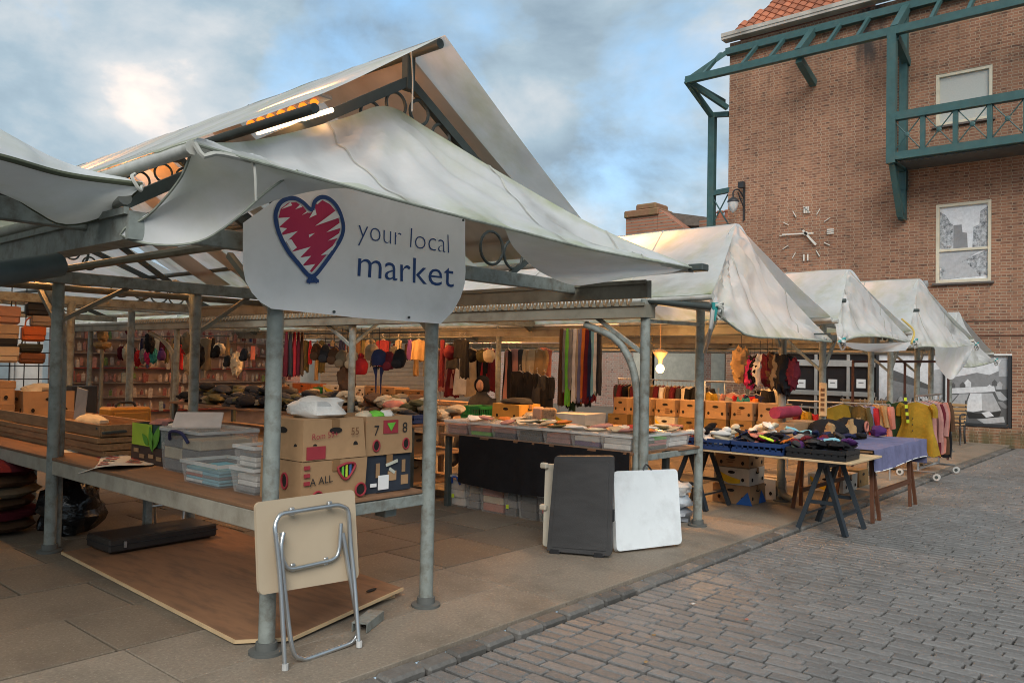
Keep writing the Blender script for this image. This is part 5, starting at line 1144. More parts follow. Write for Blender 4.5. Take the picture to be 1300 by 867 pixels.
# papers over the rail
PAPER = mat('newsprint', (.58, .55, .5), rough=.8, var=.08)
pp = thing('newspaper', 'red and white newspaper hanging over the counter rail', 'newspaper', (.15, 2.25, Z1))
A_ = [P(78, 571, Z=Z1+.008), P(130, 570, Z=Z1+.008), P(197, 588, Z=Z1+.008)]; B_ = [P(100, 601, X=.015), P(134, 592, X=.012), P(193, 590, Z=Z1+.01)]
rows = loft(A_, B_, 24, 8, wr=.004, seed=3); b = MB(); b.grid(rows); b.build('sheet', PAPER, pp, smooth=True)
for j in range(1, 8):
    for s in range(3):
        i0, i1 = 2+7*s, 2+7*s+random.choice((4, 5, 6)); 
        if j == 7 and s == 2: continue
        b = MB(); r0 = [rows[j-1][i].lerp(rows[j][i], .35)+Vector((-.003, 0, .004)) for i in range(i0, i1)]; r1 = [rows[j-1][i].lerp(rows[j][i], .8)+Vector((-.003, 0, .004)) for i in range(i0, i1)]
        b.grid([r0, r1]); b.build('print_block', REDP if (j+s) % 3 else INK, pp)
# wooden trays left
tr = thing('wooden_tray', 'stack of shallow wooden display trays at the left end of the counter', 'tray', (.4, 3.9, Z1))
for k, (z, h_, x0) in enumerate(((Z1, .045, .33), (Z1+.05, .055, .31), (Z1+.11, .045, .30), (Z1+.16, .10, .32))):
    x1, y0, y1 = .81, 2.92+.02*k, 5.4; t_ = .022
    b = MB(); b.cbox(((x0+x1)/2, (y0+y1)/2, z+.008), (x1-x0, y1-y0, .014), .002)
    b.cbox((x0, (y0+y1)/2, z+h_/2), (t_, y1-y0, h_), .003); b.cbox((x1, (y0+y1)/2, z+h_/2), (t_, y1-y0, h_), .003); b.cbox(((x0+x1)/2, y0, z+h_/2), (x1-x0, t_, h_*.98), .003); b.build('tray_frame', WOOD, tr)
for (lab, nm, x, y, z, d, m_) in (('dark metal bars lying in the top wooden tray', 'metal_bar', .5, 2.98, .93, (.4, .035, .025), STEELD), ('loose dark bar across the top wooden tray', 'metal_bar', .52, 3.1, .96, (.45, .03, .025), STEELD)):
    b = MB(); b.cbox((0, 0, 0), d, .005); o = b.build(nm, m_); o.location = (x, y, z+.03); o.rotation_euler = (0, .0, .3); tag(o, lab, 'bar')
b = MB(); b.blob((0, 0, 0), (.22, .5, .13), 5, .12, 14, 8); o = b.build('cushion', F['cream'], None, smooth=True); o.location = (.55, 3.75, .99); tag(o, 'cream rolled cushion lying in the top wooden tray', 'cushion')
b = MB(); b.cbox((0, 0, 0), (.01, .16, .30), .003); o = b.build('grey_card', mat('grey board', (.28, .28, .28))); o.location = (.55, 4.0, 1.13); o.rotation_euler = (.15, 0, .2); tag(o, 'grey card standing in the wooden trays', 'card')
yb = thing('tool_case', 'yellow brown plastic case standing on the counter behind the trays', 'case', (1.3, 4.9, .76), local=True)
b = MB(); b.cbox((.2, .14, .16), (.42, .26, .30), .02); b.cbox((.2, .0, .16), (.34, .02, .2), .006); b.build('shell', mat('amber plastic', (.36, .17, .02), rough=.45, var=.2), yb); b = MB(); b.tube(smooth_curve([(.1, .14, .31), (.13, .14, .35), (.27, .14, .35), (.3, .14, .31)], 12), .014, 8); b.build('handle', BLACK, yb)
yb.location = (.95, 4.3, Z1+.0)
c6 = thing('stall_counter', 'wooden counter behind the yellow brown case', 'counter', (1.3, 4.5, 0))
b = MB(); b.cbox((1.35, 4.75, .745), (.95, 1.7, .025), .003); b.build('tabletop', WOOD, c6)
for (x, y) in ((1.75, 4.0), (1.75, 5.5), (.95, 5.5)):
    b = MB(); b.cbox((x, y, .365), (.05, .05, .73), .003); b.build('leg', WOOD, c6)
for k, (c, w_) in enumerate((('white', .3), ('grey', .25), ('brown', .28), ('maroon', .24), ('white', .2))):
    b = MB(); b.cbox((0, 0, 0), (w_, .2, .05), .004); o = b.build('book', F[c]); o.location = (1.45+.02*k, 4.1+.16*(k % 3), .783+.055*(k//3)*1.0); o.rotation_euler = (0, 0, .2*k); tag(o, ('%s book lying flat behind the yellow brown case' % c) if k < 4 else 'small white book topmost behind the yellow brown case', 'book')

# ------------------------------------------------------------------ floor at the nearest stall
ps = thing('plywood_sheet', 'stained brown plywood sheet lying on the pavement under the counter', 'plywood sheet', (.6, 1.6, .02))
pc = [P(x, y, Z=.03) for x, y in ((80, 701), (292, 812), (350, 822), (513, 753))]
q0, q1, q2 = Vector((.06, 3.0, .02)), Vector((-.06, .22, .02)), Vector((1.2, .25, .055))
b = MB(); top = [q0, q1, Vector((.18, .02, .025)), q2, Vector((1.45, 3.1, .03))]
b.add([p+Vector((0, 0, .006)) for p in top]+[p-Vector((0, 0, .008)) for p in top], [(0, 1, 2, 3, 4), (9, 8, 7, 6, 5)]+[(i, 5+i, 5+(i+1) % 5, (i+1) % 5) for i in range(5)]); b.build('board', PLY, ps)
b = MB(); e_ = [p+Vector((0, 0, .0)) for p in (q0, q1, Vector((.18, .02, .025)), q2)]
for p, q_ in zip(e_, e_[1:]): b.bar(p+Vector((0, 0, 0)), q_, .012, .018)
b.build('pale_edge', PLYE, ps)
b = MB(); ell(b, (1.02, .36, .06), (1, .2, 0), (0, 1, 0), .05, .018, .004); b.build('hand_slot_disc', HOLE_SHADE, ps)
b = MB(); b.cbox((0, 0, 0), (.16, .05, .045), .004); o = b.build('wood_offcut', PLYE); o.location = (1.08, .30, .021); tag(o, 'small pale wood offcut wedged under the plywood corner', 'offcut')
br_ = thing('metal_channel', 'short grey metal channel lying by the plywood edge', 'metal offcut', P(470, 790, Z=0), local=True)
b = MB(); b.cbox((0, 0, .055), (.10, .26, .008), .002); b.cbox((-.046, 0, .028), (.006, .26, .05), .002); b.cbox((.046, 0, .028), (.006, .26, .05), .002); b.build('channel', STEEL, br_); br_.location = (.66, -.05, 0); br_.rotation_euler = (0, 0, R(-62))
sl_ = thing('folded_table', 'black flat folded case lying on the plywood under the counter', 'case', (.3, 2.62, .03), local=True)
b = MB(); b.cbox((.44, .36, .065), (.92, .40, .105), .012); b.build('shell', mat('worn black board', (.022, .018, .016), rough=.5, var=.4, scale=5, dirt=(.06, .04, .025), dirt_amt=.4), sl_); b = MB(); b.cbox((.44, .36, .07), (.93, .41, .006), .002); b.build('seam', BLACK, sl_); b = MB(); b.cbox((.1, .15, .07), (.02, .02, .05), .003); b.build('latch', CHROME, sl_)
sl_.location = (.28, 2.44, .035); sl_.rotation_euler = (0, 0, R(2))
bbg = MB(); bbg.blob((0, 0, .22), (.5, .46, .5), 11, .22, 26, 16, flat=-.215, fr=2.6); o = bbg.build('bin_bag', mat('black bin bag', (.008, .008, .009), rough=.22, bump=.9, bump_scale=9, spec=.6), None, smooth=True); o.location = (.42, 3.82, 0); tag(o, 'shiny black bin bag on the floor behind the left post', 'bin bag')
for k in range(6):
    b = MB(); b.blob((0, 0, 0), (.75, .9, .16), k+20, .10, 18, 8); o = b.build('folded_rug', F[('brown', 'maroon', 'brown', 'tweed', 'brown', 'maroon')[k]], None, smooth=True); o.location = (-.05+.03*(k % 2), 4.42, .075+.098*k); tag(o, ('lowest', 'second', 'third', 'fourth', 'fifth', 'topmost')[k]+' folded dark rug in the pile at the left edge', 'rug')
tl_ = thing('folding_trestle', 'light metal folding trestle standing under the counter', 'trestle', (.95, 3.3, 0))
for s in (0, .32):
    b = MB(); b.tube([(.75+s, 3.05, 0.0), (.92+s, 3.3, .62)], .014, 8); b.build('leg', CHROME, tl_, smooth=True); b = MB(); b.tube([(1.05+s, 3.5, 0.0), (.90+s, 3.28, .62)], .014, 8); b.build('leg', CHROME, tl_, smooth=True)
b = MB(); b.tube([(.82, 3.16, .27), (1.16, 3.16, .27)], .011, 8); b.tube([(.92, 3.3, .62), (1.24, 3.3, .62)], .014, 8); b.build('crossbar', CHROME, tl_, smooth=True)
# white card scrap
sc = thing('card_scrap', 'white printed card strip lying on the paving below the counter end', 'scrap', (3.0, 2.8, 0))
a, c = P(455, 650, Z=.01), P(488, 645, Z=.01); b = MB(); b.bar(a+Vector((0, 0, .02)), c+Vector((0, 0, .02)), .06, .035); b.build('strip', mat('white paper', (0, 0, 0)), sc)

# ------------------------------------------------------------------ leaning folding tables
lt = thing('folding_table', 'small beige folding table with metal tube legs leaning on the post', 'folding table', (.17, -.2, 0))
BG = mat('beige laminate', (.46, .37, .26), rough=.55, var=.05, scale=3, dirt=(.38, .3, .2), dirt_amt=.2)
tl4 = [Vector((-.155, -.105, .842)), Vector((-.16, -.17, .375)), Vector((.475, -.185, .345)), Vector((.49, -.105, .842))]
nrm = (tl4[2]-tl4[1]).cross(tl4[0]-tl4[1]).normalized()
def roundrect(c4, r_, n=5):
    o = []
    for k in range(4):
        p, a, c = c4[k], c4[k-1], c4[(k+1) % 4]; da, dc = (a-p).normalized()*r_, (c-p).normalized()*r_
        for j in range(n+1):
            t = j/n; o.append((p+da)*(1-t)**2+p*2*t*(1-t)+(p+dc)*t*t)
    return o
rp = roundrect(tl4, .035)
def slabp(b, pts, nn, th):
    n_ = len(pts); b.add(pts+[p+nn*th for p in pts], [tuple(range(n_)), tuple(range(n_, 2*n_))[::-1]]+[(i, n_+i, n_+(i+1) % n_, (i+1) % n_) for i in range(n_)])
if nrm.y > 0: nrm = -nrm
b = MB(); slabp(b, rp, -nrm, .022); b.build('top', BG, lt)
fp = lambda x, y, d: P(x, y, Y=-.145)+nrm*d
# legs drawn in their own leaning planes
def onp(x, y, dy): return P(x, y, Y=dy)
U1 = smooth_curve([P(362, 851, Y=-.285), P(356, 740, Y=-.22), P(349, 670, Y=-.185)], 20)+smooth_curve([P(350, 663, Y=-.18), P(356, 653, Y=-.175), P(368, 650, Y=-.172)], 8)+[P(425, 641, Y=-.172)]+smooth_curve([P(430, 641, Y=-.172), P(440, 645, Y=-.175), P(443, 655, Y=-.18)], 8)+smooth_curve([P(445, 690, Y=-.195), P(450, 740, Y=-.23), P(456, 822, Y=-.30)], 18)
b = MB(); b.tube(U1, .0125, 10); b.build('leg_frame', CHROME, lt, smooth=True)
U2 = [P(360, 676, Y=-.175), P(357, 700, Y=-.19)]+[P(365, 780, Y=-.225)]+smooth_curve([P(369, 812, Y=-.245), P(375, 832, Y=-.255), P(390, 836, Y=-.255)], 10)+[P(440, 818, Y=-.25)]+smooth_curve([P(448, 814, Y=-.25), P(455, 802, Y=-.245), P(454, 790, Y=-.24)], 8)+[P(444, 730, Y=-.205), P(435, 676, Y=-.175)]
b = MB(); b.tube(smooth_curve(U2, 60), .0125, 10); b.build('leg_frame', CHROME, lt, smooth=True)
U3 = [P(357, 676, Y=-.17), P(358, 700, Y=-.178)]+smooth_curve([P(360, 712, Y=-.182), P(366, 721, Y=-.184), P(376, 721, Y=-.184)], 8)+[P(412, 713, Y=-.184)]+smooth_curve([P(420, 711, Y=-.182), P(428, 705, Y=-.18), P(431, 694, Y=-.178)], 8)+[P(433, 664, Y=-.17)]
b = MB(); b.tube(smooth_curve(U3, 40), .011, 10); b.build('cross_tube', CHROME, lt, smooth=True)
for (x, y) in ((370, 649), (418, 641), (371, 720), (413, 712)):
    p = P(x, y, Y=-.155); b = MB(); b.cbox(p, (.03, .028, .045), .006); b.build('clip', CHROME, lt)
for (x, y, yy_) in ((362, 851, -.285), (456, 822, -.30)):
    p = P(x, y-4, Y=yy_); b = MB(); b.tube([p+Vector((0, 0, .02)), p+Vector((0, 0, -.012))], .017, 10); b.build('foot_cap', mat('grey rubber', (.45, .45, .44)), lt)
# dark and white plastic tables at the second post pair
dk = thing('folding_table', 'dark grey folded plastic table standing upright by the posts', 'folding table', (2.9, -.1, 0))
DK = mat('dark grey plastic', (.035, .035, .036), rough=.55, var=.3, scale=3, stretch=(1, 1, 4), bump=.15, bump_scale=90)
G_ = lambda x, y, X_: P(x, y, X=X_)
bl_, br2 = P(694, 700, Z=.012), P(776, 706, Z=.012)
bl_ = Vector((2.76, .16, .02)); 
bl_ = P(694, 699, Z=.02); br2 = P(776, 706, Z=.02); d_ = (br2-bl_)
up_ = Vector((0, 0, 1)); lean = Vector((d_.y, -d_.x, 0)).normalized()
if lean.dot(CAM-bl_) < 0: lean = -lean
def topof(px, py, base): 
    # same vertical plane leaned back a little
    best = None
    dd = ray(px, py); nn = lean; off = base-lean*.08; t_ = (off-CAM).dot(nn)/dd.dot(nn); return CAM+dd*t_
tl_p, tr_p = topof(704, 579, bl_), topof(779, 579, br2)
b = MB(); slabp(b, roundrect([tl_p, bl_, br2, tr_p], .03), -lean, .07); b.build('shell', DK, dk)
b = MB(); m4 = [tl_p.lerp(bl_, .06).lerp(tr_p.lerp(br2, .06), .07), tl_p.lerp(bl_, .95).lerp(tr_p.lerp(br2, .95), .07), tl_p.lerp(bl_, .95).lerp(tr_p.lerp(br2, .95), .93), tl_p.lerp(bl_, .06).lerp(tr_p.lerp(br2, .06), .93)]
slabp(b, roundrect([p+lean*.008 for p in m4], .02), -lean, .007); b.build('panel', DK, dk)
for k, (t_, s) in enumerate(((.12, .0), (.80, .0))):
    p = bl_.lerp(br2, t_); b = MB(); b.cbox(p-lean*.03+Vector((0, 0, .0)), (.09, .06, .05), .008, rz=math.atan2(d_.y, d_.x)); b.build('foot', BLACK, dk)
p = tr_p.lerp(br2, .6); b = MB(); b.cbox(p-lean*.03, (.03, .05, .1), .006, rz=math.atan2(d_.y, d_.x)); b.build('latch', BLACK, dk)
wt = thing('folding_table', 'white folded plastic table leaning behind the dark grey one', 'folding table', (3.7, -.2, 0))
wl_, wr_ = P(783, 700, Z=.02), P(866, 690, Z=.03); d2 = wr_-wl_; lean2 = Vector((d2.y, -d2.x, 0)).normalized()
if lean2.dot(CAM-wl_) < 0: lean2 = -lean2
def top2(px, py):
    dd = ray(px, py); off = wl_-lean2*.22; t_ = (off-CAM).dot(lean2)/dd.dot(lean2); return CAM+dd*t_
a_, b2_ = top2(779, 598), top2(860, 595); nn = (wr_-wl_).cross(a_-wl_).normalized()
if nn.dot(CAM-wl_) < 0: nn = -nn
b = MB(); slabp(b, roundrect([a_, wl_, wr_, b2_], .045), -nn, .05); b.build('shell', mat('scuffed white plastic', (.62, .655, .67), rough=.5, var=.05, dirt=(.36, .37, .37), dirt_amt=.5, dirt_scale=3.5), wt)
b = MB(); b.tube(smooth_curve([a_.lerp(b2_, .45), a_.lerp(b2_, .5)+Vector((0, 0, .05)), a_.lerp(b2_, .58)], 8), .008, 6); b.build('strap', BLACK, wt)
w2 = thing('folding_table', 'white folded table edge showing behind the dark grey one', 'folding table', (2.95, .4, 0))
p0, p1 = P(697, 655, Z=.02), P(782, 655, Z=.02); p0 = bl_-lean*.16-d_.normalized()*.075; p1 = br2-lean*.16-d_.normalized()*.03
h2 = .70
b = MB(); slabp(b, roundrect([p0+up_*h2-lean*.05, p0, p1, p1+up_*h2-lean*.05], .03), -lean, .05); b.build('shell', mat('cream plastic', (.58, .54, .44), rough=.5, var=.06), w2)
b = MB(); 
for p in (p0,):
    for z in (.33, .69): b = MB(); b.cbox(p+up_*z-lean*.02, (.05, .07, .05), .01); b.build('corner_block', mat('cream plastic', (0, 0, 0)), w2)
# bags of packets by the post
for k, (c, z, s) in enumerate((('grey', .07, .3), ('white', .2, .26), ('white', .33, .3))):
    b = MB(); b.blob((0, 0, 0), (.36, .34, .16), 50+k, .2, 16, 8); o = b.build('plastic_bag', mat('clear bag %d' % k, ((.25, .27, .3), (.45, .5, .55), (.6, .62, .62))[k], rough=.25, bump=.8, bump_scale=12, spec=.6), None, smooth=True); o.location = (4.98, .30, z); tag(o, ('grey bag of packets lowest in the pile behind the slim post', 'bluish bag of packets in the middle of the pile behind the slim post', 'white bag on top of the pile behind the slim post')[k], 'bag')
# ------------------------------------------------------------------ counter with the clear boxes
rnd = random.Random(11)
mixes = [('pink', 'charcoal', 'cream'), ('olive', 'lime', 'coral'), ('hotpink', 'pink', 'navy'), ('charcoal', 'grey', 'black'), ('pink', 'charcoal', 'maroon'), ('charcoal', 'purple', 'white'), ('lime', 'white', 'olive')]
spots = ['at the far left end', 'second from the far left end', 'third from the far left end', 'in the middle', 'third from the corner post', 'second from the corner post', 'next to the corner post']
y = 2.53
for k in range(7):
    l = .34; y -= l+.006
    tub('clear box of packets on the black clothed counter, %s' % spots[k], 3.80, y, .803, .40, l, .135, lid=True, fill=(mixes[k], 2), seed=20+k)
tub('long clear box of green packets between the slim posts', 3.92, .05, .803, .50, .34, .14, fill=(('lime', 'olive', 'white', 'coral'), 4), seed=40)
tub('cloudy clear box with white sticker at the slim post', 4.44, .06, .803, .40, .34, .13, fill=(('grey', 'white', 'lilac'), 2), seed=41)
FP = {}
for c in ('cream', 'coral', 'white', 'lime', 'orange', 'olive', 'beige', 'pink', 'red'):
    b = MB(); b.blob((0, 0, 0), (.22, .15, .035), len(c), .22, 12, 6, fr=2.5); FP[c] = b.mesh('packet', F[c], smooth=True)
for k in range(64):
    c = rnd.choice(('cream', 'cream', 'coral', 'white', 'white', 'beige', 'lime', 'orange', 'olive', 'pink', 'beige', 'red')); o = bpy.data.objects.new('packet', FP[c]); COL.objects.link(o)
    if k < 52: o.location = (rnd.uniform(3.88, 4.55), rnd.uniform(.12, 2.48), .985+rnd.uniform(0, .02) if True else 0); o.location.z = .972+rnd.uniform(0, .03) if o.location.x < 4.2 else .83+rnd.uniform(0, .12)
    else: o.location = (rnd.uniform(4.0, 4.8), rnd.uniform(.1, .36), .975+rnd.uniform(0, .02))
    o.rotation_euler = (rnd.uniform(-.15, .15), rnd.uniform(-.15, .15), rnd.uniform(0, 3.1)); tag(o, '%s flat packet strewn over the clear boxes' % CN.get(c, c), 'packet', '%s packets strewn on the clear boxes' % CN.get(c, c))
# clear boxes on the floor below the cloth
y = 2.52
for k, (l, h_, mix, lab) in enumerate(((.26, .33, ('white', 'cream', 'white'), 'clear storage box with blue handle at the far end under the black cloth'), (.20, .30, ('beige', 'grey', 'white'), 'narrow clear storage box second under the black cloth'), (.34, .29, ('coral', 'white', 'cream'), 'clear storage box of reddish goods under the black cloth'),
                                         (.18, .28, ('grey', 'charcoal'), 'clear storage box with yellow tag under the black cloth'), (.26, .28, ('charcoal', 'grey'), 'clear storage box of grey goods under the black cloth'), (.32, .26, ('green', 'red', 'charcoal'), 'clear storage box of dark red goods behind the dark folded table'))):
    y -= l+.008; t = tub(lab, 3.86, y, .003, .38, l, h_, handle=mat('blue handle', (.02, .08, .35)) if k == 0 else None, fill=(mix, 3), seed=60+k, name='storage_box')
    if k in (0, 3):
        b = MB(); b.box((.002, l*.7, h_*.35), (.004, .035, .04)); b.build('yellow_tag', F['neon'], t)
# shelves left of the black cloth
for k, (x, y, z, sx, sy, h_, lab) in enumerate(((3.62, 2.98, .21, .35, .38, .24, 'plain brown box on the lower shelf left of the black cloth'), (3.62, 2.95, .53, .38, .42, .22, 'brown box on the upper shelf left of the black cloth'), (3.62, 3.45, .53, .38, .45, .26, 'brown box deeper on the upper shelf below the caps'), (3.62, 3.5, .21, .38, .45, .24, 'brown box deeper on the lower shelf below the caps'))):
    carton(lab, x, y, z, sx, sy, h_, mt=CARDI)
crate = lambda *a: None
def plastic_crate(label, x, y, z, sx, sy, h, m_, rz=0):
    t = thing('plastic_crate', label, 'crate', (x, y, z), None, local=True); t.rotation_euler = (0, 0, rz)
    b = MB(); b.cbox((sx/2, sy/2, .01), (sx, sy, .014), .003)
    b.build('base', m_, t)
    for (p, q_) in (((0, 0), (sx, 0)), ((sx, 0), (sx, sy)), ((sx, sy), (0, sy)), ((0, sy), (0, 0))):
        b = MB(); p, q_ = Vector((*p, 0)), Vector((*q_, 0)); n_ = 9
        b.bar(p+Vector((0, 0, h-.02)), q_+Vector((0, 0, h-.02)), .02, .04); b.bar(p+Vector((0, 0, .03)), q_+Vector((0, 0, .03)), .012, .05)
        for i in range(n_+1): r_ = p.lerp(q_, i/n_); b.bar(r_+Vector((0, 0, .04)), r_+Vector((0, 0, h-.03)), .012, .014)
        b.build('side', m_, t)
    return t
GRN = mat('green plastic', (.01, .17, .045), rough=.45)
plastic_crate('bright green plastic crate on the middle counter', 5.25, 3.35, .84, .42, .34, .17, GRN)
plastic_crate('blue plastic crate at the end of the caps counter', 3.6, 2.82, .89, .3, .25, .1, mat('blue plastic', (.015, .04, .13), rough=.5))
carton('yellowish banana box holding a dark garment on the middle counter', 5.35, 2.75, .84, .42, .46, .22, mt=mat('yellow carton', (.55, .30, .06), rough=.8))
b = MB(); b.blob((0, 0, 0), (.42, .42, .1), 3, .15, 14, 8); o = b.build('jacket', F['charcoal'], None, smooth=True); o.location = (5.56, 2.97, 1.09); tag(o, 'dark grey folded jacket on top of the yellowish banana box', 'jacket')
b = MB(); b.blob((0, 0, 0), (.34, .5, .17), 7, .10, 16, 8); o = b.build('blanket', mat('striped knit', (.36, .33, .27), rough=.9, var=.5, scale=3, stretch=(2, 18, 2)), None, smooth=True); o.location = (5.25, 2.32, .92); tag(o, 'striped pale blanket rolled on the middle counter', 'blanket')
b = MB(); b.cbox((0, 0, 0), (.12, .16, .24), .03); o = b.build('handbag', mat('leopard print', (.30, .2, .12), rough=.8, var=.3, dirt=(.02, .015, .01), dirt_amt=1, dirt_scale=26), None); o.location = (4.95, 1.95, .96); o.rotation_euler = (0, 0, .4); tag(o, 'leopard print bag standing beside the striped blanket', 'bag')
b = MB(); b.cbox((0, 0, 0), (.10, .13, .22), .03); o = b.build('handbag', mat('spotted pale bag', (.5, .3, .2), rough=.8, dirt=(.04, .03, .02), dirt_amt=.9, dirt_scale=12), None); o.location = (4.98, 2.14, .97); o.rotation_euler = (0, 0, .2); tag(o, 'pale spotted bag between blanket and leopard print bag', 'bag')
def banana_deco(t, sx, sy, h):
    for s in (0, 1):
        o = Vector((-.012, sy*.72, h*.1)); b = MB()
        ctr = smooth_curve([(-.012, sy*.95, h*.75), (-.012, sy*.8, h*.45), (-.012, sy*.55, h*.22), (-.012, sy*.25, h*.2)], 16)
        w_ = [.5+.5*math.sin(math.pi*i/15) for i in range(16)]
        b.grid([[p+Vector((-.001*s, -.012*w_[i]*(1 if s else 1), .05*w_[i]-(.03*s))) for i, p in enumerate(ctr)], [p-Vector((.001*s, 0, .03*w_[i]+(.03*s))) for i, p in enumerate(ctr)]]); b.build('banana_print', YELP if not s else mat('dark banana outline', (.12, .1, .03)), t)
        break
    b = MB(); ell(b, (-.009, sy*.86, h*.3), (0, -1, 0), (0, 0, 1), .03, .045); b.build('green_print', mat('green print', (.05, .12, .08)), t)
carton('banana box with large yellow banana print at the end of the middle counter', 4.98, 1.46, .835, .4, .46, .19, mt=mat('white banana carton', (.55, .50, .42), rough=.8), deco=banana_deco, holes=False)
# double row of banana boxes
ys_ = [2.62, 2.26, 1.90, 1.54, 1.18, .82, .46]; nm = ['leftmost', 'second from the left', 'third from the left', 'fourth from the left', 'fifth from the left', 'second from the right', 'rightmost']
for k, y in enumerate(ys_):
    x = 7.66+.07*k
    wh = k == 2
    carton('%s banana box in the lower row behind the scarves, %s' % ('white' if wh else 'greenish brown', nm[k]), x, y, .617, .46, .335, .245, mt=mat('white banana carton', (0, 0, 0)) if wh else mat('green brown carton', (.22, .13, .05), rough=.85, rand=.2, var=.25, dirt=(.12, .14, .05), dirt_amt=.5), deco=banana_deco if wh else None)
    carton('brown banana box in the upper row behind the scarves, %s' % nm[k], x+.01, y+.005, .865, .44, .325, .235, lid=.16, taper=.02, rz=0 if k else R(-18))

# ------------------------------------------------------------------ caps heaped on the counter
for k in range(230):
    y = rnd.uniform(2.9, 8.3); x = rnd.uniform(3.66, 4.55); far = y > 5.0
    c = rnd.choice(('black', 'black', 'charcoal', 'tweed', 'olive') if far else ('tweed', 'brown', 'beige', 'beige', 'charcoal', 'tweed', 'olive'))
    hgt = .89+rnd.uniform(0, .14)*(1.5 if x > 3.85 else .6)
    words_ = dict(black='black', charcoal='dark grey', tweed='brown tweed', olive='olive', brown='dark brown', beige='beige')[c]
    cap('flat', c, (x, y, hgt), (rnd.uniform(-.35, .35), rnd.uniform(-.3, .3), rnd.uniform(0, 6.3)), '%s flat cap in the heap on the caps counter' % words_, '%s caps heaped on the counter' % words_)
b = MB(); b.blob((0, 0, 0), (.28, .26, .11), 5, .12, 14, 8); o = b.build('hat', F['coral'], None, smooth=True); o.location = (3.95, 3.55, 1.06); tag(o, 'coral felt hat on the heap of beige caps', 'hat')
b = MB(); b.lathe([(.17, 0), (.175, .015), (.11, .03), (.10, .10), (.05, .13), (.01, .13)], (0, 0, 0), 16)
h0_ = b.build('hat', F['brown'], None, smooth=True); h0_.location = (4.1, 6.1, 1.03); tag(h0_, 'lower of two stacked brown brimmed hats above the dark caps', 'hat'); h1_ = h0_.copy(); COL.objects.link(h1_); h1_.location = (4.08, 6.12, 1.09); h1_['label'] = 'upper of two stacked brown brimmed hats above the dark caps'
# caps and furs hanging from the beam
def hang_line(a, b_, label):
    q = MB(); q.tube([a, b_], .012, 6); return tag(q.build('hanging_rail', STEELD, None), label, 'rail')
hang_line((4.3, 3.4, 1.95), (4.3, 6.5, 1.95), 'dark rail the brown caps hang from'); 
def string(o_loc, top, par): pass
def hanging_hat(px, py, X_, col, kind, label, sc=1.0):
    p = P(px, py, X=X_); t = thing('hat', label, 'hat', p, local=True)
    b = MB()
    if kind == 'cap':
        b.blob((0, 0, 0), (.10, .24, .24), int(px), .1, 14, 10); b.build('crown', F[col], t, smooth=True); b = MB(); b.blob((-.05, .0, -.07), (.04, .20, .12), 2, .05, 12, 6); b.build('peak', F[col], t, smooth=True)
    elif kind == 'fur':
        b.blob((0, 0, 0), (.22, .26, .46), int(px), .22, 20, 14, fr=3.5); b.build('crown', F[col], t, smooth=True)
    elif kind == 'beanie':
        b.blob((0, 0, 0), (.18, .22, .26), int(px), .08, 14, 10, flat=-.10); b.build('crown', F[col], t, smooth=True); b = MB(); b.blob((0, 0, .15), (.08, .08, .08), 4, .2, 10, 8); b.build('bobble', F[col], t, smooth=True)
    elif kind == 'flap':
        b.blob((0, 0, .02), (.18, .24, .26), int(px), .08, 14, 10, flat=-.08)
        b.build('crown', F[col], t, smooth=True)
        for s in (-1, 1):
            b = MB(); b.tube([(0, s*.07, -.08), (0, s*.05, -.2), (0, s*.045, -.45)], [.035, .012, .007], 8); b.build('ear_string', F[col], t, smooth=True)
    b = MB(); b.tube([(0, 0, .05), (0, 0, .05+max(.12, 1.97-p.z))], .004, 5); b.build('string', BLACK, t)
    t.scale = (sc,)*3
    return t
for px, py, X_, c, k, lab in ((402, 446, 4.3, 'brown', 'cap', 'leftmost brown cap hanging over the caps counter'), (413, 449, 4.3, 'charcoal', 'cap', 'second dark cap hanging over the caps counter'), (424, 451, 4.3, 'brown', 'cap', 'third brown cap hanging over the caps counter'), (434, 455, 4.3, 'tweed', 'cap', 'tweed cap hanging left of the pale cap'),
                          (447, 456, 4.25, 'beige', 'cap', 'pale and black cap hanging in front of the inner post'), (458, 466, 4.3, 'red', 'beanie', 'red bobble hat hanging beside the inner post'), (440, 482, 4.35, 'brown', 'fur', 'brown felt bag hat hanging below the pale cap'), (472, 448, 4.4, 'beige', 'beanie', 'tan bobble hat hanging among the caps'),
                          (481, 458, 4.25, 'navy', 'flap', 'navy ear flap hat with long strings'), (494, 458, 4.3, 'maroon', 'cap', 'maroon and grey patterned hat hanging among the caps'), (507, 455, 4.25, 'black', 'cap', 'black beanie hanging at the right end of the caps')):
    hanging_hat(px, py, X_, c, k, lab)
for px, py, X_, c, k, lab in ((190, 436, 4.6, 'black', 'fur', 'tall black fur hat hanging in the far left aisle'), (164, 420, 4.6, 'maroon', 'beanie', 'maroon bobble hat on the curved pipe'), (205, 452, 4.4, 'purple', 'beanie', 'dark purple hat hanging under the curved pipe'), (226, 434, 4.4, 'charcoal', 'flap', 'dark ear flap hat by the double post'), (238, 436, 4.4, 'tweed', 'fur', 'brown fur hat by the double post'), (252, 452, 4.2, 'black', 'fur', 'black fur hat left of the inner curved post'),
                          (275, 446, 4.2, 'black', 'cap', 'black cap hanging right of the inner curved post'), (310, 450, 4.0, 'black', 'cap', 'large black cap hanging beside the red tag'), (289, 458, 4.4, 'charcoal', 'cap', 'small dark cap hanging far behind the red tag'), (300, 462, 4.4, 'cream', 'fur', 'cream fur mitten hat hanging behind the red tag'), (240, 462, 4.6, 'beige', 'fur', 'pale fur hat hanging low by the double post')):
    hanging_hat(px, py, X_, c, k, lab, .8)
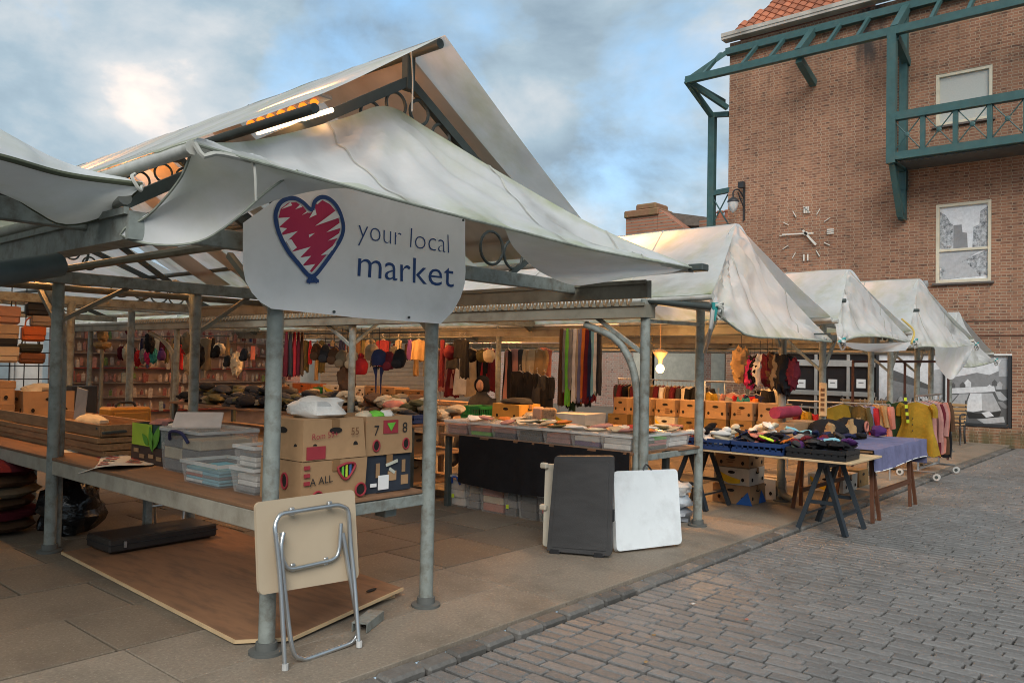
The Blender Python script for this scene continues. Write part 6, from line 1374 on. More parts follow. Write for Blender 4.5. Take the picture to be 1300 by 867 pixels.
for px, py, c, lab in ((154, 448, 'maroon', 'maroon fur stole hanging left in the far aisle'), (160, 448, 'cream', 'cream fur stole hanging in the far aisle'), (168, 450, 'black', 'black fur stole hanging in the far aisle'), (175, 455, 'red', 'red fur stole hanging in the far aisle'), (182, 452, 'grey', 'grey fur stole hanging in the far aisle'), (188, 452, 'hotpink', 'pink fur stole hanging in the far aisle'), (195, 452, 'teal', 'dark teal fur stole hanging in the far aisle')):
    hanging_hat(px, py, 4.7, c, 'fur', lab, .62)
p = P(130, 438, X=4.0); b = MB(); b.blob((0, 0, .0), (.30, .30, .16), 3, .2, 16, 10, fr=4); b.blob((0, 0, .16), (.18, .18, .22), 8, .2, 14, 10, fr=4)
o = b.build('fur_hat', F['tan'], None, smooth=True); o.location = p; tag(o, 'tan fur hat perched on top of a thin stand', 'hat')
q = MB(); q.tube([(p.x, p.y, 0), (p.x, p.y, p.z)], .035, 8); tag(q.build('hat_stand', STEELB, None, smooth=True), 'thin post stand carrying the tan fur hat', 'stand')
o = P(321, 448, X=3.95); b = MB(); b.box((0, 0, 0), (.004, .11, .2)); t = b.build('sale_tag', mat('red orange card', (.55, .10, .04))); t.location = o; tag(t, 'red orange paper sale tag hanging beside the black cap', 'tag')
# fringed scarves hanging by the front post
for k, c in enumerate(('maroon', 'charcoal', 'red', 'maroon', 'brown')):
    p = P(364+5*k, 420, X=3.85+.06*k); garment(('first', 'second', 'third', 'fourth', 'fifth')[k]+' dark red fringed scarf hanging right of the front post', p, R(70), c, .10, .62, .05, k, hanger=False, name='scarf', cat='scarf', flare=1.3)
# bright scarves over the boxes
q = MB(); q.tube([(5.4, 1.3, 2.06), (5.4, 2.4, 2.06)], .014, 8); tag(q.build('hanging_rail', CHROME, None), 'chrome rail carrying the bright scarves', 'rail')
for k, (c, px, ln) in enumerate((('brown', 713, .95), ('grey', 717, .8), ('lime', 721, .95), ('grey', 725, .75), ('white', 730, .9), ('beige', 734, .85), ('lilac', 737, .9), ('orange', 741, .85), ('maroon', 745, .9), ('navy', 750, .85), ('skyblue', 754, .8), ('white', 757, .78), ('charcoal', 761, .8))):
    p = P(px, 427, X=5.4); p.z = 2.04; garment('%s scarf hanging from the chrome rail, number %s along' % (CN.get(c, c), ('one', 'two', 'three', 'four', 'five', 'six', 'seven', 'eight', 'nine', 'ten', 'eleven', 'twelve', 'thirteen')[k]), p, R(90+random.uniform(-25, 25)), c, .075, ln, .05, k, hanger=False, name='scarf', cat='scarf', flare=.9)
for k, (c, px, py) in enumerate((('maroon', 716, 492), ('black', 724, 495), ('green', 728, 498), ('black', 735, 492), ('orange', 742, 488), ('black', 747, 492), ('maroon', 753, 486))):
    p = P(px, py-10, X=5.5); garment('%s patterned bag strap bundle under the bright scarves, spot %s' % (c, 'abcdefg'[k]) if False else '%s dangling beads below the %s scarf' % (c, ('brown', 'grey', 'lime', 'pale grey', 'white', 'orange', 'navy')[k]), p, R(80), c, .09, .32, .07, k+40, hanger=False, name='bead_string', cat='beads')
# ------------------------------------------------------------------ clothes rails inside
def rail(label, a, b_, h_=1.7, legs=True):
    t = thing('clothes_rail', label, 'clothes rail', (Vector(a)+Vector(b_))/2*1.0)
    a, b_ = Vector(a), Vector(b_); q = MB(); q.tube([a, b_], .014, 8); q.build('bar', CHROME, t, smooth=True)
    for p in (a, b_): q = MB(); q.tube([(p.x, p.y, 0), p], .014, 8); q.build('upright', CHROME, t, smooth=True)
    return t
ra, rb = P(560, 440, X=8.6), P(700, 440, X=8.6); zt_ = 1.95
rail('inner rail of skirts and blouses behind the hooded figure', (8.6, ra.y, zt_), (8.6, rb.y-.2, zt_))
for k, (px, c, w_, h_) in enumerate(((563, 'pink', .3, .85), (569, 'pink', .3, .8), (574, 'maroon', .3, .95), (590, 'white', .42, .9), (598, 'beige', .4, .92), (612, 'black', .3, .7), (618, 'red', .3, .75), (624, 'maroon', .3, .8), (645, 'black', .4, .95), (654, 'pink', .42, .95), (662, 'charcoal', .3, .9), (676, 'beige', .3, .8), (684, 'tan', .35, .7))):
    p = P(px, 450, X=8.6); p.z = zt_-.09; p.x = 8.6
    garment('%s garment on the inner rail, %s' % (c, ('far left end', 'beside the far left one', 'long', 'pale blouse', 'pale skirt', 'behind the inner post', 'right of the inner post', 'darker right of the post', 'left of the mauve dress', 'mauve dress', 'right of the mauve dress', 'near the coral drape', 'left of the coral drape')[k]), p, R(80+random.uniform(-20, 30)), c, w_, h_, .09, k+70, flare=1.15)
p = P(690, 440, X=9.0); garment('coral cloth draped diagonally behind the scarves', p, R(75), 'coral', .55, .6, .12, 90, flare=.7, hanger=False, name='cloth', cat='cloth')
for k, (px, py, c) in enumerate(((660, 470, 'black'), (672, 472, 'black'), (682, 474, 'charcoal'), (692, 476, 'black'))):
    p = P(px, py, X=7.2); garment('black coat hanging low behind the yellowish box, %s' % ('leftmost', 'second', 'third', 'rightmost')[k], p, R(70), c, .42, .5, .14, k+95, hanger=True)
# dense rail at the right, by the glowing bulb
ra, rb = P(785, 485, X=10.6), P(900, 485, X=10.6); z_ = 1.33
rail('dense rail of shirts below the glowing bulb', (10.6, ra.y, z_), (10.6, rb.y-.3, z_))
n_ = 24
for k in range(n_):
    y = ra.y+(rb.y-ra.y)*(k+.5)/n_; c = ('maroon', 'charcoal', 'maroon', 'black', 'tan', 'maroon', 'brown', 'beige', 'maroon', 'tan', 'olive', 'brown', 'maroon', 'white', 'brown', 'tan', 'maroon', 'charcoal', 'cream', 'cream', 'black', 'black', 'cream', 'charcoal')[k]
    garment('%s shirt packed on the dense rail below the bulb' % c, (10.6, y, z_-.09), R(random.uniform(-14, 14)), c, .46, .66, .07, k+120, group='%s shirts packed on the dense rail' % c)
# rail behind the fur hats
for k, (px, py, c, h_) in enumerate(((900, 497, 'mustard', .5), (912, 500, 'grey', .5), (921, 502, 'grey', .5), (930, 498, 'pink', .5), (938, 502, 'teal', .5), (945, 500, 'red', .5), (952, 504, 'orange', .45), (960, 500, 'navy', .5), (970, 494, 'black', .62), (979, 492, 'cream', .7))):
    p = P(px, py, X=9.4); garment('%s top hanging low behind the banana boxes' % c if k != 2 else 'second grey top hanging low behind the banana boxes', p, R(75+random.uniform(-20, 20)), c, .34, h_, .1, k+150)
ra, rb = P(895, 492, X=9.4), P(990, 492, X=9.4); rail('low rail of mixed tops behind the banana boxes', (9.4, ra.y, 1.36), (9.4, rb.y, 1.36))
# fur hats strung at the front of the second stall
for px, py, c, w_, lab, sc_ in ((941, 463, 'tan', 0, 'fluffy tan fur hat hanging leftmost at the second stall front', .95), (953, 473, 'hotpink', 0, 'hot pink fur hat hanging at the second stall front', .8), (958, 472, 'black', 0, 'black fur hat between the pink and white ones', .8), (965, 472, 'white', 0, 'white fur hat hanging at the second stall front', .8), (974, 470, 'maroon', 0, 'dark red fur hat hanging at the second stall front', .85), (980, 471, 'brown', 0, 'brown fur hat hanging beside the dark red one', .85), (986, 472, 'tweed', 0, 'grey brown fur hat hanging at the second stall front', .85), (995, 475, 'black', 0, 'big black fur hat hanging rightmost at the second stall front', 1.05), (1004, 474, 'maroon', 0, 'black and maroon cap behind the big black fur hat', .8)):
    hanging_hat(px, py, 6.9, c, 'fur', lab, sc_)
q = MB(); q.tube([(6.9, -.6, 2.0), (6.9, .9, 2.0)], .012, 6); tag(q.build('hanging_rail', STEELD, None), 'dark rail the bright fur hats hang from', 'rail')

hk = ('charcoal', 'black', 'maroon', 'brown', 'navy', 'tan', 'red', 'grey', 'olive', 'cream', 'tweed', 'purple')
for r_, (X_, y0, y1, n_, z_, where) in enumerate(((6.4, 4.6, 9.6, 26, 1.95, 'on the middle aisle rail'), (7.6, 5.2, 11.5, 24, 1.92, 'on the rail before the kiosk'), (5.0, 9.2, 12.6, 16, 1.95, 'on the rail before the gift rack'))):
    q = MB(); q.tube([(X_, y0, z_+.02), (X_, y1, z_+.02)], .013, 6); tag(q.build('hanging_rail', STEELD, None), 'dark hanging rail %s' % where.replace('on the ', 'over the ').replace(' rail', ''), 'rail')
    for k in range(n_):
        y = y0+(y1-y0)*(k+rnd.uniform(.1, .9))/n_; c = rnd.choice(hk); ln = rnd.choice((.22, .3, .34, .45, .6)); kind_ = rnd.random()
        if kind_ < .45: garment('%s small garment %s' % (c, where), (X_, y, z_), R(rnd.uniform(40, 130)), c, rnd.uniform(.14, .3), ln, .07, 300+r_*40+k, group='%s garments %s' % (c, where), hanger=True)
        elif kind_ < .75: garment('%s scarf %s' % (c, where), (X_, y, z_), R(rnd.uniform(40, 130)), c, .1, ln+.15, .06, 300+r_*40+k, group='%s scarves %s' % (c, where), hanger=False, name='scarf', cat='scarf')
        else:
            t_ = thing('hat', '%s hat %s' % (c, where), 'hat', (X_, y, z_-.22), '%s hats %s' % (c, where), local=True); b = MB(); b.blob((0, 0, 0), (.2, .22, .22), k, .15, 14, 10, fr=3); b.build('crown', F[c], t_, smooth=True); b = MB(); b.tube([(0, 0, .08), (0, 0, .24)], .004, 5); b.build('string', BLACK, t_)
# ------------------------------------------------------------------ handbags at the far left
gr = thing('grid_panel', 'black wire grid panel hung with handbags at the left edge', 'display panel', (.3, 6.25, 0))
for k in range(15): b = MB(); b.tube([(-1.0+.15*k, 6.25, .8), (-1.0+.15*k, 6.25, 2.5)], .006, 5); b.build('wire', BLACK, gr)
for k in range(12): b = MB(); b.tube([(-1.0, 6.26, .85+.15*k), (1.15, 6.26, .85+.15*k)], .006, 5); b.build('wire', BLACK, gr)
for s in (-1.0, 1.15): b = MB(); b.tube([(s, 6.26, 0), (s, 6.26, 2.55)], .02, 8); b.build('upright', BLACK, gr)
def handbag(label, px, py, Y_, w_, h_, m_, strap=True):
    p = P(px, py, Y=Y_); t = thing('handbag', label, 'handbag', p, local=True)
    b = MB(); b.cbox((0, 0, 0), (w_, .1, h_), .025); b.build('body', m_, t); b = MB(); b.cbox((0, -.055, h_*.2), (w_*.96, .015, h_*.55), .006); b.build('flap', m_, t)
    if strap: b = MB(); b.tube(smooth_curve([(-w_*.35, 0, h_*.45), (-w_*.3, 0, h_*.9), (0, 0, h_*1.15), (w_*.3, 0, h_*.9), (w_*.35, 0, h_*.45)], 14), .008, 6); b.build('strap', m_, t)
LB = lambda n, c: mat('leather '+n, c, rough=.45, var=.15)
for lab, px, py, w_, h_, n, c in (('black handbag high on the wire grid', 47, 393, .24, .15, 'black', (.015, .015, .017)), ('grey handbag below the black one', 52, 408, .22, .13, 'grey', (.22, .18, .15)), ('orange leather handbag on the wire grid', 42, 424, .24, .17, 'orange', (.42, .10, .02)), ('dark green handbag below the orange one', 38, 442, .24, .10, 'dark green', (.03, .035, .025)), ('brown handbag lowest on the wire grid', 40, 455, .26, .12, 'brown', (.16, .06, .02)),
                               ('dusky pink handbag at the left edge, upper', 8, 400, .26, .2, 'pink', (.30, .17, .13)), ('beige handbag at the left edge below the pink one', 6, 422, .26, .18, 'beige', (.32, .24, .17)), ('black handbag at the left edge between beige ones', 4, 436, .26, .12, 'black', (.015, .015, .017)), ('cream handbag lowest at the left edge', 6, 450, .26, .18, 'cream', (.45, .36, .25))):
    handbag(lab, px, py, 6.18, w_, h_, LB(n, c))
c7 = thing('stall_counter', 'counter under the handbag display at the left edge', 'counter', (.3, 5.9, 0))
b = MB(); b.cbox((.2, 6.12, .86), (2.0, .7, .03), .003); b.build('tabletop', WOOD, c7)
for x in (-.75, 1.15): b = MB(); b.cbox((x, 5.9, .42), (.06, .06, .84), .003); b.build('leg', WOOD, c7)
carton('brown banana box under the handbags, lower', .1, 5.82, .877, .48, .4, .16, lid=.0); carton('brown banana box under the handbags, upper', .1, 5.82, 1.04, .48, .4, .25, lid=.08)
carton('open cardboard box of rags beside the left post', .66, 5.8, .877, .52, .4, .30, open_top=True)
b = MB(); b.blob((0, 0, 0), (.4, .3, .12), 5, .2, 14, 8); o = b.build('rags', F['cream'], None, smooth=True); o.location = (.9, 6.0, 1.2); tag(o, 'pale rags spilling from the open cardboard box', 'rags')
b = MB(); b.cbox((0, 0, 0), (.28, .22, .34), .01); o = b.build('speaker', BLACK); o.location = (1.32, 6.0, 1.06); tag(o, 'black box standing beside the left post display', 'speaker')

# ------------------------------------------------------------------ gift rack at the back
pk = thing('gift_rack', 'tall rack of small packaged gifts at the back of the left aisle', 'display rack', (6, 13, 0))
b = MB(); b.cbox((6.2, 13.25, 1.2), (5.4, .05, 2.4), .01); b.build('backboard', mat('pinkish backboard', (.34, .27, .25), rough=.7), pk)
for z in (.42, .72, 1.02, 1.32, 1.62, 1.92): b = MB(); b.cbox((6.2, 13.1, z), (5.4, .2, .02), .004); b.build('shelf', mat('pale red shelf edge' if z in (.42, 1.32) else 'grey shelf edge', (.26, .05, .05) if z in (.42, 1.32) else (.32, .28, .26)), pk)
cards = [mat('gift card %d' % i, c, rough=.5, var=.35, scale=30) for i, c in enumerate(((.24, .08, .075), (.40, .33, .30), (.15, .035, .04), (.44, .40, .37), (.04, .06, .18), (.28, .33, .32), (.34, .18, .17), (.12, .2, .07)))]
pm = []
for i, c in enumerate(cards):
    for v in range(3):
        b = MB(); hh = (.10, .15, .20)[v]
        if (i+v) % 3: b.cbox((0, 0, 0), (.06+.012*v, .03, hh), .006); b.box((0, 0, hh/2+.02), (.012, .006, .04))
        else: b.lathe([(.028, -hh/2), (.032, -hh*.2), (.026, hh*.2), (.012, hh*.35), (.014, hh/2)], (0, 0, 0), 10)
        pm.append((i, b.mesh('gift_pack', c)))
pal_ = [m_ for i, m_ in pm if i in (0, 1, 3, 6)]; rest_ = [m_ for i, m_ in pm]
npk = 0
for r_, z in enumerate((.53, .83, 1.13, 1.43, 1.73, 2.03)):
    x = 3.6
    while x < 8.8 and npk < 296:
        if rnd.random() < .9:
            o = bpy.data.objects.new('gift_pack', rnd.choice(pal_ if rnd.random() < .7 else rest_)); COL.objects.link(o); o.parent = pk; o.location = (x-6, rnd.uniform(-.06, .04), z+rnd.uniform(-.03, .04)); o.rotation_euler = (rnd.uniform(-.06, .06), rnd.uniform(-.08, .08), rnd.uniform(-.5, .5)); npk += 1
        x += rnd.uniform(.075, .13)

# ------------------------------------------------------------------ kiosk, back shops
kk = thing('boarded_kiosk', 'white boarded kiosk wall behind the caps', 'kiosk', (13.5, 14, 0))
CL = mat('white weatherboard', (.62, .54, .44), rough=.7, var=.12, rand=.08)
for k in range(24):
    b = MB(); b.cbox((13.6, 14, .06+.125*k), (6.4, .05, .118), .008); b.build('board', CL, kk)
b = MB(); b.cbox((13.6, 14.5, 1.45), (6.3, .9, 2.9)); b.build('core', CL, kk)
bk = thing('shop_row', 'pale shop fronts closing the market at the back left', 'shop', (0, 17, 0))
b = MB(); b.cbox((0, 18, 1.9), (20, 1.5, 3.8)); b.build('wall', mat('pale render', (.5, .47, .43), rough=.85, var=.15), bk)
for k in range(9):
    x = -8.6+2.0*k; b = MB(); b.cbox((x, 17.22, 1.25), (1.5, .06, 1.9), .01); w_ = b.build('window', mat('shop frame', (.4, .38, .35)), bk); b = MB(); b.box((x, 17.18, 1.25), (1.3, .02, 1.7)); b.build('pane', mat('shop glass', (.25, .3, .32), rough=.15, spec=.7), w_)
bs = thing('brick_shop', 'low brick wall with a white panel seen behind the bulb', 'shop', (22, 9, 0))
b = MB(); b.add([(23, 6.5, 0), (23, 22, 0), (23, 22, 4.2), (23, 6.5, 4.2)], [(0, 1, 2, 3)]); b.add([(23, 22, 0), (31, 22, 0), (31, 22, 4.2), (23, 22, 4.2)], [(0, 1, 2, 3)]); b.build('wall', brick_mat('pale mixed brick', (.40, .20, .14), (.34, .26, .2), (.42, .36, .3)), bs)
for (px, w_, h_) in ((858, 2.0, 1.5), (818, .9, 1.9), (912, .5, 1.9)):
    p = P(px, 450, X=22.95); b = MB(); b.box((22.95, p.y, 1.55), (.06, w_, h_)); b.build('white_panel', mat('cream panel', (.55, .52, .42)), bs)
# plain terrace beyond, so that the far side of the aisles is closed
b = MB(); b.box((20, 24, 2.0), (34, 1, 4.0)); tag(b.build('market_back_wall', BRICK2, None), 'plain brick wall far behind the boarded kiosk', 'wall')

# ------------------------------------------------------------------ boxes on the counter behind the caps
c8 = thing('stall_counter', 'counter with fruit boxes in front of the boarded kiosk', 'counter', (8.2, 8.4, 0))
b = MB(); b.cbox((8.4, 8.4, .8), (1.0, 4.6, .03)); b.build('tabletop', WOOD, c8)
for (x, y) in ((8.0, 6.3), (8.8, 6.3), (8.0, 10.5), (8.8, 10.5)): b = MB(); b.cbox((x, y, .395), (.06, .06, .79)); b.build('leg', WOOD, c8)
for lab, px0, px1, h_, m_ in (('white and yellow banana box on the far counter', 410, 444, .22, mat('white banana carton', (0, 0, 0))), ('red orange fruit box on the far counter', 372, 396, .22, mat('orange carton', (.45, .12, .03))), ('small pale banana box on the far counter', 362, 372, .22, mat('white banana carton', (0, 0, 0))), ('green fruit box left on the far counter', 398, 409, .15, GRN), ('brown fruit box with ring print on the far counter', 464, 482, .24, CARD), ('second brown fruit box on the far counter', 484, 501, .24, CARD), ('dark brown carton at the right end of the far counter', 503, 522, .2, CARDI), ('white carton behind the inner post on the far counter', 452, 463, .2, mat('white banana carton', (0, 0, 0)))):
    a, c = P(px0, 470, X=8.1), P(px1, 470, X=8.1)
    carton(lab, 8.1, c.y, .817, .4, a.y-c.y, h_, mt=m_, deco=banana_deco if 'banana' in lab else None)

# ------------------------------------------------------------------ hooded figure sitting behind the counter
pn = thing('person', 'seated person in a dark hooded coat behind the counters', 'person', (6.6, 4.3, 0))
hd = P(612, 494, X=6.6)
bx, by = hd.x, hd.y
me = bpy.data.meshes.new('body'); o = bpy.data.objects.new('body', me); COL.objects.link(o)
base = Vector((6.6, 4.3, 0)); rel = Vector((bx, by, 0))-base
sv = [((0, 0, .46), .15), ((0, 0, .72), .15), ((0, 0, .98), .16), ((0, 0, 1.12), .07), ((0, 0, 1.24), .10), ((.0, 0, 1.30), .09),
      ((.0, .19, 1.0), .07), ((-.05, .24, .78), .055), ((-.28, .18, .72), .045), ((0, -.19, 1.0), .07), ((-.05, -.24, .78), .055), ((-.28, -.18, .72), .045),
      ((-.38, .11, .48), .09), ((-.42, .12, .10), .06), ((-.52, .12, .05), .05), ((-.38, -.11, .48), .09), ((-.42, -.12, .10), .06), ((-.52, -.12, .05), .05)]
se = [(0, 1), (1, 2), (2, 3), (3, 4), (4, 5), (2, 6), (6, 7), (7, 8), (2, 9), (9, 10), (10, 11), (0, 12), (12, 13), (13, 14), (0, 15), (15, 16), (16, 17)]
me.from_pydata([tuple(Vector(p)+rel) for p, r_ in sv], se, []); o.parent = pn
md = o.modifiers.new('skin', 'SKIN'); md.use_smooth_shade = True
for i, (p, r_) in enumerate(sv): me.skin_vertices[0].data[i].radius = (r_, r_)
me.skin_vertices[0].data[0].use_root = True
o.modifiers.new('sub', 'SUBSURF').levels = 2; o.modifiers['sub'].render_levels = 2
me.materials.append(F['charcoal'])
ORG[pn.name] = Vector((6.6, 4.3, 0))
b = MB(); b.blob((bx, by, 1.245), (.25, .23, .29), 3, .08, 16, 12); b.build('hood', F['black'], pn, smooth=True)
b = MB(); b.blob((bx-.09, by-.035, 1.235), (.10, .13, .18), 3, .04, 12, 10); b.build('face', mat('skin', (.35, .2, .14), rough=.6), pn, smooth=True)
ch_ = thing('chair', 'chair the hooded person sits on behind the counters', 'chair', (bx, by, 0))
b = MB(); b.cbox((bx, by, .37), (.4, .4, .04)); b.build('seat', WOOD, ch_)
for dx in (-.17, .17):
    for dy in (-.17, .17): b = MB(); b.cbox((bx+dx, by+dy, .175), (.03, .03, .35)); b.build('leg', WOOD, ch_)

# ------------------------------------------------------------------ glove table in front of the second stall
ZG = .70
def trestle(label, x, y, z0, h_, m_, along='y', ln=.7, name='trestle'):
    t = thing(name, label, 'trestle', (x, y, z0), local=True); t.rotation_euler = (0, 0, 0 if along == 'y' else math.pi/2)
    b = MB(); b.cbox((0, 0, h_-.04), (.07, ln, .075), .006); b.build('top_bar', m_, t)
    for sy in (-1, 1):
        for sx in (-1, 1):
            b = MB(); b.bar((sx*.02, sy*ln*.38, h_-.05), (sx*.24, sy*(ln*.46), .0), .05, .045); b.build('leg', m_, t)
        b = MB(); b.bar((-.14, sy*ln*.43, h_*.42), (.14, sy*ln*.43, h_*.42), .03, .035); b.build('brace', m_, t)
    b = MB(); b.bar((-.17, -ln*.44, h_*.25), (-.17, ln*.44, h_*.25), .05, .02); b.bar((.17, -ln*.44, h_*.25), (.17, ln*.44, h_*.25), .05, .02); b.build('shelf', m_, t)
    return t
BLS = mat('dark blue grey painted steel', (.018, .026, .034), rough=.5)
trestle('dark blue grey steel trestle under the near end of the glove table', 5.97, -.95, -.045, ZG+.02, BLS, 'x', .62)
trestle('dark steel trestle under the far end of the glove table', 5.97, .55, .003, ZG-.03, BLS, 'x', .62)
BRW = mat('brown stained wood', (.10, .04, .02), rough=.6, var=.25)
gt = thing('glove_table', 'plank table of gloves and socks jutting into the street', 'table', (5.95, -.2, 0))
b = MB(); b.cbox((5.97, -.25, ZG-.008), (.98, 2.1, .022), .003); b.build('plank', PLYE, gt)
BLC = mat('blue plastic', (0, 0, 0))
plastic_crate('blue crate of white trainers at the left of the glove table', 5.48, -.05, ZG+.004, .42, .55, .12, BLC)
plastic_crate('blue crate of neon gloves on the glove table', 5.48, -.62, ZG+.004, .42, .54, .12, BLC)
plastic_crate('black crate of socks at the right end of the glove table', 5.50, -1.24, ZG+.004, .40, .58, .10, BLACK)
plastic_crate('blue crate standing at the back of the glove table', 6.08, -.95, ZG+.004, .34, .45, .15, BLC)
GLV = {}
def glove_mesh(c, kind, s):
    b = MB()
    if kind == 'glove':
        b.blob((0, 0, 0), (.09, .10, .035), s, .1, 12, 6)
        for k in range(4): b.tube([(-.03+.02*k, .04, 0), (-.034+.023*k, .115-.012*abs(k-1.5), .006)], [.012, .009], 6)
        b.tube([(.04, -.01, 0), (.07, .035, .004)], [.012, .009], 6)
    elif kind == 'shoe':
        b.blob((0, .0, 0), (.09, .25, .07), s, .08, 12, 8, flat=-.03); b.blob((0, -.07, .04), (.08, .11, .07), s+1, .05, 10, 6)
    else: b.blob((0, 0, 0), (.11, .17, .055), s, .25, 12, 6, fr=2.4)
    return b.mesh({'glove': 'glove', 'shoe': 'trainer', 'sock': 'sock_bundle'}[kind], F[c], smooth=True)
def scatter(kind, cols, n_, x0, x1, y0, y1, z0, z1, lab, grp, cat, tilt=.5, rz=None):
    for k in range(n_):
        c = rnd.choice(cols); key = (kind, c, rnd.randrange(2))
        if key not in GLV: GLV[key] = glove_mesh(c, kind, key[2]+3)
        o = bpy.data.objects.new(GLV[key].name.split('.')[0], GLV[key]); COL.objects.link(o); o.location = (rnd.uniform(x0, x1), rnd.uniform(y0, y1), rnd.uniform(z0, z1)); o.rotation_euler = (rnd.uniform(-tilt, tilt), rnd.uniform(-tilt, tilt), rnd.uniform(0, 6.3) if rz is None else rz+rnd.uniform(-.2, .2))
        tag(o, '%s %s' % (CN.get(c, c), lab), cat, '%s %s' % (CN.get(c, c), grp))
scatter('shoe', ('white', 'charcoal', 'cream', 'white', 'black', 'coral'), 16, 5.56, 5.85, .02, .45, ZG+.08, ZG+.19, 'trainer in the left blue crate', 'trainers in the left crate', 'shoe', .35, R(60))
scatter('glove', ('neon', 'coral', 'black', 'black', 'hotpink', 'charcoal', 'navy', 'black', 'black', 'orange'), 40, 5.55, 5.85, -.56, -.12, ZG+.08, ZG+.20, 'glove in the middle blue crate', 'gloves in the middle crate', 'glove')
scatter('sock', ('black', 'charcoal', 'navy', 'white', 'maroon', 'black', 'black', 'skyblue', 'black', 'purple'), 46, 5.55, 5.88, -1.2, -.70, ZG+.06, ZG+.18, 'sock bundle in the right black crate', 'sock bundles in the right crate', 'socks')
scatter('sock', ('black', 'charcoal', 'red', 'grey', 'black', 'skyblue', 'navy', 'charcoal', 'black'), 40, 5.9, 6.4, -1.15, -.3, ZG+.05, ZG+.22, 'knitted bundle heaped at the back of the glove table', 'knitted bundles at the back', 'knitwear')
scatter('sock', ('white', 'white', 'cream'), 14, 6.0, 6.35, -.35, .0, ZG+.16, ZG+.28, 'fluffy bundle on top of the glove heap', 'fluffy bundles on top', 'knitwear')
scatter('sock', ('maroon', 'pink', 'red', 'purple', 'coral'), 26, 5.6, 6.3, .35, .78, ZG+.03, ZG+.13, 'sock bundle at the far end of the glove table', 'sock bundles at the far end', 'socks')
# lilac covered table
ZP = .74
pt = thing('trestle_table', 'folding table under the lilac blue cloth', 'table', (7.4, -.75, 0))
b = MB(); b.cbox((7.5, -.72, ZP-.015), (2.0, .95, .025), .003); b.build('tabletop', WOOD, pt)
for (x, y) in ((6.75, -1.1), (6.75, -.35), (8.2, -1.1), (8.2, -.35)):
    for s in (-1, 1): b = MB(); b.bar((x, y, ZP-.03), (x+s*.12, y+(-.06 if y < -.7 else .06), -.045 if y < -.66 else 0.0), .035, .035); b.build('leg', BRW, pt)
b = MB(); b.bar((6.75, -1.13, .25), (8.2, -1.13, .25), .03, .05); b.bar((6.75, -.34, .2), (8.2, -.34, .2), .03, .05); b.build('stretcher', BRW, pt)
rows = []
path = [(6.47, .0)]  # cross section along y: top then hanging at the street side
for i in range(31):
    x = 6.48+2.06*i/30; r_ = []
    for t in range(8): r_.append(Vector((x, -.22-.99*t/7, ZP+.006+.003*math.sin(x*9+t))))
    hem = .19+.03*math.sin(x*2.1)+.04*(i/30)
    for t in range(1, 9): r_.append(Vector((x+.01*math.sin(t), -1.215-.014*math.sin(x*17+1.4*math.sin(x*4))*t/8-.012*t/8, ZP-hem*t/8)))
    rows.append(r_)
b = MB(); b.grid(rows)
rows = []
for i in range(17):
    y = -1.23+1.0*i/16; rows.append([Vector((8.545+.02*math.sin(y*15)*t/6, y, ZP+.006-.30*t/6)) for t in range(7)])
b.grid(rows)
o = tag(b.build('table_cloth', F['lilac'], None, smooth=True), 'lilac blue cloth draped over the table by the kerb', 'cloth')
q = MB(); q.tube([Vector((6.48+2.06*i/30, -1.232, ZP-(.19+.03*math.sin((6.48+2.06*i/30)*2.1)+.04*(i/30)))) for i in range(31)], .006, 5); h_ = q.build('hem', mat('white hem', (.7, .7, .7)), o)
# goods at the back of the lilac table
carton('long plain cardboard box at the back of the lilac table', 6.65, -.28, ZP+.012, .95, .34, .2, holes=False)
for k, (x, c, lab) in enumerate(((7.15, 'black', 'black fur trimmed coat folded on the lilac table'), (7.75, 'black', 'black folded coat with coral badge on the lilac table'))):
    b = MB(); b.blob((0, 0, 0), (.62, .42, .26), 60+k, .15, 18, 10); o = b.build('coat', F[c], None, smooth=True); o.location = (x, -.5-.05*k, ZP+.13); tag(o, lab, 'coat')
for k, (x, y, c) in enumerate(((6.88, -.62, 'tan'), (7.44, -.66, 'tan'), (8.25, -.5, 'tan'))):
    b = MB(); b.blob((0, 0, 0), (.12, .12, .2), 70+k, .3, 12, 8, fr=4); o = b.build('fur_trim', F[c], None, smooth=True); o.location = (x, y, ZP+.14); tag(o, ('tan fur trim at the left of the folded coats', 'tan fur trim between the folded coats', 'tan fur trim right of the folded coats')[k], 'fur trim')
b = MB(); b.tube([(.055*math.cos(a), 0, .055*math.sin(a)) for a in [2*math.pi*k/18 for k in range(18)]], .014, 6, closed=True); o = b.build('badge', F['coral'], None, smooth=True); o.location = (7.68, -.77, ZP+.17); tag(o, 'coral ring badge on the folded black coat', 'badge')
b = MB(); b.blob((0, 0, 0), (.24, .2, .14), 80, .2, 12, 8); o = b.build('jumper', F['purple'], None, smooth=True); o.location = (8.3, -.72, ZP+.08); tag(o, 'purple folded jumper at the end of the lilac table', 'clothing')
b = MB(); b.tube([(6.5, -.12, 1.08), (7.15, -.12, 1.08)], .07, 10); o = b.build('rolled_blanket', F['crimson'], None, smooth=True); tag(o, 'rolled crimson blanket above the plain cardboard box', 'blanket')
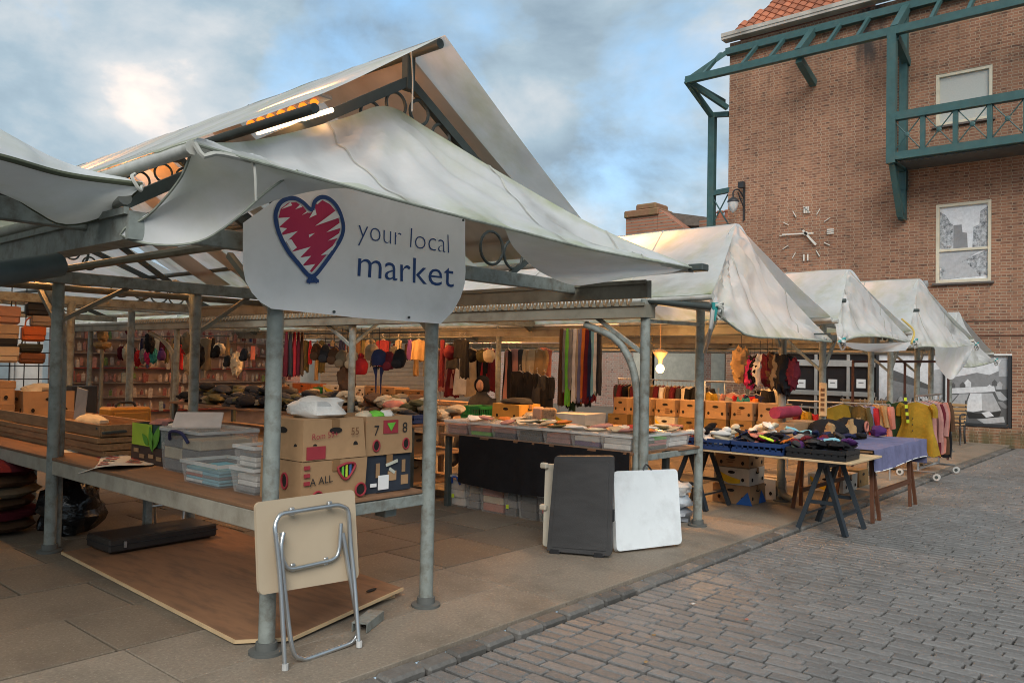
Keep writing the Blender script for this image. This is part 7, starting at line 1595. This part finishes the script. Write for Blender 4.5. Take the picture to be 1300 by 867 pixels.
# boxes under the glove table
def bluedeco(t, sx, sy, h):
    b = MB(); b.prism([(0, 0), (.2, 0), (.06, h*.7)], (sx*.55, -.008, .0), (1, 0, 0), (0, 0, 1), .003); b.build('blue_print', mat('blue print', (.02, .10, .35)), t)
    b = MB(); b.prism([(0, 0), (.2, 0), (.14, h*.7)], (-.008, sy*.35, .0), (0, -1, 0), (0, 0, 1), .003); b.build('blue_print', mat('blue print', (0, 0, 0)), t)
carton('brown fruit box with blue print lowest under the glove table', 6.38, .12, .003, .44, .46, .215, deco=bluedeco)
carton('white banana box in the middle of the stack under the glove table', 6.39, .13, .222, .43, .44, .2, mt=mat('white banana carton', (0, 0, 0)), deco=banana_deco)
carton('brown box with red marks topmost under the glove table', 6.40, .14, .426, .42, .42, .16)
carton('small white box beside the drainpipe under the glove table', 6.95, .05, .003, .34, .32, .25, mt=mat('white banana carton', (0, 0, 0)))
dp = thing('drainpipe', 'grey drainpipe with a bent foot beside the second stall post', 'pipe', (6.9, -.08, 0))
b = MB(); b.tube([(6.93, -.02, 2.1), (6.93, -.02, .2)]+smooth_curve([(6.93, -.03, .14), (6.92, -.08, .08), (6.9, -.18, .05)], 8), .04, 12); b.build('pipe', STEELB, dp, smooth=True); b = MB(); b.lathe([(.05, 0), (.05, .07)], (6.93, -.02, .18), 12); b.build('collar', STEELB, dp, smooth=True)
carton('white and yellow banana box on the ground under the lilac table', 8.15, -.35, .003, .55, .45, .22, mt=mat('white banana carton', (0, 0, 0)), deco=banana_deco)
carton('brown and green box on the ground beside the lilac table', 8.9, -.3, .003, .4, .4, .22, mt=mat('green brown carton', (0, 0, 0)))
# ------------------------------------------------------------------ dress rail by the kerb
dr = thing('clothes_rail', 'low wheeled rail of mustard and pink dresses at the kerb', 'clothes rail', (11.2, -.55, 0))
zr_ = 1.22
b = MB(); b.tube([(10.65, -.58, zr_), (12.1, -.58, zr_)], .016, 8); b.build('bar', CHROME, dr, smooth=True)
for x in (10.75, 12.0):
    b = MB(); b.tube([(x, -.58, .09), (x, -.58, zr_)], .016, 8); b.build('upright', CHROME, dr, smooth=True)
    b = MB(); b.tube([(x, -.82, .09), (x, -.34, .09)], .016, 8); b.build('foot_bar', CHROME, dr, smooth=True)
    for y in (-.84, -.33):
        g0 = -.03 if y < -.66 else 0.0
        b = MB(); b.tube([(x-.02, y, g0+.05), (x+.02, y, g0+.05)], .05, 14); wh = b.build('wheel', mat('pale wheel', (.5, .5, .48)), dr, smooth=True); b = MB(); b.tube([(x-.023, y, g0+.05), (x+.023, y, g0+.05)], .025, 10); b.build('hub', STEELD, wh)
b = MB(); b.bar((10.75, -.58, .12), (12.0, -.58, .12), .03, .03); b.build('base_bar', CHROME, dr)
for k, (x, c, h_, w_, fl, lab) in enumerate(((10.66, 'mustard', .80, .50, 1.45, 'mustard button dress frontmost on the wheeled rail'), (10.80, 'green', .70, .52, 1.25, 'dark green dress behind the mustard one'), (10.98, 'pink', .78, .5, 1.0, 'pale pink dress on the wheeled rail'), (11.16, 'maroon', .85, .5, 1.0, 'maroon dress on the wheeled rail'), (11.34, 'pink', .8, .5, 1.0, 'pink and red patterned dress on the wheeled rail'), (11.52, 'coral', .82, .48, 1.0, 'coral blouse on the wheeled rail'), (11.7, 'brown', .85, .5, 1.0, 'brown dress on the wheeled rail'), (11.9, 'black', .92, .5, .9, 'black trousers at the far end of the wheeled rail'))):
    y0_ = -.58+(.2 if c == 'green' else 0)
    t = garment(lab, (x, y0_, zr_-.08), R(78 if k else 82), c, w_, h_, .13, k+200, flare=fl, sleeves=.16 if k < 2 else None)
    if c == 'mustard':
        for j in range(3): b = MB(); b.blob((0.02, .09, -.26-.09*j), (.02, .02, .02), 1, 0, 8, 6); b.build('button', INK, t)
b = MB(); [b.tube([(10.58, -.45, 1.2-.07*k), (10.575, -.45, 1.165-.07*k)], .02, 6) for k in range(0)]
TAPE = thing('hazard_tape', 'black and yellow tape hanging over the mustard dress', 'tape', (10.58, -.44, 1.2))
for k in range(8): b = MB(); b.box((10.575, -.44-.006*k, 1.22-.055*k), (.006, .04, .05)); b.build('stripe', F['neon'] if k % 2 else INK, TAPE)
# tall rusty frame and hanging tops in front of the murals
fr_ = thing('display_frame', 'rusty brown display frame standing before the murals', 'frame', (11, 1, 0))
RU = mat('rusty brown steel', (.07, .03, .025), rough=.7)
a_, b_2 = P(1083, 459, Y=.5), P(1204, 459, Y=-.35)
b = MB(); b.bar(a_, b_2, .04, .04); b.build('top_bar', RU, fr_)
for p in (a_, a_.lerp(b_2, .52), b_2): b = MB(); b.bar((p.x, p.y, 0 if p.y > -.5 else -.03), p, .035, .035); b.build('upright', RU, fr_)
for k, (px, py, c, w_, h_) in enumerate(((1070, 512, 'mustard', .62, .5), (1092, 514, 'olive', .4, .45), (1098, 514, 'lilac', .3, .5), (1103, 516, 'red', .3, .48), (1112, 512, 'tan', .36, .5), (1120, 514, 'coral', .36, .5), (1018, 520, 'mustard', .34, .4), (1008, 522, 'maroon', .3, .4), (1028, 524, 'red', .3, .35))):
    p = P(px, py, X=10.0); garment('%s top hanging in front of the notice window%s' % (c, (', broad', ', second', ', third', ', fourth', ', beside the grey post', ', rightmost', ', small left', ', small far left', ', small low')[k]), p, R(-35 if k == 0 else 60), c, w_, h_, .12, k+230)
ra, rb = P(1000, 508, X=10.0), P(1130, 508, X=10.0); rail('rail of bright tops in front of the notice window', (10.0, ra.y, ra.z), (10.0, rb.y, ra.z))
# wooden plaque on the post
p = P(1040, 507, X=8.28); pq = thing('wooden_plaque', 'narrow wooden name board hanging on a post', 'sign', p)
b = MB(); b.cbox(p+Vector((0, -.05, 0)), (.03, .10, .44), .02); b.build('board', PLYE, pq)
for k in range(5): b = MB(); b.box(p+Vector((-.018, -.05, .13-.065*k)), (.006, .05, .04)); b.build('letter', mat('brown letter', (.12, .06, .03)), pq)
# benches by the mural
for k, (y0, y1, lab) in enumerate(((.15, 1.3, 'slatted wooden bench with iron ends below the tent mural'), (1.75, 2.9, 'slatted wooden bench behind the dress rail'))):
    t = thing('park_bench', lab, 'bench', (17.5, (y0+y1)/2, 0)); SLW = mat('bench slat wood', (.46, .30, .15), rough=.6, var=.2)
    for i in range(5): b = MB(); b.cbox((17.62+.025*i, (y0+y1)/2, .50+.085*i), (.025, y1-y0, .065), .006); b.build('slat', SLW, t)
    for i in range(4): b = MB(); b.cbox((17.2+.1*i, (y0+y1)/2, .43), (.08, y1-y0, .025), .006); b.build('slat', SLW, t)
    for y in (y0+.02, y1-.02):
        b = MB(); b.tube(smooth_curve([(17.16, y, 0), (17.2, y, .2), (17.15, y, .41), (17.4, y, .42), (17.6, y, .45), (17.76, y, .95)], 20), .022, 8); b.tube(smooth_curve([(17.66, y, 0), (17.58, y, .2), (17.6, y, .44)], 10), .022, 8); b.tube(smooth_curve([(17.16, y, .42), (17.15, y, .62), (17.4, y, .66), (17.68, y, .64)], 12), .018, 8); b.build('iron_end', IRON, t, smooth=True)
# litter on the street
for k, (px, py, c) in enumerate(((948, 788, 'coral'), (830, 808, 'tan'), (975, 680, 'tan'), (1075, 641, 'white'), (880, 768, 'white'), (820, 842, 'tan'))):
    p = P(px, py, Z=-.04); b = MB(); b.blob((0, 0, 0), (.035, .025, .008), k, .3, 8, 5); o = b.build('leaf', F[c], None, smooth=True); o.location = p+Vector((0, 0, .012)); tag(o, ('coral scrap on the setts near the right', 'tan leaf on the setts below the dark table', 'tan scrap in the channel by the trestle', 'white scrap on the setts near the lilac table', 'white scrap in the middle of the setts', 'brown leaf on the setts at the bottom')[k], 'litter')
